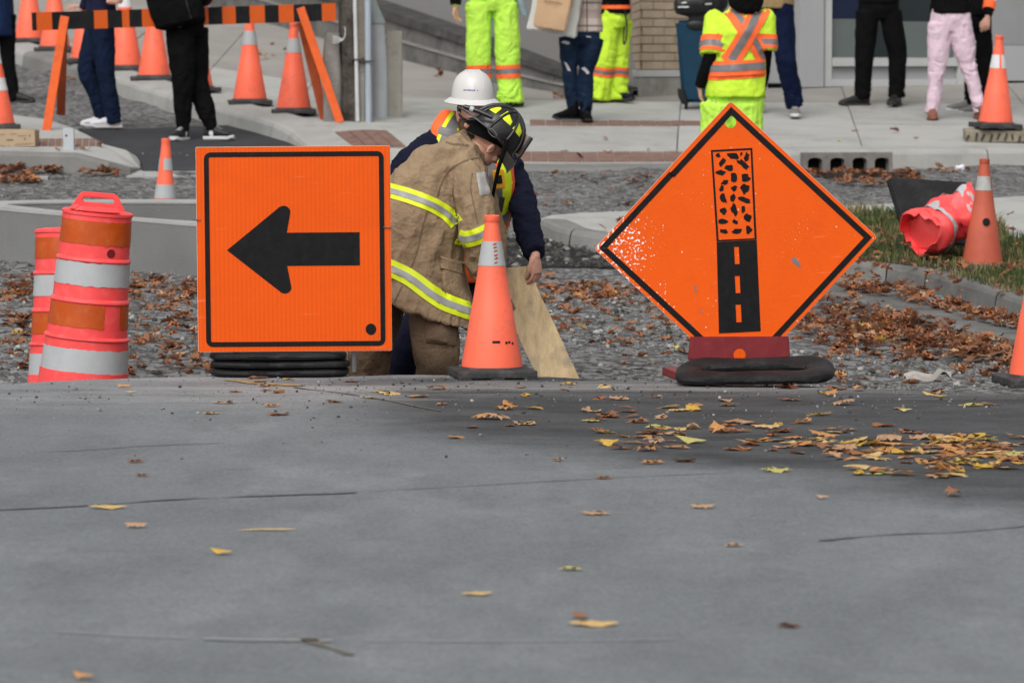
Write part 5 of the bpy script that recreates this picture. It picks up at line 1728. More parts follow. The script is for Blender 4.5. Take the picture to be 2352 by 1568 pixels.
def crease(me, J, amp):
    """cloth bunching above the shoe, behind the knee and at the crotch"""
    nr = [v.normal.copy() for v in me.vertices]
    off = random.random() * 90
    for v, nn in zip(me.vertices, nr):
        w = 0.0
        for hip, kn, an in J:
            if (V((v.co.x, v.co.y, 0)) - V((an.x, an.y, 0))).length < 0.2 and v.co.z < an.z + 0.30: w = max(w, 1 - max(0, v.co.z - an.z) / 0.30)
            dk = (v.co - kn).length
            if dk < 0.20: w = max(w, 0.75 * (1 - dk / 0.20))
            dh = (v.co - hip).length
            if dh < 0.22: w = max(w, 0.6 * (1 - dh / 0.22))
        if w > 0:
            q = V((v.co.x * 6, v.co.y * 6, v.co.z * 24 + 5 * noise.noise(v.co * 5))) + V((off, 0, 0))
            v.co += nn * amp * w * ((1 - abs(noise.noise(q)) * 2) - 0.45)


def bystander(label, Y, legs, pelvis_px, skin='skin', trousers='denim', top='black_cloth', hair='hair_dark', loose=1.0, rad=(0.098, 0.085, 0.066, 0.060, 0.062),
              facing=(0, -1, 0), arms=None, lean=(0, 0), shoes=None, hem=None, width=0.20, heads=True, sleeve='same', body_vox=0.011, folds=0.012, ground='S', topr=1.0, name='person', group=None, coat_len=0.0, hipw=0.175, crumple=1.0):
    """legs: list of (hip px, knee px, ankle px, dy hip/knee/ankle) - Y plus dy is each joint's distance; upper body stands on the pelvis"""
    pel = P(pelvis_px[0], pelvis_px[1], Y)
    t = thing(name, label, 'person', (pel.x, Y, S(pel.x, Y)), group)
    f, r, u = frame_of(facing)
    pp = Person(); pp.t = t; pp.legs = []; pp.pel = pel
    J = []
    for lg in legs:
        hip, kn, an = lg[:3]; dd = lg[3] if len(lg) > 3 else (0, 0, 0)
        J.append([P(*hip, Y + dd[0]), P(*kn, Y + dd[1]), P(*an, Y + dd[2])])
    ln = V((lean[0], lean[1], 0))
    chest, neck, head = pel + u * 0.36 + ln * 0.36, pel + u * 0.56 + ln * 0.56, pel + u * 0.72 + ln * 0.68 + f * 0.02
    shl = {}
    A = {}
    for s in (-1, 1):
        sh = pel + u * 0.50 + ln * 0.5 + r * s * (width - 0.015)
        a = (arms or {}).get(s)
        if a is None: a = [sh + r * s * 0.05 - u * 0.27 - f * 0.02, sh - r * s * 0.03 - u * 0.17 + f * 0.21, dict(side=u, palm=-r * s, curl=0.5, d=f * 0.7 - r * s * 0.6)]
        A[s] = [sh] + list(a)
    # ---- the body: one continuous skin
    bm = bmesh.new()
    loft(bm, [(pel - u * 0.09, r * hipw * 0.55, f * 0.085), (pel, r * hipw * 0.92, f * 0.115), (pel + u * 0.16 + ln * 0.16, r * 0.135, f * 0.095), (chest, r * 0.160, f * 0.115), (pel + u * 0.48 + ln * 0.48, r * 0.15, f * 0.085), (neck, r * 0.06, f * 0.055)], 20)
    for hip, kn, an in J:
        foot = V((an.x, an.y, an.z - 0.05))
        capsule(bm, [hip, hip.lerp(kn, 0.5), kn, kn.lerp(an, 0.35), an], [min(0.082, rad[0] * .75), min(0.07, rad[1] * .75), min(0.052, rad[2] * .75), min(0.05, rad[3] * .75), min(0.038, rad[4] * .72)], 14, 2)
        capsule(bm, [an, foot + f * 0.0], [0.038, 0.036], 10, 1)
    capsule(bm, [pel + u * 0.52 + ln * 0.52, neck + u * 0.05, head - u * 0.05], [0.062, 0.054, 0.052], 14, 2)
    add_head(bm, head, f)
    for s in (-1, 1):
        sh, el, wr = A[s][:3]
        capsule(bm, [sh, sh.lerp(el, 0.5), el, el.lerp(wr, 0.4), wr], [0.052, 0.046, 0.038, 0.037, 0.026], 12, 2)
        d = (wr - el).normalized()
        hd = A[s][3] if len(A[s]) > 3 else dict(side=f, palm=-r * s, curl=0.35, spread=0.25)
        add_hand(bm, wr, hd.get('d', d), hd['side'], hd['palm'], 1.0, hd.get('curl', 0.4), spread=hd.get('spread', 0.25))
    body = obj('body', fuse(bm, body_vox, 2, None, 'body'), skin, t)
    # eyes
    R = Matrix((r, f, u)).transposed()
    for s in (-1, 1):
        bm = bmesh.new(); add_ellipsoid(bm, head + R @ V((s * 0.032, 0.074, 0.002)), (0.012, 0.008, 0.008), R, 2); obj('eye', bm, 'lens_dark', t, True)
    bm = bmesh.new()
    add_ellipsoid(bm, head + R @ V((0, -0.022, 0.042)), (0.083, 0.100, 0.088), R, 3)
    for v in bm.verts:
        q = R.inverted() @ (v.co - head)
        if q.y > 0.055 and q.z < 0.06: v.co = head + R @ V((q.x, 0.05, q.z))
        v.co += noise.noise_vector(v.co * 30) * 0.006
    obj('hair', bm, hair, t, True)
    # ---- trousers
    bm = bmesh.new(); rings_l = []
    hz = pel.z - sum(j[0].z for j in J) / len(J)
    loft(bm, [(pel - u * (hz + 0.05), r * hipw * 0.80, f * 0.10), (pel - u * max(0.06, hz), r * hipw * 0.95, f * 0.115), (pel - u * 0.03, r * hipw * 0.98 * loose ** .3, f * 0.128), (pel + u * 0.05, r * hipw * 0.96, f * 0.125), (pel + u * 0.13, r * hipw * 0.88, f * 0.115)], 22)
    for hip, kn, an in J:
        e = an - (an - kn).normalized() * (-0.02)
        pts = [hip + u * 0.02, hip.lerp(kn, 0.5), kn, kn.lerp(an, 0.45), e]
        rg = add_tube(bm, pts, [q * loose for q in rad], 20, True, 4)
        rings_l.append(rg)
    tm = fuse(bm, 0.011, 3, [(folds, 9.0, (1, 1, 0.45)), (folds * 0.5, 22.0, (1, 1, 0.7))], 'trousers')
    crease(tm, J, 0.016 * crumple)
    tr = obj('trousers', tm, trousers, t)
    pp.trousers = tr; pp.leg_rings = rings_l; pp.tbvh = bvh_of(tm)
    # ---- top with sleeves
    bm = bmesh.new()
    z0 = 0.02 - coat_len
    tw = topr
    trg = [(pel + u * z0, r * 0.200 * tw, f * 0.140 * tw), (pel + u * (z0 + 0.05), r * 0.20 * tw, f * 0.142 * tw), (pel + u * 0.17 + ln * 0.17, r * 0.182 * tw, f * 0.130 * tw), (chest, r * 0.200 * tw, f * 0.145 * tw), (pel + u * 0.47 + ln * 0.47, r * 0.185 * tw, f * 0.115 * tw), (pel + u * 0.535 + ln * 0.535, r * 0.10, f * 0.085), (neck + u * 0.015, r * 0.072, f * 0.068)]
    loft(bm, trg, 28)
    pp.torso = trg
    pp.sleeves = {}
    for s in (-1, 1):
        sh, el, wr = A[s][:3]
        if sleeve == 'short': pts, rr = [sh, sh.lerp(el, 0.5), sh.lerp(el, 1.06)], [0.080, 0.086, 0.098]
        else: pts, rr = [sh, sh.lerp(el, 0.5), el, el.lerp(wr, 0.55), wr - (wr - el).normalized() * 0.015], [0.074, 0.066, 0.056, 0.050, 0.043]
        add_ellipsoid(bm, sh - u * 0.012, (0.068, 0.070, 0.066))
        pp.sleeves[s] = add_tube(bm, pts, rr, 16, True, 4)
    mm = fuse(bm, 0.012, 3, [(folds, 7.0, (1, 1, 0.6)), (folds * 0.4, 20.0, (1, 1, 1))], 'top')
    pp.top = obj('shirt' if sleeve == 'short' else 'jacket', mm, top, t)
    pp.topbvh = bvh_of(mm)
    pp.A = A; pp.J = J; pp.f, pp.r, pp.u = f, r, u
    pp.head = head; pp.neck = neck
    for i, (sp, (hip, kn, an)) in enumerate(zip(shoes or [], J)):
        if sp is None: continue
        gz_ = sp.get('z', an.z - sp.get('drop', 0.10))
        kw = {q: sp[q] for q in ('length', 'width', 'upper', 'sole', 'tall', 'sole_h') if q in sp}
        shoe(t, an, sp['h'], ground=gz_, **kw)
    return pp


def leg_bands(pp, i, spec, off=0.005):
    """spec: (material, t0, t1) along the leg loft"""
    for m_, t0, t1 in spec:
        bm = band_mesh(pp.leg_rings[i], t0, t1, pp.tbvh, off + (0.002 if m_ == 'reflect_grey' else 0), 3, 44)
        obj('leg_band', bm, m_, pp.t, True)


def S_y(px, py):
    q = GS(px, py); return q.y


# navy sweater walker at the barricade
Yn = GR(245, 300).y
nv = bystander('person in navy sweater and blue jeans walking left, hand on the striped board', Yn,
               [((235, 62), (243, 170), (262, 278), (-0.05, -0.06, -0.08)), ((222, 62), (199, 160), (241, 272), (0.10, 0.06, 0.10))], (232, 46),
               trousers='denim', top='navy_sweater', facing=(-1, -0.15, 0), rad=(0.105, 0.098, 0.082, 0.074, 0.072), hipw=0.155, loose=1.0,
               arms={1: [P(215, -30, Yn + .2), P(188, 24, Yn + .25), dict(side=(0, 0, 1), palm=(0, 0, -1), curl=0.25, d=(-1, 0, 0.05))], -1: [P(262, -20, Yn - .25), P(250, 4, Yn - 0.32), dict(side=(0, 0, 1), palm=(0, 1, 0), curl=0.6, d=(1, 0, 0.2))]},
               shoes=[dict(h=(-1, -0.1), upper='shoe_white', sole='sole_light', tall=0.095, z=GR(262, 299).z + 0.02), dict(h=(-1, 0.05), upper='shoe_white', sole='sole_light', tall=0.095, z=GR(241, 297).z + 0.02)], topr=0.98)
# black clothed walker with a backpack
Yb = GR(450, 325).y
bk = bystander('person all in black with a backpack walking past the barricade in white soled shoes', Yb,
               [((412, 70), (421, 184), (420, 296), (-0.08, -0.08, -0.05)), ((447, 70), (452, 185), (487, 295), (0.10, 0.08, 0.0))], (430, 58),
               trousers='black_cloth', top='black_cloth', facing=(0.75, 0.55, 0), rad=(0.122, 0.120, 0.098, 0.084, 0.048), hipw=0.18, folds=0.018,
               shoes=[dict(h=(-0.35, -1), upper='shoe_black', sole='sole_light', tall=0.10, sole_h=0.034, z=GR(418, 330).z + 0.02), dict(h=(1, -0.15), upper='shoe_black', sole='sole_light', tall=0.10, sole_h=0.034, z=GR(487, 327).z + 0.02, length=0.27)])
for (hip, kn, an) in bk.J:
    bm = bmesh.new(); d = (an - kn).normalized()
    capsule(bm, [an - d * 0.06, an + V((0, 0, -0.045))], [0.041, 0.042], 16, 2)
    obj('sock', fuse(bm, 0.008, 2), 'sock_white', bk.t)
bm = bmesh.new()
bc = P(402, 10, Yb - 0.20)
Rb = Matrix.Rotation(-0.25, 3, 'Y')
loft(bm, [(bc + Rb @ V((0, 0, z)), Rb @ V((w, 0, 0)), V((0, d_, 0))) for z, w, d_ in ((-0.20, 0.15, 0.08), (-0.17, 0.215, 0.12), (-0.05, 0.24, 0.13), (0.12, 0.235, 0.125), (0.24, 0.19, 0.10), (0.28, 0.10, 0.06))], 26, power=2.8)
pk = fuse(bm, 0.012, 3, (0.012, 8, (1, 1, 1)))
bag = thing('backpack', 'black backpack hanging low on the black clothed walker', 'backpack', tuple(bc))
obj('pack', pk, 'black_cloth', bag)
bm = bmesh.new(); pb = bvh_of(pk)
o = obj('zip', strap_mesh([P(425, -4, Yb - .4), P(430, 18, Yb - .4), P(438, 44, Yb - .4)], 0.012, pb, (0, 1, 0), 0.004, 16, 1), 'black_shiny', bag)
bm = bmesh.new(); add_tube(bm, [bc + V((-0.1, 0.1, 0.25)), bc + V((-0.06, 0.18, 0.36)), bc + V((0.02, 0.30, 0.30)), bc + V((0.05, 0.25, 0.0)), bc + V((0.02, 0.12, -0.12))], [(0.03, 0.008)] * 5, 10, k=4)
obj('shoulder_strap', bm, 'black_cloth', bag)
bm = bmesh.new(); capsule(bm, [P(470, -40, Yb), P(478, -8, Yb - .06), P(470, 4, Yb - .1)], [0.06, 0.055, 0.05], 14, 2)
obj('sleeve', fuse(bm, 0.012, 3), 'maroon', bk.t)

# blue coat at the left edge
Yc = GR(20, 236).y
bl_ = bystander('person in a long blue coat and black trousers at the left edge', Yc,
                [((13, 40), (18, 130), (30, 228), (0, 0, 0)), ((-28, 40), (-32, 135), (-34, 230), (0.1, 0.1, 0.1))], (-4, 24),
                trousers='black_cloth', top='blue_coat', facing=(1, -0.2, 0), rad=(0.10, 0.085, 0.068, 0.062, 0.055), coat_len=0.27, topr=1.05,
                shoes=[dict(h=(1, -0.3), z=GR(30, 238).z), dict(h=(1, -0.3), z=GR(-34, 240).z)])

# hi-vis trousers, centre
Yh = S_y(1170, 246)
hv = bystander('road worker in lime trousers with orange bands and a black belt', Yh,
               [((1100, 14), (1099, 120), (1104, 232), (0, 0, 0)), ((1160, 14), (1166, 120), (1171, 230), (0, 0, 0))], (1130, 2),
               trousers='hivis_lime', top='hivis_lime', facing=(0.15, 1, 0), rad=(0.125, 0.118, 0.112, 0.110, 0.118), hipw=0.22, folds=0.020, crumple=1.6,
               arms={1: [P(1200, -60, Yh), P(1186, 4, Yh + 0.05)], -1: [P(1050, -60, Yh), P(1046, 18, Yh - 0.05), dict(d=(0.1, 0, -1), side=(-0.6, -0.8, 0), palm=(0.8, -0.4, 0), curl=0.35, spread=0.5)]},
               shoes=[dict(h=(-0.3, 1), z=GS(1104, 244).z), dict(h=(0.5, 1), z=GS(1171, 246).z, length=0.3)])
for i in (0, 1):
    n_ = len(hv.leg_rings[i]) - 1
    leg_bands(hv, i, [('hivis_orange', n_ * 0.655, n_ * 0.70), ('reflect_grey', n_ * 0.70, n_ * 0.752), ('hivis_orange', n_ * 0.752, n_ * 0.79)])
obj('belt', band_mesh(hv.torso, 0.15, 1.05, hv.topbvh, 0.006, 3, 60), 'black_shiny', hv.t, True)
obj('cuff', band_mesh(hv.sleeves[-1], 8, 15.6, hv.topbvh, 0.004, 6, 30), 'black_cloth', hv.t, True)
wbq = P(1193, 14, Yh - 0.05)
wbt = thing('water_bottle', 'clear plastic water bottle held beside the lime trousers', 'bottle', tuple(wbq))
bm = bmesh.new()
rg = [(0.0, 0.028), (0.01, 0.033), (0.06, 0.033), (0.07, 0.030), (0.08, 0.033), (0.15, 0.033), (0.18, 0.015), (0.20, 0.013)]
loft(bm, [(wbq + V((0.05 - z * 0.3, 0, -0.09 + z)), V((q, 0, 0)), V((0, q, 0))) for z, q in rg], 20)
obj('bottle_body', bm, 'bottle', wbt, True)

def plaid_material():
    m = bpy.data.materials.new('plaid'); m.use_nodes = True; MATS['plaid'] = m
    n, l = m.node_tree.nodes, m.node_tree.links
    b = n['Principled BSDF']; b.inputs['Roughness'].default_value = 0.9
    tc = n.new('ShaderNodeTexCoord'); sp = n.new('ShaderNodeSeparateXYZ'); l.new(tc.outputs['Object'], sp.inputs[0])
    def band(sock, period, off, w):
        a = n.new('ShaderNodeMath'); a.operation = 'MULTIPLY_ADD'; l.new(sock, a.inputs[0]); a.inputs[1].default_value = 1 / period; a.inputs[2].default_value = off
        f = n.new('ShaderNodeMath'); f.operation = 'FRACT'; l.new(a.outputs[0], f.inputs[0])
        c = n.new('ShaderNodeMath'); c.operation = 'LESS_THAN'; l.new(f.outputs[0], c.inputs[0]); c.inputs[1].default_value = w
        return c.outputs[0]
    nzt = n.new('ShaderNodeTexNoise'); nzt.inputs['Scale'].default_value = 7; l.new(tc.outputs['Object'], nzt.inputs['Vector'])
    def mix(f, a, c, k=1.0):
        q = n.new('ShaderNodeMixRGB'); mu = n.new('ShaderNodeMath'); mu.operation = 'MULTIPLY'; l.new(f, mu.inputs[0]); mu.inputs[1].default_value = k
        l.new(mu.outputs[0], q.inputs['Fac'])
        for i, v in zip(('Color1', 'Color2'), (a, c)):
            if isinstance(v, tuple): q.inputs[i].default_value = (*v, 1)
            else: l.new(v, q.inputs[i])
        return q.outputs['Color']
    c = mix(nzt.outputs['Fac'], (0.44, 0.38, 0.33), (0.56, 0.50, 0.45))
    c = mix(band(sp.outputs['X'], 0.20, 0.1, 0.42), c, (0.30, 0.20, 0.155), 0.55)
    c = mix(band(sp.outputs['Z'], 0.21, 0.35, 0.40), c, (0.28, 0.185, 0.15), 0.55)
    c = mix(band(sp.outputs['X'], 0.20, 0.62, 0.09), c, (0.10, 0.065, 0.065), 0.75)
    c = mix(band(sp.outputs['Z'], 0.21, 0.72, 0.09), c, (0.10, 0.065, 0.065), 0.75)
    l.new(c, b.inputs['Base Color'])


plaid_material()

# woman with bags, ripped jeans
Yw = S_y(1340, 280)
wo = bystander('woman in ripped blue jeans, plaid shirt and black ankle boots', Yw,
               [((1311, 92), (1307, 160), (1316, 240), (0, -0.02, 0)), ((1360, 92), (1347, 164), (1345, 254), (0, 0, -0.03))], (1337, 74),
               trousers='denim_ripped', top='plaid', facing=(-0.15, -1, 0), rad=(0.112, 0.096, 0.068, 0.068, 0.050), hipw=0.17, folds=0.006, width=0.185,
               arms={1: [P(1288, -14, Yw - .05), P(1268, -30, Yw - 0.25)], -1: [P(1392, -40, Yw), P(1372, -20, Yw - .12)]}, topr=0.96, coat_len=0.02)
for (an, h, zz, L) in ((wo.J[0][2], (-1, -0.45), GS(1312, 274).z, 0.27), (wo.J[1][2], (0.12, -1), GS(1345, 280).z, 0.26)):
    shoe(wo.t, an, h, ground=zz, upper='black_cloth', sole='shoe_black', tall=0.10, width=0.092, length=L, sole_h=0.02)
    bm = bmesh.new(); capsule(bm, [V((an.x, an.y, an.z + 0.055)), V((an.x, an.y, zz + 0.05))], [0.056, 0.054], 16, 2)
    obj('boot_shaft', fuse(bm, 0.01, 2), 'black_cloth', wo.t)
def patch_on(name, pts, bvh, mat_, par, Y, off=0.004, th=0.002, jag=0):
    """a small irregular patch laid on a surface, seen outline in print pixels"""
    bm = bmesh.new(); vs = []
    for x, y in pts:
        q = P(x, y, Y - 0.6); d = (q - V((0, 0, CAMH))).normalized()
        h = bvh.ray_cast(q, d, 1.5)
        if h[0] is None: continue
        vs.append(bm.verts.new(h[0] - d * off))
    if len(vs) < 3: bm.free(); return None
    bm.faces.new(vs); solid(bm, th)
    return obj(name, bm, mat_, par)
for pts in ([(1288, 98), (1296, 94), (1306, 96), (1310, 101), (1303, 103), (1296, 100)], [(1296, 142), (1302, 146), (1308, 156), (1311, 164), (1304, 162), (1300, 152)], [(1335, 158), (1342, 154), (1349, 160), (1354, 168), (1349, 171), (1343, 164)], [(1345, 83), (1356, 84), (1358, 87), (1348, 86)]):
    patch_on('rip', pts, wo.tbvh, 'rip_white', wo.t, Yw)
def bag_box(name, label, cat, corners, Y, depth, mat_, flare=0.0, group=None):
    """a soft bag: front outline in pixels (tl, tr, br, bl)"""
    c = [P(x, y, Y) for x, y in corners]
    mid = sum(c, V()) / 4
    t = thing(name, label, cat, tuple(mid))
    bm = bmesh.new()
    fr = [bm.verts.new(q) for q in c]; bk_ = [bm.verts.new(q + V((0.02, depth, 0.01))) for q in c]
    bm.faces.new(fr)
    bm.faces.new(list(reversed(bk_)))
    for i in range(4): bm.faces.new((fr[i], bk_[i], bk_[(i + 1) % 4], fr[(i + 1) % 4]))
    bmesh.ops.bevel(bm, geom=bm.edges[:], offset=0.012, segments=2, affect='EDGES')
    bmesh.ops.subdivide_edges(bm, edges=[e for e in bm.edges if e.calc_length() > 0.1], cuts=5, use_grid_fill=True)
    for v in bm.verts: v.co += noise.noise_vector(v.co * 9) * 0.012
    obj('bag_body', bm, mat_, t, True)
    return t, c
bgw, cw = bag_box('carrier_bag', 'white carrier bag hanging behind the brown paper bag', 'bag', [(1236, -60), (1340, -50), (1320, 88), (1208, 68)], Yw - 0.28, 0.10, 'bag_white')
bgb, cb_ = bag_box('paper_bag', 'brown paper bag held in front of the white carrier bag', 'bag', [(1243, -60), (1322, -50), (1297, 74), (1224, 61)], Yw - 0.46, 0.14, 'bag_brown')
bm = bmesh.new()
for k in range(9):
    q = P(1252 + k * 4.4, 3 + k * 0.6, Yw - 0.475)
    add_box(bm, q, (0.010, 0.004, 0.010 if k % 3 else 0.014))
o = obj('print', bm, 'print_grey', bgb); o['kind'] = 'stuff'

# hi-vis worker behind her
Yk = S_y(1395, 236)
hk = bystander('road worker in lime banded trousers half hidden behind the woman', Yk,
               [((1398, 52), (1386, 140), (1374, 222), (0, -0.02, 0)), ((1424, 52), (1419, 140), (1414, 224), (0.1, 0.1, 0.1))], (1412, 38),
               trousers='hivis_yellow', top='black_cloth', facing=(-0.8, -0.5, 0), rad=(0.115, 0.11, 0.105, 0.105, 0.115), hipw=0.16, folds=0.018, crumple=1.8,
               shoes=[dict(h=(-1, -0.3), z=GS(1378, 235).z, upper='navy', length=0.3), dict(h=(0.6, -0.5), z=GS(1414, 233).z, upper='navy')], topr=0.92)
for i in (0, 1):
    n_ = len(hk.leg_rings[i]) - 1
    leg_bands(hk, i, [('hivis_orange', n_ * 0.60, n_ * 0.645), ('reflect_grey', n_ * 0.645, n_ * 0.70), ('hivis_orange', n_ * 0.70, n_ * 0.74)])
obj('vest_band', band_mesh(hk.torso, 1.0, 1.36, hk.topbvh, 0.006, 3, 50), 'hivis_orange', hk.t, True)
bm = bmesh.new(); add_tube(bm, [P(1434, 20, Yk - .15), P(1440, 60, Yk - .16), P(1437, 95, Yk - .16), P(1432, 100, Yk - .15), P(1434, 60, Yk - .15)], 0.008, 8, k=4)
obj('strap', bm, 'black_shiny', hk.t, True)

# hi-vis shirt worker in the street, seen from behind
Y9 = 33.35
gz9 = float(PA - 0.15 + PB * Y9 + PC * P(1690, 300, Y9).x)
ft = lambda x: (HORIZON + (CAMH - gz9) * FPX / Y9)
w9 = bystander('road worker seen from behind in lime shirt with orange and grey crossed bands', Y9,
               [((1650, 245), (1640, 335), (1636, ft(0) - 30), (0, 0, 0)), ((1712, 245), (1720, 335), (1722, ft(0) - 30), (0, 0, 0))], (1690, 178),
               trousers='hivis_lime', top='hivis_yellow', sleeve='short', facing=(0.18, 1, 0), rad=(0.145, 0.125, 0.105, 0.10, 0.10), hipw=0.24, folds=0.018, lean=(0.07, 0.0), width=0.225, topr=1.24, coat_len=0.18,
               arms={-1: [P(1634, 122, Y9 - .05), P(1607, 200, Y9 + 0.02), dict(d=(0.1, 0.2, -1), side=(0, 1, 0), palm=(1, 0, 0), curl=0.3)], 1: [P(1757, 112, Y9 - 0.05), P(1752, 190, Y9 + 0.1)]},
               shoes=[dict(h=(-0.2, 1), z=gz9, length=0.3), dict(h=(0.3, 1), z=gz9, length=0.3)])
T9 = w9.t
for s in (-1, 1):
    sh, el, wr = w9.A[s][:3]
    bm = bmesh.new(); add_tube(bm, [sh.lerp(el, 0.5), el, el.lerp(wr, 0.5), wr], [0.062, 0.060, 0.056, 0.044], 16, True, 4); add_ellipsoid(bm, el, (0.058,) * 3)
    obj('undersleeve', fuse(bm, 0.010, 3, (0.010, 12, (1, 1, 0.5))), 'black_cloth', T9)
    sl = w9.sleeves[s]; n_ = len(sl) - 1
    for m_, a, b in (('hivis_orange', 0.56, 0.68), ('reflect_grey', 0.68, 0.82), ('hivis_orange', 0.82, 0.92)):
        obj('sleeve_band', band_mesh(sl, n_ * a, n_ * b, w9.topbvh, 0.006, 3, 36), m_, T9, True)
Yf = Y9 - 0.1
D = V((0, 1, 0))
def st9(pts, w, m_, off, name='strap'):
    obj(name, strap_mesh([P(x, y, Yf) for x, y in pts], w, w9.topbvh, D, off, 30, 5), m_, T9, True)
st9([(1668, 178), (1700, 177), (1735, 174), (1768, 171)], 0.032, 'hivis_orange', 0.006); st9([(1622, 180), (1650, 180), (1668, 178)], 0.032, 'hivis_orange', 0.006)
st9([(1622, 152), (1668, 151), (1700, 150), (1768, 146)], 0.075, 'hivis_orange', 0.021, 'waist_band')
st9([(1622, 165), (1668, 165), (1700, 163), (1768, 159)], 0.075, 'hivis_orange', 0.021, 'waist_band')
st9([(1622, 158), (1668, 157), (1700, 155), (1768, 151)], 0.058, 'reflect_grey', 0.025, 'waist_band')
st9([(1660, 10), (1682, 28), (1705, 62), (1728, 92), (1742, 115), (1758, 140)], 0.118, 'hivis_orange', 0.009)
st9([(1672, 10), (1693, 32), (1712, 62), (1732, 92), (1745, 115), (1756, 136)], 0.046, 'reflect_grey', 0.013)
st9([(1752, 10), (1742, 32), (1722, 66), (1700, 104), (1680, 135), (1668, 146)], 0.150, 'hivis_orange', 0.015)
st9([(1746, 14), (1734, 42), (1717, 74), (1697, 108), (1678, 138)], 0.062, 'reflect_grey', 0.019)
st9([(1643, 14), (1662, 10), (1682, 16)], 0.045, 'hivis_orange', 0.008)
bm = bmesh.new()
hq = P(1714, 8, Y9 - 0.11)
add_ellipsoid(bm, hq + V((0, 0, 0.02)), (0.15, 0.07, 0.10)); add_ellipsoid(bm, hq + V((0.0, 0.08, 0.12)), (0.13, 0.11, 0.10)); add_ellipsoid(bm, hq + V((0.01, -0.01, -0.03)), (0.12, 0.055, 0.06))
obj('hood', fuse(bm, 0.012, 4, (0.012, 10, (1, 1, 1))), 'black_cloth', T9)
bm = bmesh.new(); hm = strap_mesh([P(1604, 214, Yf), P(1612, 226, Yf), P(1620, 238, Yf)], 0.012, w9.tbvh, D, 0.004, 12, 2)
obj('pocket_edge', hm, 'hivis_yellow', T9)

# man in jeans and tan jacket striding behind
Yj = S_y(1828, 270)
mj = bystander('person in tan jacket and dark jeans striding away behind the lime shirt worker', Yj,
               [((1794, 20), (1804, 135), (1826, 240), (0, -0.1, 0)), ((1757, 20), (1745, 130), (1738, 225), (0.15, 0.3, 0.5))], (1776, 0),
               trousers='denim_blue', top='tan_jacket', facing=(0.25, -1, 0), rad=(0.118, 0.112, 0.098, 0.088, 0.078), hipw=0.19, folds=0.016, coat_len=0.10,
               shoes=[dict(h=(-0.05, -1), z=GS(1828, 270).z, upper='shoe_grey', sole='sole_light', length=0.28), dict(h=(0.1, -1), z=GS(1738, 245).z, upper='shoe_grey', sole='sole_light')])

# black trousers man by the window
Y11 = S_y(2010, 243)
p11 = bystander('person in black dress trousers and black shoes standing by the shop window', Y11,
                [((1992, 32), (1986, 124), (1980, 220), (0, -0.02, 0)), ((2045, 32), (2061, 124), (2060, 218), (0, 0, 0))], (2018, 14),
                trousers='black_cloth', top='black_cloth', facing=(-0.25, -1, 0), rad=(0.112, 0.108, 0.092, 0.084, 0.076), hipw=0.205, folds=0.010,
                shoes=[dict(h=(-1, -0.35), z=GS(1975, 244).z, length=0.31, width=0.105), dict(h=(-0.4, -1), z=GS(2057, 242).z, length=0.29)])

# pink trousers
Y12 = S_y(2175, 274)
p12 = bystander('person in pale pink trousers, black jacket and brown shoes near the right hand cone', Y12,
                [((2160, 60), (2152, 158), (2142, 255), (0, 0, 0)), ((2204, 60), (2224, 152), (2251, 250), (0, 0, 0.02))], (2184, 36),
                trousers='pink_cloth', top='black_cloth', facing=(-0.1, -1, 0), rad=(0.118, 0.108, 0.078, 0.066, 0.058), hipw=0.195, folds=0.017, crumple=1.5, topr=0.98,
                shoes=[dict(h=(-0.1, -1), z=GS(2142, 277).z, upper='shoe_brown', sole='shoe_brown'), dict(h=(0.4, -1), z=GS(2251, 272).z, upper='shoe_brown', sole='shoe_brown')])
# black clothed person behind the pink trousers
Y13 = S_y(2240, 262) + 0.3
p13 = bystander('person in black trousers with white print standing behind the pink trousers', Y13,
                [((2254, 58), (2262, 140), (2256, 232), (0, 0, 0)), ((2236, 58), (2232, 140), (2228, 236), (0.1, 0.1, 0.1))], (2246, 40),
                trousers='black_cloth', top='black_cloth', facing=(-1, -0.3, 0), rad=(0.10, 0.092, 0.07, 0.062, 0.055), hipw=0.15, topr=0.9,
                arms={-1: [P(2275, -10, Y13 - .25), P(2268, 40, Y13 - .35)], 1: [P(2250, -10, Y13 + .2), P(2246, 40, Y13 + .2)]},
                shoes=[dict(h=(-1, -0.25), z=GS(2250, 265).z, upper='shoe_grey', sole='sole_light', length=0.31), dict(h=(-1, 0.0), z=GS(2225, 258).z, upper='shoe_grey', sole='sole_light', length=0.30)])
sl = p13.sleeves[-1]; n_ = len(sl) - 1
obj('sleeve_band', band_mesh(sl, n_ * 0.42, n_ * 0.62, p13.topbvh, 0.008, 3, 30), 'shoe_white', p13.t, True)
obj('sleeve_band', band_mesh(sl, n_ * 0.62, n_ * 0.80, p13.topbvh, 0.008, 3, 30), 'hivis_orange', p13.t, True)
bm = bmesh.new()
for k in range(5):
    for q in range(3):
        h = p13.tbvh.ray_cast(P(2242 + q * 7, 96 + k * 10, Y13 - 0.6), D, 1.5)
        if h[0] is not None: add_box(bm, h[0] - D * 0.003, (0.012, 0.004, 0.032), Matrix.Rotation(random.uniform(-.3, .3), 3, 'Y'))
o = obj('print', bm, 'white_paint', p13.t); o['kind'] = 'stuff'

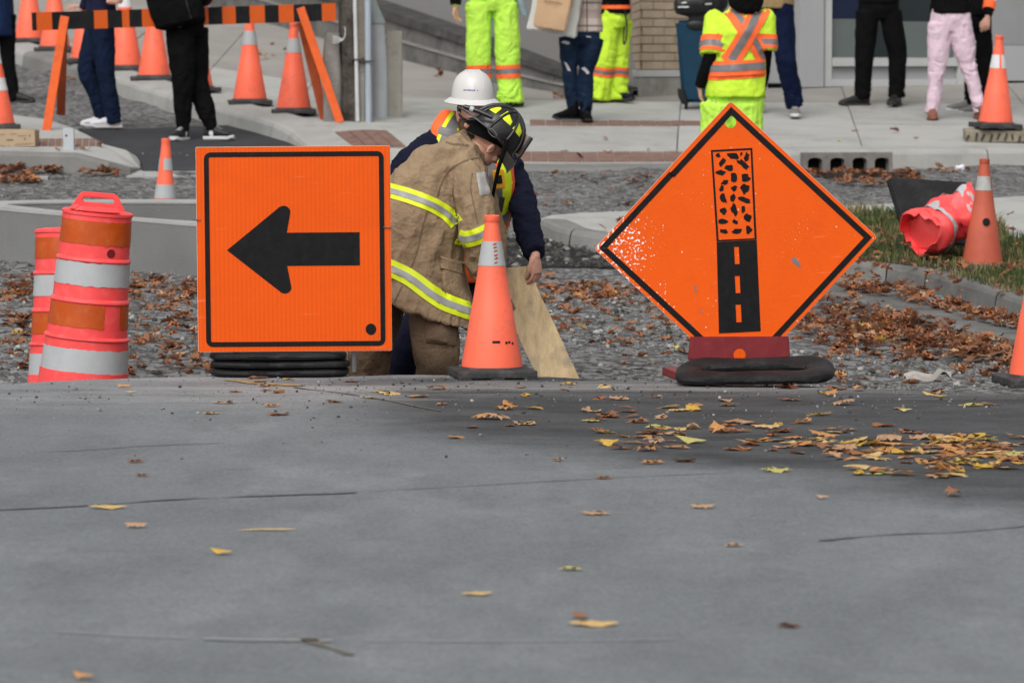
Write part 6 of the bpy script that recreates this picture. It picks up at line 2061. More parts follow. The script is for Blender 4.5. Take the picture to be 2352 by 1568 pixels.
# blue suitcase with a black bag on top
Ys = S_y(1580, 252)
sc0 = GS(1590, 252)
def scb(x, y, d=0): return P(x, y, Ys + d)
su = thing('suitcase', 'dark blue wheeled suitcase standing against the brick corner', 'suitcase', tuple(sc0))
bm = bmesh.new()
pts = [scb(1551, 47), scb(1648, 44), scb(1648, 236), scb(1566, 236)]
fr = [bm.verts.new(q) for q in pts]; bk_ = [bm.verts.new(q + V((0.03, 0.28, 0))) for q in pts]
bm.faces.new(fr); bm.faces.new(list(reversed(bk_)))
for i in range(4): bm.faces.new((fr[i], bk_[i], bk_[(i + 1) % 4], fr[(i + 1) % 4]))
bmesh.ops.recalc_face_normals(bm, faces=bm.faces)
bmesh.ops.bevel(bm, geom=bm.edges[:], offset=0.03, segments=3, affect='EDGES')
obj('shell', bm, 'case_blue', su, True)
bm = bmesh.new()
add_ellipsoid(bm, scb(1600, 58, -0.005), (0.095, 0.02, 0.05), None, 3)
obj('handle_pad', bm, 'black_shiny', su, True)
for xx, yy in ((1572, 238), (1640, 238)):
    b = bmesh.new(); loft(b, [(scb(xx - 8, yy - 34, -0.006), V((0.035, 0, 0)), V((0, 0.02, 0.0))), (scb(xx - 5, yy - 16, -0.006), V((0.04, 0, 0)), V((0, 0.025, 0))), (scb(xx + 2, yy + 2, 0.0), V((0.03, 0, 0)), V((0, 0.03, 0)))], 12)
    g = obj('corner_guard', b, 'rubber', su, True)
    for dd in (0.02, 0.24):
        wq = scb(xx + 4, yy + 8, dd); rr = 0.028
        b = bmesh.new(); bmesh.ops.create_cone(b, cap_ends=True, segments=16, radius1=rr, radius2=rr, depth=0.03, matrix=Matrix.Translation((wq.x, wq.y, max(S(wq.x, wq.y) + rr, wq.z - 0.02))) @ Matrix.Rotation(1.57, 4, 'Y'))
        obj('wheel', b, 'rubber', g, True)
bm = bmesh.new()
for xx in (1590, 1628): add_tube(bm, [scb(xx, 50, 0.14), scb(xx, -60, 0.14)], 0.008, 8)
obj('pull_handle', bm, 'black_shiny', su, True)
bgq = scb(1602, 8, 0.05)
bg_ = thing('shoulder_bag', 'black shiny bag with white print resting on top of the blue suitcase', 'bag', tuple(bgq))
bm = bmesh.new()
loft(bm, [(scb(1548, 14, 0.06), V((0, 0.03, 0)), V((0, 0, 0.03))), (scb(1553, 12, 0.05), V((0, 0.10, 0)), V((0, 0, 0.085))), (scb(1580, 10, 0.04), V((0, 0.13, 0)), V((0, 0, 0.115))), (scb(1620, 8, 0.04), V((0, 0.13, 0)), V((0, 0, 0.12))), (scb(1662, 6, 0.05), V((0, 0.10, 0)), V((0, 0, 0.10))), (scb(1672, 4, 0.06), V((0, 0.03, 0)), V((0, 0, 0.04)))], 24, power=2.6)
add_box(bm, scb(1606, 40, 0.06), (0.2, 0.16, 0.09))
bagm = fuse(bm, 0.012, 3, (0.008, 9, (1, 1, 1)))
obj('bag_body', bagm, 'black_shiny', bg_)
bb = bvh_of(bagm)
for x0, x1, y in ((1557, 1572, 17), (1572, 1582, 17), (1566, 1577, 7), (1620, 1634, 10)):
    patch_on('print', [(x0, y - 1.5), (x1, y - 2.2), (x1, y + 0.8), (x0, y + 1.5)], bb, 'white_paint', bg_, Ys)
# ------------------------------------------------------------------ the firefighter
YF = 21.9
def F(x, y, d=0.0): return P(x, y, YF + d)
ffx = thing('person', 'firefighter in tan turnout coat and black helmet bending over beside the tall cone', 'person', tuple(F(960, 1000)))
def oring(c, hw, th, dv, s=FPX / YF, d=0.0, vt=0.0):
    t = math.radians(th)
    return (F(*c, d), V((math.cos(t), 0, -math.sin(t))) * hw / s, V((0.25 * dv, dv, vt)))
s_ = FPX / YF
jr = [oring((980, 716), 120, 21, 0.215, d=-0.03), oring((972, 682), 120, 19, 0.205, d=-0.02), oring((958, 622), 116, 17, 0.185), oring((954, 560), 112, 17, 0.175), oring((970, 490), 104, 18, 0.17),
      oring((1000, 424), 94, 22, 0.16), oring((1030, 378), 74, 29, 0.14), oring((1058, 352), 52, 36, 0.11), oring((1076, 336), 40, 42, 0.085)]
R_arm = [F(1070, 392, -0.06), F(1084, 450, -0.13), F(1098, 548, -0.15), F(1118, 620, -0.05), F(1132, 668, 0.05)]
L_arm = [F(1066, 400, 0.30), F(1100, 470, 0.40), F(1120, 540, 0.42), F(1128, 600, 0.32), F(1136, 640, 0.25)]
bm = bmesh.new()
# body
fh = V((0.60, 0.48, -0.64)).normalized(); uh = V((0.70, 0.02, 0.71)).normalized()
hc = F(1121, 333, 0.06)
loft(bm, [(F(945, 640), V((0.17, 0, -0.04)), V((0, 0.12, 0))), (F(950, 580), V((0.17, 0, -0.05)), V((0, 0.11, 0))), (F(965, 490), V((0.16, 0, -0.05)), V((0, 0.11, 0))), (F(1010, 420), V((0.16, 0, -0.07)), V((0, 0.11, 0))), (F(1055, 360), V((0.08, 0, -0.06)), V((0, 0.08, 0)))], 20)
capsule(bm, [F(1060, 372, 0.05), F(1088, 345, 0.05), hc - uh * 0.05 - fh * 0.02], [0.066, 0.060, 0.058], 14, 2)
add_head(bm, hc, fh, uh)
Rh = Matrix((fh.cross(uh).normalized(), fh, uh)).transposed()
for s in (-1, 1):
    for p_, r_ in (((s * 0.082, -0.018, -0.010), (0.008, 0.016, 0.028)), ((s * 0.088, -0.028, 0.000), (0.006, 0.007, 0.020)), ((s * 0.086, -0.020, 0.013), (0.006, 0.014, 0.008))):
        add_ellipsoid(bm, hc + Rh @ V(p_), r_, Rh, 3)
for arm in (R_arm, L_arm):
    capsule(bm, arm, [0.055, 0.052, 0.044, 0.038, 0.030], 12, 2)
add_hand(bm, R_arm[-1], (0.8, 0.2, -0.5), (0, -0.7, 0.6), (0.3, 0.5, -0.7), 1.0, 0.6)
add_hand(bm, L_arm[-1], (0.5, -0.4, -0.6), (-0.2, -0.8, 0.5), (-0.5, -0.3, -0.6), 1.0, 0.6)
legsF = [[F(988, 625, -0.02), F(995, 690, -0.03), F(1002, 790, -0.05), F(1004, 870, 0), F(1006, 985, 0.02)], [F(900, 625, 0.12), F(880, 700, 0.12), F(852, 800, 0.10), F(846, 870, 0.14), F(848, 990, 0.2)]]
for lg in legsF: capsule(bm, lg, [0.09, 0.085, 0.06, 0.055, 0.045], 14, 2)
obj('body', fuse(bm, 0.005, 2, None, 'body', 0.4), 'skin', ffx)
# hair: close cropped
bm = bmesh.new()
Rh = Matrix((fh.cross(uh).normalized(), fh, uh)).transposed()
add_ellipsoid(bm, hc + Rh @ V((0, -0.020, 0.032)), (0.0775, 0.093, 0.088), Rh, 4)
for v in bm.verts:
    q = Rh.inverted() @ (v.co - hc)
    if q.y > 0.03: v.co = hc + Rh @ V((q.x, 0.03 - (q.y - 0.03) * 0.1, q.z))
    if q.z < -0.012: v.co = hc + Rh @ V((q.x * 0.9, q.y * 0.9, q.z))
obj('hair', bm, 'skin_tan', ffx, True)
bm = bmesh.new()
for s in (-1, 1): add_ellipsoid(bm, hc + Rh @ V((s * 0.032, 0.074, 0.002)), (0.012, 0.008, 0.008), Rh, 2)
obj('eyes', bm, 'lens_dark', ffx, True)
# trousers
bm = bmesh.new()
loft(bm, [(F(945, 690, 0.04), V((0.215, 0, -0.03)), V((0, 0.14, 0))), (F(942, 640, 0.04), V((0.225, 0, -0.04)), V((0, 0.15, 0))), (F(945, 570, 0.02), V((0.20, 0, -0.05)), V((0, 0.14, 0)))], 24)
add_tube(bm, legsF[0], [0.128, 0.130, 0.128, 0.112, 0.105], 24, True, 4)
add_tube(bm, legsF[1], [0.128, 0.120, 0.112, 0.108, 0.105], 24, True, 4)
tf = fuse(bm, 0.010, 3, [(0.022, 6.0, (1, 1, 0.55)), (0.010, 15.0, (1, 1, 0.8)), (0.004, 34.0, (1, 1, 1))], 'trousers')
obj('trousers', tf, 'turnout_brown', ffx); tbv = bvh_of(tf)
# coat
bm = bmesh.new()
loft(bm, jr, 36)
add_tube(bm, R_arm[:4], [0.112, 0.100, 0.096, 0.085], 22, True, 5)
add_ellipsoid(bm, R_arm[0], (0.110, 0.105, 0.105))
add_tube(bm, L_arm[:4], [0.112, 0.100, 0.096, 0.085], 22, True, 5)
loft(bm, [oring((1060, 360), 56, 38, 0.115), oring((1076, 340), 50, 42, 0.11, d=0.03), oring((1088, 326), 42, 46, 0.10, d=0.05)], 30)
cf = fuse(bm, 0.009, 3, [(0.026, 4.5, (1, 1, 0.7)), (0.020, 9.0, (1, 1, 0.6)), (0.007, 22.0, (1, 1, 0.8))], 'turnout_coat')
obj('turnout_coat', cf, 'turnout_tan', ffx); cbv = bvh_of(cf)
CD = V((0, 1, 0))
def largest(bm):
    """drop stray scraps of a strip"""
    bm.verts.index_update(); left = set(bm.verts); best = set()
    while left:
        st = [left.pop()]; comp = set(st)
        while st:
            q = st.pop()
            for e in q.link_edges:
                w = e.other_vert(q)
                if w in left: left.discard(w); comp.add(w); st.append(w)
        if len(comp) > len(best): best = comp
    bmesh.ops.delete(bm, geom=[v for v in bm.verts if v not in best], context='VERTS')
    return bm


def fst(name, pts, w, m_, off=0.005, par=ffx, Y=YF, bv=None, n=40, cross=5):
    return obj(name, largest(strap_mesh([P(x, y, Y) for x, y in pts], w, bv or cbv, CD, off, n, cross)), m_, par, True)
mid_b = [(855, 427), (880, 433), (915, 440), (955, 452), (995, 468), (1025, 486), (1040, 500), (1050, 512)]
low_b = [(848, 590), (875, 602), (900, 612), (945, 634), (985, 664), (1020, 687), (1050, 700), (1078, 711), (1090, 715)]
slv = [(1052, 541), (1066, 546), (1084, 543), (1104, 536), (1124, 526), (1140, 516)]
for nm, pts, w in (('reflective_band', mid_b, 0.078), ('reflective_band', low_b, 0.090), ('reflective_band', slv, 0.088)):
    fst(nm, pts, w, 'trim_lime', 0.006); fst(nm, pts, w * 0.36, 'trim_silver', 0.011)
for pts, w in (([(1106, 362), (1082, 364), (1058, 373), (1034, 390), (1016, 418), (1006, 450)], 0.008), ([(984, 478), (972, 520), (958, 580), (946, 610)], 0.006), ([(1086, 395), (1082, 430), (1090, 470), (1098, 510)], 0.006), ([(1024, 325), (1040, 330), (1056, 331), (1078, 334)], 0.010), ([(1040, 436), (1046, 470), (1050, 505)], 0.010), ([(926, 652), (914, 676), (908, 690)], 0.007), ([(1090, 330), (1096, 352), (1108, 372), (1116, 392)], 0.009)):
    fst('seam', pts, w, 'seam', 0.003, n=24, cross=1)
def quilt(name, pts, m_, off, th, bv, par, Y, grid=8, bev=0.006):
    """a stitched-on flap: four corners in pixels filled with a grid that follows the surface"""
    c = [V((x, y)) for x, y in pts]
    bm = bmesh.new(); vs = []
    for i in range(grid + 1):
        row = []
        for j in range(grid + 1):
            a = c[0].lerp(c[1], j / grid); b = c[3].lerp(c[2], j / grid); q = a.lerp(b, i / grid)
            o = P(q.x, q.y, Y - 0.6); d = (o - V((0, 0, CAMH))).normalized()
            h = bv.ray_cast(o, d, 1.5)
            edge = min(i, j, grid - i, grid - j)
            row.append(h[0] - d * (off if edge else off * 0.3) if h[0] is not None else None)
        vs.append(row)
    bvv = [[bm.verts.new(q) if q is not None else None for q in row] for row in vs]
    for i in range(grid):
        for j in range(grid):
            f = (bvv[i][j], bvv[i][j + 1], bvv[i + 1][j + 1], bvv[i + 1][j])
            if None not in f: bm.faces.new(f)
    for v in [v for v in bm.verts if not v.link_faces]: bm.verts.remove(v)
    solid(bm, th)
    return obj(name, bm, m_, par, True)
quilt('sleeve_patch', [(1094, 397), (1119, 393), (1127, 445), (1102, 449)], 'patch_grey', 0.006, 0.003, cbv, ffx, YF)
quilt('pocket', [(1014, 594), (1066, 606), (1074, 690), (1018, 668)], 'turnout_tan', 0.022, 0.004, cbv, ffx, YF)
quilt('pocket_flap', [(1012, 588), (1068, 602), (1070, 634), (1012, 618)], 'turnout_tan', 0.030, 0.005, cbv, ffx, YF)
quilt('thigh_pocket', [(974, 728), (1062, 752), (1056, 796), (978, 786)], 'turnout_brown', 0.022, 0.004, tbv, ffx, YF)
quilt('knee_patch', [(958, 802), (1040, 800), (1040, 862), (962, 862)], 'turnout_brown', 0.010, 0.004, tbv, ffx, YF)
fst('seam', [(985, 812), (990, 840), (992, 866)], 0.006, 'seam', 0.013, bv=tbv, n=20, cross=1)
# helmet
hb = F(1134, 313, 0.05)                                          # middle of the brim
fa, ua = V((0.69, 0.10, -0.715)).normalized(), None
ua = (uh - fa * uh.dot(fa)).normalized(); ra = fa.cross(ua).normalized()
RH = Matrix((ra, fa, ua)).transposed() * 1.06
hel = thing('fire_helmet', 'black ridged fire helmet with yellow patches on the firefighter', 'helmet', tuple(hb))
def hl(p): return hb + RH @ V(p)
# dome
def dome_pt(a, e, k=1.0):
    """a = heading round the helmet (0 front), e = elevation"""
    ca, ce = math.cos(e), math.sin(e)
    return V((0.112 * ca * math.sin(a), (0.142 if math.cos(a) > 0 else 0.138) * ca * math.cos(a) - 0.005, 0.162 * ce ** 0.92)) * k
bm = bmesh.new(); rows = []
for i in range(15):
    e = (math.pi / 2) * i / 14
    rows.append([bm.verts.new(hl(dome_pt(2 * math.pi * j / 48, min(e, 1.569)))) for j in range(48)])
for i in range(14):
    for j in range(48): bm.faces.new((rows[i][j], rows[i][(j + 1) % 48], rows[i + 1][(j + 1) % 48], rows[i + 1][j]))
bmesh.ops.remove_doubles(bm, verts=bm.verts, dist=0.0005)
dm = mesh_from(bm, 'dome', True)
obj('dome', dm, 'helmet_black', hel); dbv = bvh_of(dm)
for a in [math.pi / 8 + k * math.pi / 4 for k in range(8)]:
    bm = bmesh.new(); add_tube(bm, [hl(dome_pt(a, 0.05 + 1.5 * q / 9, 1.015)) for q in range(10)], [0.008] * 8 + [0.007, 0.005], 10)
    obj('comb', bm, 'helmet_black', hel, True)
bm = bmesh.new(); add_tube(bm, [hl(dome_pt(0.0 if q < 8 else math.pi, 0.1 + 1.47 * (q / 7.5 if q < 8 else (15 - q) / 7.5), 1.02)) for q in range(16)], [0.011] * 16, 10)
obj('comb', bm, 'helmet_black', hel, True)
# brim: longer at the back, curled at the sides
bm = bmesh.new(); n = 64; inn, outt = [], []
for j in range(n):
    a = 2 * math.pi * j / n
    ca, sa = math.cos(a), math.sin(a)
    back_ = max(0, -ca)
    ro = V((0.140 * sa, 0.178 * ca if ca > 0 else 0.232 * ca, 0.012 * abs(sa) ** 2 - 0.010 * max(0, ca) - 0.022 * back_ ** 2))
    rin = V((0.108 * sa, 0.136 * ca - 0.005, 0.004))
    inn.append(bm.verts.new(hl(rin))); outt.append(bm.verts.new(hl(ro)))
for j in range(n): bm.faces.new((inn[j], inn[(j + 1) % n], outt[(j + 1) % n], outt[j]))
solid(bm, 0.007)
obj('brim', bm, 'helmet_black', hel, True)
for pts in ([(1115, 246), (1145, 236), (1152, 244), (1152, 250), (1138, 261)], [(1148, 267), (1167, 255), (1179, 266), (1177, 280), (1172, 289)], [(1177, 295), (1192, 281), (1199, 293), (1199, 303), (1193, 315)], [(1204, 293), (1208, 287), (1212, 292), (1208, 297)]):
    quilt('reflective_patch', [pts[0], pts[1], pts[-2] if len(pts) > 4 else pts[2], pts[-1]], 'trim_lime' if pts[0][0] < 1200 else 'sole_light', 0.005, 0.002, dbv, hel, YF, 6)
# front leather holder and face shield
bm = bmesh.new()
for v in add_box(bm, (0.0, 0.150, 0.075), (0.085, 0.018, 0.12), Matrix.Rotation(0.22, 3, 'X'), 0.006): v.co = hl(v.co)
obj('front_badge', bm, 'helmet_black', hel)
bm = bmesh.new(); prev = None
for j in range(13):
    a = -1.2 + 2.4 * j / 12
    top_, bot = V((0.125 * math.sin(a), 0.135 * math.cos(a) + 0.035, -0.005)), V((0.122 * math.sin(a), 0.130 * math.cos(a) + 0.050, -0.085 + 0.03 * abs(math.sin(a))))
    row = [bm.verts.new(hl(top_)), bm.verts.new(hl(top_.lerp(bot, 0.5) + V((0, 0.006, 0)))), bm.verts.new(hl(bot))]
    if prev:
        for k in range(2): bm.faces.new((prev[k], row[k], row[k + 1], prev[k + 1]))
    prev = row
solid(bm, 0.003)
obj('face_shield', bm, 'visor', hel, True)
# black liner under the brim, chin strap, torch clipped to the brim
bm = bmesh.new()
loft(bm, [(hl((0, -0.012, 0.0)), RH @ V((0.094, 0, 0)), RH @ V((0, 0.112, 0))), (hl((0, -0.020, -0.022)), RH @ V((0.093, 0, 0)), RH @ V((0, 0.106, 0.010))), (hl((0, -0.034, -0.046)), RH @ V((0.090, 0, 0)), RH @ V((0, 0.088, 0.034)))], 36)
for v in bm.verts: v.co += noise.noise_vector(v.co * 14) * 0.005
obj('liner', bm, 'black_cloth', hel, True)
bm = bmesh.new()
add_tube(bm, [F(1164, 322, -0.075), F(1158, 345, -0.10), F(1150, 370, -0.10), F(1142, 400, -0.07), F(1134, 440, -0.04), F(1131, 462, 0.0)], [(0.013, 0.010), (0.013, 0.010), (0.011, 0.009), (0.010, 0.007), (0.009, 0.007), (0.008, 0.006)], 12, k=4)
obj('chin_strap', bm, 'black_cloth', hel, True)
bm = bmesh.new(); add_tube(bm, [F(1066, 245, -0.07), F(1076, 248, -0.075), F(1100, 256, -0.09), F(1132, 270, -0.10)], [0.012, 0.014, 0.013, 0.013], 14)
tch = obj('torch', bm, 'helmet_black', hel, True)
bm = bmesh.new(); add_tube(bm, [F(1080, 249.5, -0.077), F(1088, 252.5, -0.081)], 0.0155, 14)
obj('torch_ring', bm, 'galvanised', tch, True)
bm = bmesh.new(); bmesh.ops.create_circle(bm, cap_ends=False, segments=20, radius=0.022)
es = [hl((0.128 , -0.03, 0.006)) + RH @ (V((0.0, 0.030 * math.cos(k * .5236), 0.012 * math.sin(k * .5236)))) for k in range(13)]
bm.free(); bm = bmesh.new(); add_tube(bm, es, 0.003, 8); obj('buckle', bm, 'steel', tch, True)

# ------------------------------------------------------------------ worker in the white hard hat
YW = 22.62
def W(x, y, d=0.0): return P(x, y, YW + d)
sw = FPX / YW
wk = thing('person', 'worker in white hard hat, orange vest and navy sweater holding the wooden board', 'person', tuple(W(1040, 980)))
fw = V((0.30, -0.88, -0.36)).normalized(); uw = (V((0.02, -0.15, 1)) - fw * fw.dot(V((0.02, -0.15, 1)))).normalized()
hw_ = W(1086, 268, -0.10)
def wr(c, hw, dv, d=0.0, tilt=0.0): return (W(*c, d), V((hw / sw, 0, tilt)), V((0, dv, 0.06)))
tw_ = [wr((1060, 620), 92, 0.13, 0.22), wr((1066, 560), 92, 0.13, 0.18), wr((1078, 490), 98, 0.14, 0.10), wr((1086, 425), 104, 0.145, 0.02), wr((1088, 375), 92, 0.125, -0.03), wr((1087, 340), 66, 0.10, -0.05), wr((1086, 318), 40, 0.075, -0.06)]
RA = [W(1166, 384, 0.06), W(1190, 432, 0.02), W(1207, 495, -0.08), W(1217, 545, -0.18), W(1229, 588, -0.28)]
LA = [W(1002, 337, -0.02), W(966, 364, -0.04), W(922, 408, -0.02), W(930, 520, -0.1), W(985, 560, -0.18)]
bm = bmesh.new()
loft(bm, [(c, u_ * 0.8, v_ * 0.8) for c, u_, v_ in tw_], 20)
capsule(bm, [W(1086, 345, -0.04), W(1086, 310, -0.06), hw_ - uw * 0.05], [0.062, 0.058, 0.056], 14, 2)
add_head(bm, hw_, fw, uw)
for arm in (RA, LA): capsule(bm, arm, [0.055, 0.05, 0.042, 0.036, 0.029], 14, 2)
add_hand(bm, RA[-1] + V((0, 0, 0.005)), (0.10, -0.05, -1), (-0.62, -0.75, 0.0), (-0.72, 0.60, -0.2), 1.06, 0.42, thumb=0.55, tcurl=0.5)
add_hand(bm, LA[-1], (0.6, -0.3, -0.6), (0, -1, 0.3), (0.4, 0.4, -0.8), 1.0, 0.6)
legsW = [[W(1020, 625, 0.15), W(985, 700, 0.05), W(935, 800, -0.12), W(930, 880, 0.1), W(938, 980, 0.35)], [W(1100, 625, 0.2), W(1120, 720, 0.1), W(1130, 830, 0.05), W(1130, 900, 0.15), W(1130, 985, 0.25)]]
for lg in legsW: capsule(bm, lg, [0.09, 0.08, 0.06, 0.055, 0.045], 14, 2)
wb_ = fuse(bm, 0.0045, 2, None, 'body', 0.4)
obj('body', wb_, 'skin', wk)
Rw = Matrix((fw.cross(uw).normalized(), fw, uw)).transposed()
bm = bmesh.new()
add_ellipsoid(bm, hw_ + Rw @ V((0, 0.028, -0.072)), (0.066, 0.076, 0.058), Rw, 3); add_ellipsoid(bm, hw_ + Rw @ V((0.052, 0.015, -0.045)), (0.026, 0.056, 0.055), Rw, 3); add_ellipsoid(bm, hw_ + Rw @ V((-0.052, 0.015, -0.045)), (0.022, 0.05, 0.05), Rw, 3)
for v in bm.verts: v.co += noise.noise_vector(v.co * 60) * 0.004
obj('beard', fuse(bm, 0.006, 1), 'beard', wk)
bm = bmesh.new()
for s in (-1, 1): add_ellipsoid(bm, hw_ + Rw @ V((s * 0.036, 0.085, 0.008)), (0.032, 0.010, 0.022), Rw, 3)
add_tube(bm, [hw_ + Rw @ V(q) for q in ((-0.080, -0.01, 0.015), (-0.078, 0.05, 0.015), (-0.055, 0.088, 0.018), (0, 0.098, 0.020), (0.055, 0.088, 0.018), (0.078, 0.05, 0.015), (0.080, -0.01, 0.015))], 0.0055, 8, k=3)
obj('sunglasses', bm, 'lens_dark', wk, True)
bm = bmesh.new(); add_ellipsoid(bm, hw_ + Rw @ V((0, -0.03, 0.03)), (0.081, 0.09, 0.075), Rw, 3)
obj('hair', bm, 'hair_dark', wk, True)
bm = bmesh.new()
loft(bm, [(W(1060, 660, 0.2), V((0.20, 0, 0)), V((0, 0.13, 0))), (W(1060, 610, 0.2), V((0.21, 0, 0)), V((0, 0.14, 0)))], 20)
for lg in legsW: add_tube(bm, lg, [0.115, 0.105, 0.092, 0.085, 0.08], 18, True, 4)
obj('trousers', fuse(bm, 0.011, 3, [(0.014, 7, (1, 1, 0.6))], 'trousers'), 'navy', wk)
bm = bmesh.new()
loft(bm, tw_, 30)
add_tube(bm, RA[:4] + [RA[4] + V((-0.003, 0.0, 0.015))], [0.085, 0.078, 0.078, 0.072, 0.056], 20, True, 5)
add_tube(bm, LA, [0.100, 0.095, 0.086, 0.074, 0.055], 20, True, 5)
for q, r_ in ((RA[0], 0.085), (LA[0], 0.103)): add_ellipsoid(bm, q, (r_,) * 3)
swm = fuse(bm, 0.009, 3, [(0.020, 6.5, (1, 1, 1.6)), (0.010, 15, (0.8, 0.8, 1.8)), (0.004, 34, (1, 1, 1))], 'sweater')
obj('sweater', swm, 'navy', wk); sbv = bvh_of(swm)
cr = tube_rings(*smooth_path([RA[3], RA[4] + V((-0.003, 0, 0.012))], [0.066, 0.056], 6))
bm = bmesh.new(); add_tube(bm, [RA[3].lerp(RA[4], 0.62), RA[3].lerp(RA[4], 0.72), RA[3].lerp(RA[4], 1.0) + V((0, 0, 0.008))], [0.064, 0.062, 0.052], 24)
for v in bm.verts: v.co += noise.noise_vector(v.co * 20) * 0.004
obj('cuff', bm, 'navy', wk, True)
# vest shell
bm = bmesh.new(); loft(bm, [(c + V((o_ / sw, -0.05, 0)), u_ * k_, v_ * 1.12) for (c, u_, v_), k_, o_ in zip(tw_[0:6], (0.98, 0.98, 0.98, 0.96, 1.0, 1.0), (6, 4, 0, -3, 0, 0))], 30)
for p_ in ([W(1020, 350, -0.06), W(1026, 305, -0.05), W(1040, 266, 0.05)],):
    add_tube(bm, p_, [(0.100, 0.06), (0.092, 0.055), (0.075, 0.045)], 14, True, 3)
add_tube(bm, [W(1146, 372, -0.05), W(1132, 325, -0.03), W(1118, 285, 0.04)], [(0.07, 0.05), (0.06, 0.045), (0.05, 0.04)], 14, True, 3)
add_tube(bm, [W(1022, 340, -0.05), W(1005, 370, -0.02), W(1000, 420, 0.0)], [(0.09, 0.09), (0.08, 0.10), (0.07, 0.10)], 14, True, 3)
vm = fuse(bm, 0.010, 3, [(0.008, 8, (1, 1, 1))], 'vest')
vest = obj('vest', vm, 'hivis_orange', wk); vbv = bvh_of(vm)
def wst(pts, w, m_, off=0.005, nm='vest_stripe', cross=4): return fst(nm, pts, w, m_, off, wk, YW, vbv, 36, cross)
wst([(1060, 258), (1046, 276), (1032, 300), (1020, 330), (1012, 372), (1010, 410)], 0.092, 'trim_lime', 0.006)
wst([(1058, 262), (1045, 280), (1031, 304), (1019, 334), (1012, 376)], 0.056, 'reflect_grey', 0.010)
wst([(1008, 296), (1030, 303), (1050, 306)], 0.040, 'reflect_grey', 0.013)
wst([(1138, 330), (1160, 372), (1168, 410), (1166, 450), (1152, 484), (1132, 508)], 0.070, 'trim_lime', 0.006)
wst([(1120, 372), (1138, 410), (1140, 450), (1128, 490)], 0.066, 'reflect_grey', 0.008)
wst([(1100, 500), (1130, 512), (1158, 502), (1172, 490)], 0.040, 'reflect_grey', 0.010)
wst([(1112, 520), (1130, 548), (1150, 580), (1160, 600)], 0.05, 'trim_lime', 0.006)
wst([(1180, 520), (1160, 556), (1148, 590), (1140, 615)], 0.075, 'trim_lime', 0.008)
wst([(1176, 524), (1158, 556), (1146, 586)], 0.030, 'reflect_grey', 0.011)
# gas monitor and microphone clipped on
mq = W(1146, 412, -0.275)
mon = obj('gas_monitor', box(mq, (0.062, 0.03, 0.105), Matrix.Rotation(-0.12, 3, 'Y'), 0.008), 'monitor_yellow', wk)
obj('screen', box(mq + V((0.002, -0.017, 0.0)), (0.030, 0.004, 0.045), Matrix.Rotation(-0.12, 3, 'Y'), 0.002), 'lens_dark', mon)
obj('radio', box(W(1151, 470, -0.26), (0.028, 0.03, 0.085), Matrix.Rotation(0.2, 3, 'Y'), 0.005), 'black_shiny', wk)
obj('radio_clip', box(W(1136, 462, -0.25), (0.035, 0.02, 0.075), Matrix.Rotation(0.2, 3, 'Y'), 0.005), 'reflect_grey', wk)
# hard hat
uhh = V((0.02, -0.10, 1)).normalized(); fhh = (fw - uhh * fw.dot(uhh)).normalized(); rhh = fhh.cross(uhh).normalized()
Rhh = Matrix((rhh, fhh, uhh)).transposed(); hbw = W(1085, 229, -0.09)
hat = thing('hard_hat', 'white full brim hard hat on the bearded worker', 'helmet', tuple(hbw))
def wl_(p): return hbw + Rhh @ V(p)
prof = [(1.0, 0.0), (0.985, 0.03), (0.955, 0.06), (0.895, 0.09), (0.79, 0.118), (0.64, 0.140), (0.44, 0.156), (0.22, 0.164), (0.01, 0.166)]
bm = bmesh.new()
loft(bm, [(wl_((0, 0, z)), Rhh @ V((0.116 * r_, 0, 0)), Rhh @ V((0, 0.136 * r_, 0))) for r_, z in prof], 48, False)
for s in (-1, 0, 1):                                             # three low ridges over the crown
    pass
hm_ = mesh_from(bm, 'shell', True)
obj('shell', hm_, 'hat_white', hat); hbv = bvh_of(hm_)
for s in (-0.034, 0.034):
    pts = []
    for k in range(15):
        q = -1.25 + 2.5 * k / 14
        y = 0.136 * math.sin(q); z = 0.164 * math.cos(q) ** 0.8
        pts.append(wl_((s * (0.6 + 0.4 * math.cos(q)) , y * 0.96, z * 0.985 + 0.001)))
    bm = bmesh.new(); add_tube(bm, pts, 0.0035, 8); obj('ridge', bm, 'hat_white', hat, True)
bm = bmesh.new(); inn, outt, md = [], [], []
for j in range(56):
    a = 2 * math.pi * j / 56
    inn.append(bm.verts.new(wl_((0.115 * math.cos(a), 0.135 * math.sin(a), 0.008)))); md.append(bm.verts.new(wl_((0.128 * math.cos(a), 0.150 * math.sin(a), 0.0)))); outt.append(bm.verts.new(wl_((0.150 * math.cos(a), 0.178 * math.sin(a), -0.016))))
for j in range(56):
    bm.faces.new((inn[j], inn[(j + 1) % 56], md[(j + 1) % 56], md[j])); bm.faces.new((md[j], md[(j + 1) % 56], outt[(j + 1) % 56], outt[j]))
solid(bm, 0.004)
obj('brim', bm, 'hat_white', hat, True)
bm = bmesh.new()
for k in range(9):
    if k == 7: continue
    x = 1066 + k * 3.9
    o = W(x, 207 + 0.12 * k, -0.8); d = (o - V((0, 0, CAMH))).normalized(); h = hbv.ray_cast(o, d, 1.5)
    if h[0] is not None: add_box(bm, h[0] - d * 0.001, (0.0065 if k < 7 else 0.005, 0.003, 0.006 if k % 3 else 0.0085), Matrix.Rotation(0.1, 3, 'Y'))
o = obj('lettering', bm, 'ink_blue', hat); o['kind'] = 'stuff'

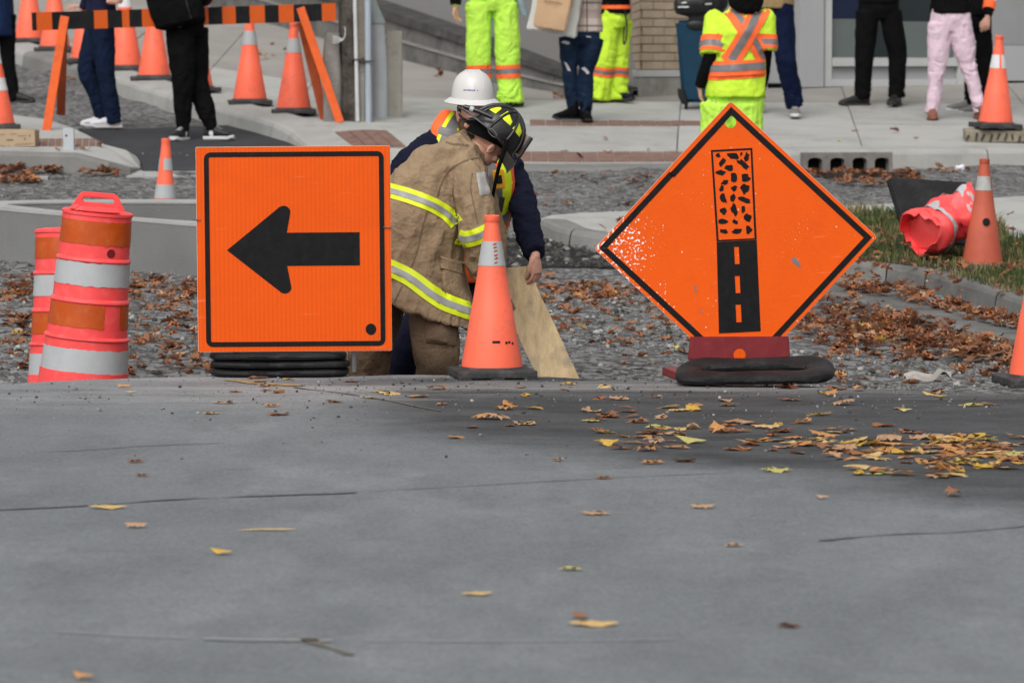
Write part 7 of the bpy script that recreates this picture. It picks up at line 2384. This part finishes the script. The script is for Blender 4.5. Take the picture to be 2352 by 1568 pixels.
# the wooden board he holds
bt0, bt1 = [P(1118, 618, 22.36), P(1211, 611, 22.36)], [P(1282, 968, 22.15), P(1374, 962, 22.15)]
wbd = thing('wooden_board', 'weathered plywood board held upright in the trench by the worker', 'board', tuple((bt1[0] + bt1[1]) / 2))
bm = bmesh.new(); nseg_ = 14; rows = []
for i in range(nseg_ + 1):
    t = i / nseg_
    a, b = bt0[0].lerp(bt1[0], t), bt0[1].lerp(bt1[1], t)
    rows.append([bm.verts.new(a.lerp(b, k / 6) + V((0.004 * noise.noise(V((i * .6, 0, 0))) if k in (0, 6) else 0, 0, 0))) for k in range(7)])
for i in range(nseg_):
    for k in range(6): bm.faces.new((rows[i][k], rows[i][k + 1], rows[i + 1][k + 1], rows[i + 1][k]))
solid(bm, 0.022)
def board_material():
    m = mat('board_face', (0.54, 0.41, 0.235), 0.8, 0.12, 4.0, 0.2, 50)
    n, l = m.node_tree.nodes, m.node_tree.links; b = n['Principled BSDF']; src = b.inputs['Base Color'].links[0].from_socket
    tc = n.new('ShaderNodeTexCoord'); mp = n.new('ShaderNodeMapping'); mp.inputs['Rotation'].default_value = (0, math.radians(-24), 0); mp.inputs['Scale'].default_value = (26, 26, 2.2); l.new(tc.outputs['Object'], mp.inputs['Vector'])
    t = n.new('ShaderNodeTexNoise'); t.inputs['Scale'].default_value = 1.0; t.inputs['Detail'].default_value = 8; t.inputs['Roughness'].default_value = 0.65; l.new(mp.outputs['Vector'], t.inputs['Vector'])
    r = n.new('ShaderNodeValToRGB'); r.color_ramp.elements[0].position = 0.3; r.color_ramp.elements[1].position = 0.7; r.color_ramp.elements[0].color = (0.36, 0.27, 0.165, 1); r.color_ramp.elements[1].color = (0.72, 0.56, 0.34, 1); l.new(t.outputs['Fac'], r.inputs['Fac'])
    mx = n.new('ShaderNodeMixRGB'); mx.inputs['Fac'].default_value = 0.7; l.new(src, mx.inputs['Color1']); l.new(r.outputs['Color'], mx.inputs['Color2'])
    t2 = n.new('ShaderNodeTexNoise'); t2.inputs['Scale'].default_value = 7; t2.inputs['Detail'].default_value = 7; l.new(tc.outputs['Object'], t2.inputs['Vector'])
    r2 = n.new('ShaderNodeValToRGB'); r2.color_ramp.elements[0].position = 0.54; r2.color_ramp.elements[1].position = 0.7; r2.color_ramp.elements[1].color = (0.7, 0.7, 0.7, 1); l.new(t2.outputs['Fac'], r2.inputs['Fac'])
    m2 = n.new('ShaderNodeMixRGB'); m2.inputs['Color2'].default_value = (0.20, 0.20, 0.18, 1); l.new(r2.outputs['Color'], m2.inputs['Fac']); l.new(mx.outputs['Color'], m2.inputs['Color1'])
    l.new(m2.outputs['Color'], b.inputs['Base Color'])
board_material()
obj('panel', bm, 'board_face', wbd)
# ------------------------------------------------------------------ loose stones, leaves, grass
def ico20():
    bm = bmesh.new(); bmesh.ops.create_icosphere(bm, subdivisions=1, radius=1.0)
    v = np.array([x.co[:] for x in bm.verts]); f = np.array([[q.index for q in p.verts] for p in bm.faces]); bm.free()
    return v, f
IV, IF = ico20()


def scatter_stones(name, pos, size, mats, weights, flat=0.62, label=None):
    n = len(pos)
    R = rand_rot(n)
    sc = size[:, None] * np.stack([RNG.uniform(0.7, 1.25, n), RNG.uniform(0.6, 1.0, n), RNG.uniform(0.45, 0.85, n) * flat / 0.62], -1)
    jit = 1 + RNG.uniform(-0.22, 0.22, (n, len(IV)))
    v = IV[None] * jit[..., None] * sc[:, None, :]
    v = np.einsum('nij,nkj->nki', R, v) + pos[:, None, :]
    f = IF[None] + (np.arange(n) * len(IV))[:, None, None]
    mi = np.repeat(RNG.choice(len(mats), n, p=weights), len(IF))
    o = obj(name, mesh_raw(name, v.reshape(-1, 3), f.ravel(), 3, mats, mi), None)
    o['kind'] = 'stuff'
    if label: o['label'] = label
    return o


def in_px(n, box_, plane, dens=None):
    """n random ground points seen inside a pixel box"""
    x0, y0, x1, y1 = box_
    out = []
    while len(out) < n:
        x, y = RNG.uniform(x0, x1), RNG.uniform(y0, y1)
        if dens and RNG.uniform() > dens(x, y): continue
        out.append(plane(x, y))
    return out


def on_gravel(X, Y): return gravel_z(X, Y)


# gravel: denser and coarser near the road
N1 = 40000
X = RNG.uniform(-5.4, 5.2, N1 * 3); Y = 20.6 + (RNG.uniform(0, 1, N1 * 3) ** 1.35) * 15.0
keep = (np.abs(X) < Y * 0.137) & (Y > road_edge(X) + 0.02)
X, Y = X[keep][:N1], Y[keep][:N1]
cl = np.array([noise.noise(V((x * 0.9, y * 0.9, 4))) for x, y in zip(X, Y)])
keep = RNG.uniform(0, 1, len(X)) < 0.55 + cl
X, Y = X[keep], Y[keep]
sz = 0.006 + 0.021 * RNG.uniform(0, 1, len(X)) ** 3.5
sz = sz * np.clip(1 - (Y - 26) / 14, 0.45, 1)
pos = np.stack([X, Y, gz(X[:, None], Y[:, None])[:, 0] + sz * 0.2], -1)
scatter_stones('gravel', pos, sz, STONE_MATS, [0.34, 0.13, 0.28, 0.25], label='loose grey gravel over the dug up street')
# pale stones one notices
X = RNG.uniform(-3, 3.2, 110); Y = RNG.uniform(21, 27, 110); kk = np.abs(X) < Y * 0.13; X, Y = X[kk], Y[kk]
sz = RNG.uniform(0.014, 0.034, len(X)); pos = np.stack([X, Y, gz(X[:, None], Y[:, None])[:, 0] + sz * 0.2], -1)
scatter_stones('gravel', pos, sz, ['stone_pale', 'stone_mid', 'stone_grey'], [0.45, 0.3, 0.25], label='larger pale stones in the gravel')
# broken black asphalt in the trench beside the workers
pts = in_px(900, (1130, 550, 1480, 614), lambda x, y: GR(x, y, 0.02)); pos = np.array([p[:] for p in pts])
sz = 0.008 + 0.03 * RNG.uniform(0, 1, len(pos)) ** 3; pos[:, 2] += sz * 0.3
scatter_stones('rubble', pos, sz, STONE_MATS, [0.10, 0.03, 0.80, 0.07], label='broken dark asphalt rubble beside the workers')
# grit carried onto the asphalt
pts = in_px(1000, (0, 862, 2352, 1060), GA, lambda x, y: max(0.02, 1 - (y - 865) / 110) * (0.4 + 0.6 * (x > 600)))
pos = np.array([p[:] for p in pts]); ok = pos[:, 1] < road_edge(pos[:, 0]) - 0.01; pos = pos[ok]
sz = 0.003 + 0.010 * RNG.uniform(0, 1, len(pos)) ** 4; pos[:, 2] = sz * 0.35
scatter_stones('grit', pos, sz, STONE_MATS, [0.25, 0.1, 0.5, 0.15], label='small dark grit scattered along the asphalt edge')

# leaves ------------------------------------------------------------
def leaf_outline(kind, seed):
    rnd = random.Random(seed)
    if kind == 'oak':
        base = [(0, -0.5), (0.07, -0.36), (0.20, -0.33), (0.15, -0.20), (0.30, -0.10), (0.19, 0.0), (0.33, 0.13), (0.19, 0.20), (0.22, 0.36), (0.09, 0.38), (0.0, 0.52)]
    elif kind == 'maple':
        base = [(0, -0.55), (0.03, -0.30), (0.22, -0.36), (0.20, -0.20), (0.48, -0.14), (0.36, 0.0), (0.46, 0.16), (0.24, 0.16), (0.20, 0.36), (0.10, 0.28), (0.0, 0.56)]
    elif kind == 'long':
        base = [(0, -0.5), (0.035, -0.35), (0.055, -0.1), (0.055, 0.1), (0.035, 0.3), (0, 0.5)]
    else:
        base = [(0, -0.5), (0.12, -0.36), (0.22, -0.16), (0.24, 0.05), (0.17, 0.26), (0.08, 0.40), (0, 0.5)]
    r = [(x * rnd.uniform(0.85, 1.15), y) for x, y in base]
    l_ = [(-x * rnd.uniform(0.85, 1.15), y) for x, y in base[1:-1]][::-1]
    return r + l_


def leaf_arrays(kind, seed, curl=0.25):
    """verts (unit length) and triangles: a two-sided fan bent along the midrib"""
    rnd = random.Random(seed * 7 + 1)
    o = leaf_outline(kind, seed)
    n = len(o); m = len(o)
    tip = [i for i, q in enumerate(o) if q[0] == 0]
    ribs = [(0, -0.25), (0, 0.05), (0, 0.3)]
    c1, c2 = rnd.uniform(0.4, 1.3) * curl, rnd.uniform(-0.5, 0.8) * curl
    def z(x, y): return c1 * abs(x) * 1.3 + c2 * y * y * 1.4 + 0.05 * math.sin(9 * y + seed) * abs(x) * 4
    v = [(x, y, z(x, y)) for x, y in o] + [(x, y, z(x, y) - 0.01) for x, y in ribs]
    f = []
    for i in range(n):
        j = (i + 1) % n
        ym = (o[i][1] + o[j][1]) / 2
        k = 0 if ym < -0.1 else 1 if ym < 0.18 else 2
        f.append((i, j, n + k))
    # close the gaps between ribs
    half_ = m // 2
    for k, yb in ((0, -0.1), (1, 0.18)):
        for side in (0, 1):
            rng = range(0, half_ + 1) if side == 0 else range(half_, m)
            best = None
            for i in rng:
                j = (i + 1) % m
                ya, yb_ = (o[i][1] + o[(i - 1) % m][1]) / 2, (o[i][1] + o[j][1]) / 2
                ka = 0 if ya < -0.1 else 1 if ya < 0.18 else 2; kb = 0 if yb_ < -0.1 else 1 if yb_ < 0.18 else 2
                if {ka, kb} == {k, k + 1}: best = i
            if best is not None: f.append((n + k, n + k + 1, best))
    v = np.array(v); v[:, 2] -= v[:, 2].min()
    return v, np.array(f)


KINDS_ = ['oak', 'oak', 'maple', 'oak', 'plain', 'maple', 'plain', 'long']
LEAVES = [leaf_arrays(k, 3 + i) for i, k in enumerate(KINDS_)]


def litter(name, pos, size, weights, tilt=0.6, kinds=(0, 1, 2, 3, 5), label=None):
    n = len(pos); kinds = list(kinds)
    ks = RNG.choice(kinds, n); Vv, Ff, Mi, base = [], [], [], 0
    R = rand_rot(n, tilt); mi = RNG.choice(len(LEAF_MATS), n, p=weights)
    bend = RNG.uniform(0.3, 2.4, n)
    for k in kinds:
        idx = np.where(ks == k)[0]
        if not len(idx): continue
        v, f = LEAVES[k]
        vv = v[None] * size[idx][:, None, None]; vv = vv * np.stack([np.ones(len(idx)), np.ones(len(idx)), bend[idx]], -1)[:, None, :]
        vv = np.einsum('nij,nkj->nki', R[idx], vv)
        vv[..., 2] -= vv[..., 2].min(axis=1)[:, None]
        vv = vv + pos[idx][:, None, :]
        ff = f[None] + (base + np.arange(len(idx)) * len(v))[:, None, None]
        Vv.append(vv.reshape(-1, 3)); Ff.append(ff.reshape(-1, 3)); Mi.append(np.repeat(mi[idx], len(f))); base += len(idx) * len(v)
    o = obj(name, mesh_raw(name, np.concatenate(Vv), np.concatenate(Ff).ravel(), 3, LEAF_MATS, np.concatenate(Mi)), None)
    o['kind'] = 'stuff'
    if label: o['label'] = label
    return o


W_BROWN = np.array([0.37, 0.30, 0.10, 0.20, 0.015, 0.006, 0.003, 0.004]); W_BROWN /= W_BROWN.sum()
W_ROAD = np.array([0.13, 0.13, 0.25, 0.03, 0.20, 0.08, 0.06, 0.12]); W_ROAD /= W_ROAD.sum()


def gravel_pt(x, y, up=0.0):
    """march the sight line onto the gravel"""
    r = ray(x, y); o = V((0, 0, CAMH))
    for d in np.arange(20.4, 37, 0.03):
        p = o + r * (d / r.y)
        if p.z <= float(gravel_z(p.x, p.y)) + up: return p
    return GR(x, y)


ind_pts, lit = [], []
def region(n, box_, dens=None, up=0.0, heap=0.0):
    for p in in_px(n, box_, lambda x, y: gravel_pt(x, y), dens): lit.append((p.x, p.y, p.z + up + RNG.uniform(0, 1) * heap))
region(115, (0, 632, 130, 735), lambda x, y: 1.0 - 0.6 * (y > 690)); region(130, (290, 636, 455, 735), lambda x, y: 1.0 - 0.7 * (y > 690))
region(70, (0, 735, 110, 862)); region(75, (290, 735, 520, 858), lambda x, y: 0.6)
region(170, (1225, 640, 1600, 850), lambda x, y: 1.15 - (y - 640) / 230)
region(70, (1225, 655, 1420, 700))
region(120, (1800, 760, 2352, 880), lambda x, y: 0.5 * (x > 1850) + 0.15)
# the drift against the gutter stones at the right
def drift(n, a, b, spread, heap):
    for _ in range(n):
        t = RNG.uniform(); x = a[0] + (b[0] - a[0]) * t; y = a[1] + (b[1] - a[1]) * t
        p = gravel_pt(x + RNG.normal(0, 12), y + abs(RNG.normal(0, spread)))
        lit.append((p.x, p.y, p.z + RNG.uniform(0, heap)))
drift(300, (1880, 688), (2352, 812), 24, 0.07); drift(190, (1830, 725), (2130, 770), 30, 0.04); drift(170, (1950, 740), (2340, 822), 30, 0.05)
lit = np.array(lit); lsz = RNG.uniform(0.06, 0.115, len(lit))
# between the gutter stones and the kerb, in the far gutters
more = []
for _ in range(250):
    t = RNG.uniform(); x = 1925 + t * 440; y = np.interp(x, [1905, 1990, 2085, 2220, 2352], [650, 668, 684, 722, 752]) + RNG.normal(0, 7)
    p = GR(x, y, 0.06); more.append((p.x, p.y, p.z + RNG.uniform(0, 0.05)))
for box_, n in (((0, 386, 140, 398), 90), ((180, 398, 270, 403), 25), ((0, 409, 90, 424), 70), ((1850, 398, 2110, 408), 80), ((1920, 414, 2120, 426), 60), ((1150, 405, 1750, 420), 22), ((380, 232, 560, 262), 70), ((110, 170, 300, 190), 22), ((440, 150, 520, 280), 12), ((1200, 420, 1800, 480), 22), ((2040, 390, 2352, 402), 18)):
    for p in in_px(n, box_, lambda x, y: GR(x, y, 0.012)): more.append((p.x, p.y, p.z + RNG.uniform(0, 0.03)))
for box_, n in (((1380, 489, 1700, 540), 34), ((1960, 500, 2352, 680), 130), ((1965, 600, 2180, 625), 8)):
    for p in in_px(n, box_, lambda x, y: GI(x, y, 0.0)): more.append((p.x, p.y, p.z + RNG.uniform(0.0, 0.045) * (n > 100)))
for box_, n in (((1000, 150, 1160, 180), 14), ((1270, 216, 1310, 228), 12), ((1850, 300, 2352, 340), 5), ((560, 100, 700, 140), 14), ((930, 290, 1600, 340), 8), ((100, 330, 320, 350), 5)):
    for p in in_px(n, box_, lambda x, y: GS(x, y, 0.008)): more.append((p.x, p.y, float(pave_z(p.x, p.y)) + 0.008))
more = np.array(more)
litter('leaf_litter', more, RNG.uniform(0.06, 0.11, len(more)), W_BROWN, 0.7, label='brown fallen leaves lying in the gutters, on the grass and against the kerbs')

# individual leaves --------------------------------------------------
LM = {}
def leaf_mesh(k, mi, bend):
    key = (k, mi, bend)
    if key not in LM:
        v, f = LEAVES[k]
        w = v * np.array([1, 1, (-0.45, 0.7, -1.3)[bend]]); w[:, 2] -= w[:, 2].min()
        LM[key] = mesh_raw('fallen_leaf', w, f.ravel(), 3, [LEAF_MATS[mi]])
    return LM[key]


def put_leaf(p, size, k, mi, bend, label, group, rz=None, tilt=0.12, ax=None):
    o = bpy.data.objects.new('fallen_leaf', leaf_mesh(k, mi, bend)); COL.objects.link(o)
    o.location = p; o.scale = (size,) * 3
    fx_ = Quaternion((1, 0, 0), ax) if ax else Quaternion()          # near edge dips on purpose so the brightly lit top shows
    q = fx_ @ Quaternion((math.cos(random.uniform(0, 6.28)), math.sin(random.uniform(0, 6.28)), 0), random.uniform(0, tilt)) @ Quaternion((0, 0, 1), random.uniform(0, 6.28) if rz is None else rz)
    o.rotation_euler = q.to_euler()
    o['label'] = label; o['category'] = 'leaf'
    if group: o['group'] = group
    return o


SOLO = [((248, 1168), 0.145, 6, 7, 0, 1.57, 'broad golden leaf just below the long crack at the left of the asphalt'),
        ((612, 1219), 0.215, 7, 7, 0, 1.52, 'long thin golden leaf lying alone on the left asphalt'),
        ((508, 1274), 0.085, 4, 5, 2, 1.2, 'small yellow leaf below the long thin golden leaf'),
        ((314, 1212), 0.085, 1, 2, 2, 1.4, 'dull brown leaf below the broad golden leaf at the left'),
        ((1095, 1367), 0.10, 6, 7, 0, 1.6, 'pale golden leaf alone in the middle of the near asphalt'),
        ((1310, 1310), 0.082, 4, 6, 1, 1.5, 'yellow green leaf above and right of the pale golden leaf'),
        ((1364, 1437), 0.150, 6, 7, 0, 1.55, 'large bright golden leaf near the bottom centre beside a small brown one'),
        ((1333, 1420), 0.075, 1, 0, 2, 0.6, 'small curled brown leaf touching the large golden leaf near the bottom'),
        ((1686, 1255), 0.075, 4, 2, 1, 1.8, 'pale tan leaf alone on the right near asphalt'),
        ((1812, 1441), 0.075, 3, 3, 1, 1.4, 'nearly black leaf above the bottom right part of the asphalt'),
        ((192, 1560), 0.075, 4, 4, 2, 0.9, 'orange leaf at the bottom left edge of the picture'),
        ((312, 1062), 0.080, 1, 0, 1, 1.5, 'upper of two faint brown leaves on the left asphalt'),
        ((326, 1094), 0.065, 1, 0, 1, 1.5, 'lower of two faint brown leaves on the left asphalt'),
        ((1369, 1182), 0.11, 3, 2, 0, 1.5, 'faded tan leaf lying flat below the scattered leaves'),
        ((1615, 1167), 0.10, 0, 2, 0, 1.5, 'dull tan leaf right of the faded flat leaf'),
        ((1890, 1146), 0.06, 4, 2, 2, 1.0, 'small pale leaf below the leaf drift on the right asphalt'),
        ((1389, 1100), 0.075, 1, 1, 1, 1.5, 'single rust red leaf below the scattered leaves'),
        ((1500, 1065), 0.10, 1, 4, 1, 1.6, 'orange brown leaf below the diamond sign, nearer than its neighbours'),
        ((1785, 1083), 0.13, 5, 6, 0, 1.5, 'yellow lobed leaf in front of the leaf drift'),
        ((1281, 1058), 0.06, 2, 2, 1, 1.5, 'small pale leaf left of the orange brown leaf on the asphalt'),
        ((1398, 1022), 0.12, 5, 5, 2, 1.4, 'bright yellow curled up leaf standing on the asphalt below the diamond sign'),
        ((2190, 1140), 0.10, 0, 0, 2, 0.3, 'curled brown leaf at the lower right of the leaf drift'),
        ((1308, 884), 0.085, 4, 5, 1, 1.5, 'yellow leaf at the asphalt edge just right of the wooden board'),
        ((2160, 912), 0.075, 4, 5, 0, 1.6, 'yellow leaf below the crumpled rag'),
        ((2078, 946), 0.07, 4, 6, 2, 1.5, 'dark olive leaf on the dark asphalt at the right'),
        ((300, 902), 0.06, 4, 7, 0, 1.6, 'small yellow leaf in front of the leaning barrel'),
        ((625, 934), 0.09, 1, 4, 1, 1.6, 'orange leaf in front of the black rubber ring stack'),
        ((2040, 762), 0.13, 5, 5, 1, 1.2, 'yellow leaf on the brown drift against the gutter stones'),
        ((285, 890), 0.075, 1, 4, 2, 1.6, 'orange brown leaf at the asphalt edge in front of the leaning barrel')]
for (x, y), sz_, k, mi, bend, rz, lab in SOLO:
    p = GA(x, y) if y > 862 else gravel_pt(x, y) + V((0, 0, 0.05))
    put_leaf(p + V((0, 0, 0.006)), sz_, k, mi, bend, lab, None, rz, 0.05, ax=0.10)
cname = {0: 'brown', 1: 'rust red', 2: 'tan', 3: 'dark brown', 4: 'orange', 5: 'yellow', 6: 'yellow green', 7: 'golden'}
SHAPE = {0: 'lobed', 1: 'ragged', 2: 'star shaped', 3: 'narrow lobed', 4: 'oval', 5: 'broad star shaped', 6: 'pointed oval', 7: 'long'}
BEND = ('flat', 'cupped', 'curled')
USED = set()
MARKS = [(0, 'the left edge'), (190, 'the leaning barrel'), (420, "the arrow sign's left side"), (600, 'the arrow sign'), (800, "the arrow sign's right side"), (960, 'the firefighter'), (1130, 'the tall cone'), (1290, 'the wooden board'),
         (1400, "the diamond's left corner"), (1550, "the diamond's left half"), (1640, 'the red stand'), (1760, "the red stand's end"), (1880, "the rubber ring's end"), (1990, "the diamond's right corner"), (2070, "the rag's left end"), (2140, 'the rag'), (2225, "the rag's right side"), (2290, 'the cut off cone'), (2352, 'the right edge')]
def to_px(p):
    q = V(p) - V((0, 0, CAMH)); a = q.y * CP - q.z * SP; b = q.y * SP + q.z * CP
    return CX + q.x / a * FPX, CY - b / a * FPX
def leaf_label(p, k, mi, bend, size, ground):
    x, y = to_px(p)
    m_ = min(MARKS, key=lambda q: abs(q[0] - x))[1]
    if ground == 'asphalt':
        row = 'on asphalt edge by' if y < 895 else 'on upper asphalt below' if y < 950 else 'mid asphalt below' if y < 1010 else 'lower asphalt below'
    else:
        row = 'far gravel behind' if y < 690 else 'mid gravel behind' if y < 770 else 'near gravel behind'
    sz_ = 'small' if size < 0.085 else 'large' if size > 0.105 else 'medium'
    return f'{sz_} {BEND[bend]} {cname[mi]} {SHAPE[k]} leaf {row} {m_}'
count = 0
zones = [(150, (1350, 930, 2352, 1075), lambda x, y: math.exp(-((y - (985 + (x - 1350) * 0.06)) / 34) ** 2) * (0.25 + 0.75 * (x - 1350) / 1000), 'in the drift across the right of the asphalt'),
         (50, (1950, 1000, 2352, 1100), lambda x, y: 1.0, 'in the drift across the right of the asphalt'),
         (26, (1000, 880, 1560, 1010), lambda x, y: 0.8, 'scattered below the wooden board and the tall cone'),
         (16, (480, 868, 1000, 960), lambda x, y: 1.0 - (y - 868) / 120, 'scattered in front of the arrow sign'),
         (22, (1560, 890, 2352, 945), lambda x, y: 1.0, 'scattered on the dark asphalt below the diamond sign')]
for n, box_, dens, where in zones:
    for p in in_px(n, box_, GA, dens):
        if p.y > float(road_edge(p.x)) - 0.05: continue
        for _ in range(40):
            k = int(RNG.choice([0, 2, 2, 4, 4, 5, 6, 6])); mi = int(RNG.choice(8, p=W_ROAD)); bend = int(RNG.choice(3, p=[0.5, 0.35, 0.15])); sz_ = RNG.uniform(0.085, 0.15)
            if leaf_label(p, k, mi, bend, sz_, 'asphalt') not in USED: break
        USED.add(leaf_label(p, k, mi, bend, sz_, 'asphalt'))
        put_leaf(p + V((0, 0, 0.003)), sz_, k, mi, bend, leaf_label(p, k, mi, bend, sz_, 'asphalt'), 'leaves scattered on the asphalt', None, 0.25); count += 1
# of the gravel leaves the nearest are objects of their own, the others lie in one litter
room = 300 - count - len(SOLO)
order = np.argsort(lit[:, 1])
vis = [i for i in order if lit[i, 1] > 23.4 or lit[i, 0] > 0.9]
ind = set(vis[:max(0, room)])
for i in ind:
    for _ in range(40):
        k = int(RNG.choice([0, 1, 2, 3, 5])); mi = int(RNG.choice(8, p=W_BROWN)); bend = int(RNG.choice(3))
        if leaf_label(lit[i], k, mi, bend, lsz[i], 'gravel') not in USED: break
    USED.add(leaf_label(lit[i], k, mi, bend, lsz[i], 'gravel'))
    x = lit[i, 0]
    where = 'on the gravel left of the arrow sign' if x < -1 else 'on the gravel between the board and the diamond sign' if x < 1.3 else 'on the gravel below the right hand gutter stones'
    put_leaf(V(lit[i]) + V((0, 0, 0.004)), lsz[i], k, mi, bend, leaf_label(lit[i], k, mi, bend, lsz[i], 'gravel'), 'leaves lying on the gravel', None, 0.45)
rest = np.array([i for i in range(len(lit)) if i not in ind])
litter('leaf_litter', lit[rest], lsz[rest], W_BROWN, 0.6, label='brown oak leaves drifted over the gravel')

# grass on the island
gp = []
poly2 = [(GI(x, y).x, GI(x, y).y) for x, y in grass_px]
def inside(x, y):
    c = False; j = len(poly2) - 1
    for i in range(len(poly2)):
        xi, yi = poly2[i]; xj, yj = poly2[j]
        if (yi > y) != (yj > y) and x < (xj - xi) * (y - yi) / (yj - yi) + xi: c = not c
        j = i
    return c
xs_ = [p[0] for p in poly2]; ys_ = [p[1] for p in poly2]
while len(gp) < 17000:
    x, y = RNG.uniform(min(xs_), min(max(xs_), 5.2)), RNG.uniform(min(ys_), max(ys_))
    if inside(x, y) and (noise.noise(V((x * 1.6, y * 1.6, 0))) > -0.45 + RNG.uniform(-.3, .3)): gp.append((x, y))
gp = np.array(gp); n = len(gp)
zg_ = PA - 0.15 + 0.14 + PB * gp[:, 1] + PC * gp[:, 0]
hgt = RNG.uniform(0.025, 0.072, n) * (0.75 + 0.5 * sstep(27.6, 30.0, gp[:, 1])); wd = RNG.uniform(0.003, 0.006, n); an = RNG.uniform(0, 6.283, n); ln = RNG.normal(0, 0.5, n) * hgt; la = RNG.uniform(0, 6.283, n)
b0 = np.stack([gp[:, 0] - wd * np.cos(an), gp[:, 1] - wd * np.sin(an), zg_ - 0.005], -1); b1 = np.stack([gp[:, 0] + wd * np.cos(an), gp[:, 1] + wd * np.sin(an), zg_ - 0.005], -1)
mdx = np.stack([gp[:, 0] + ln * 0.35 * np.cos(la), gp[:, 1] + ln * 0.35 * np.sin(la), zg_ + hgt * 0.6], -1); tp_ = np.stack([gp[:, 0] + ln * np.cos(la), gp[:, 1] + ln * np.sin(la), zg_ + hgt], -1)
mo = np.stack([wd * 0.6 * np.cos(an), wd * 0.6 * np.sin(an), np.zeros(n)], -1)
Vg = np.stack([b0, b1, mdx + mo, mdx - mo, tp_], 1).reshape(-1, 3)
i0 = np.arange(n)[:, None] * 5
Fg = np.concatenate([i0 + np.array([[0, 1, 2]]), i0 + np.array([[0, 2, 3]]), i0 + np.array([[3, 2, 4]])], 1).reshape(-1, 3)
straw = np.array([noise.noise(V((x * 2.2, y * 2.2, 7))) for x, y in gp])
gm = np.where(straw + RNG.normal(0, 0.25, n) > 0.12, 2, np.where(RNG.uniform(0, 1, n) < 0.45, 1, 0))
o = obj('grass', mesh_raw('grass', Vg, Fg.ravel(), 3, GRASS_MATS, np.repeat(gm, 3)), None)
o['kind'] = 'stuff'; o['label'] = 'short patchy grass on the kerbed island'
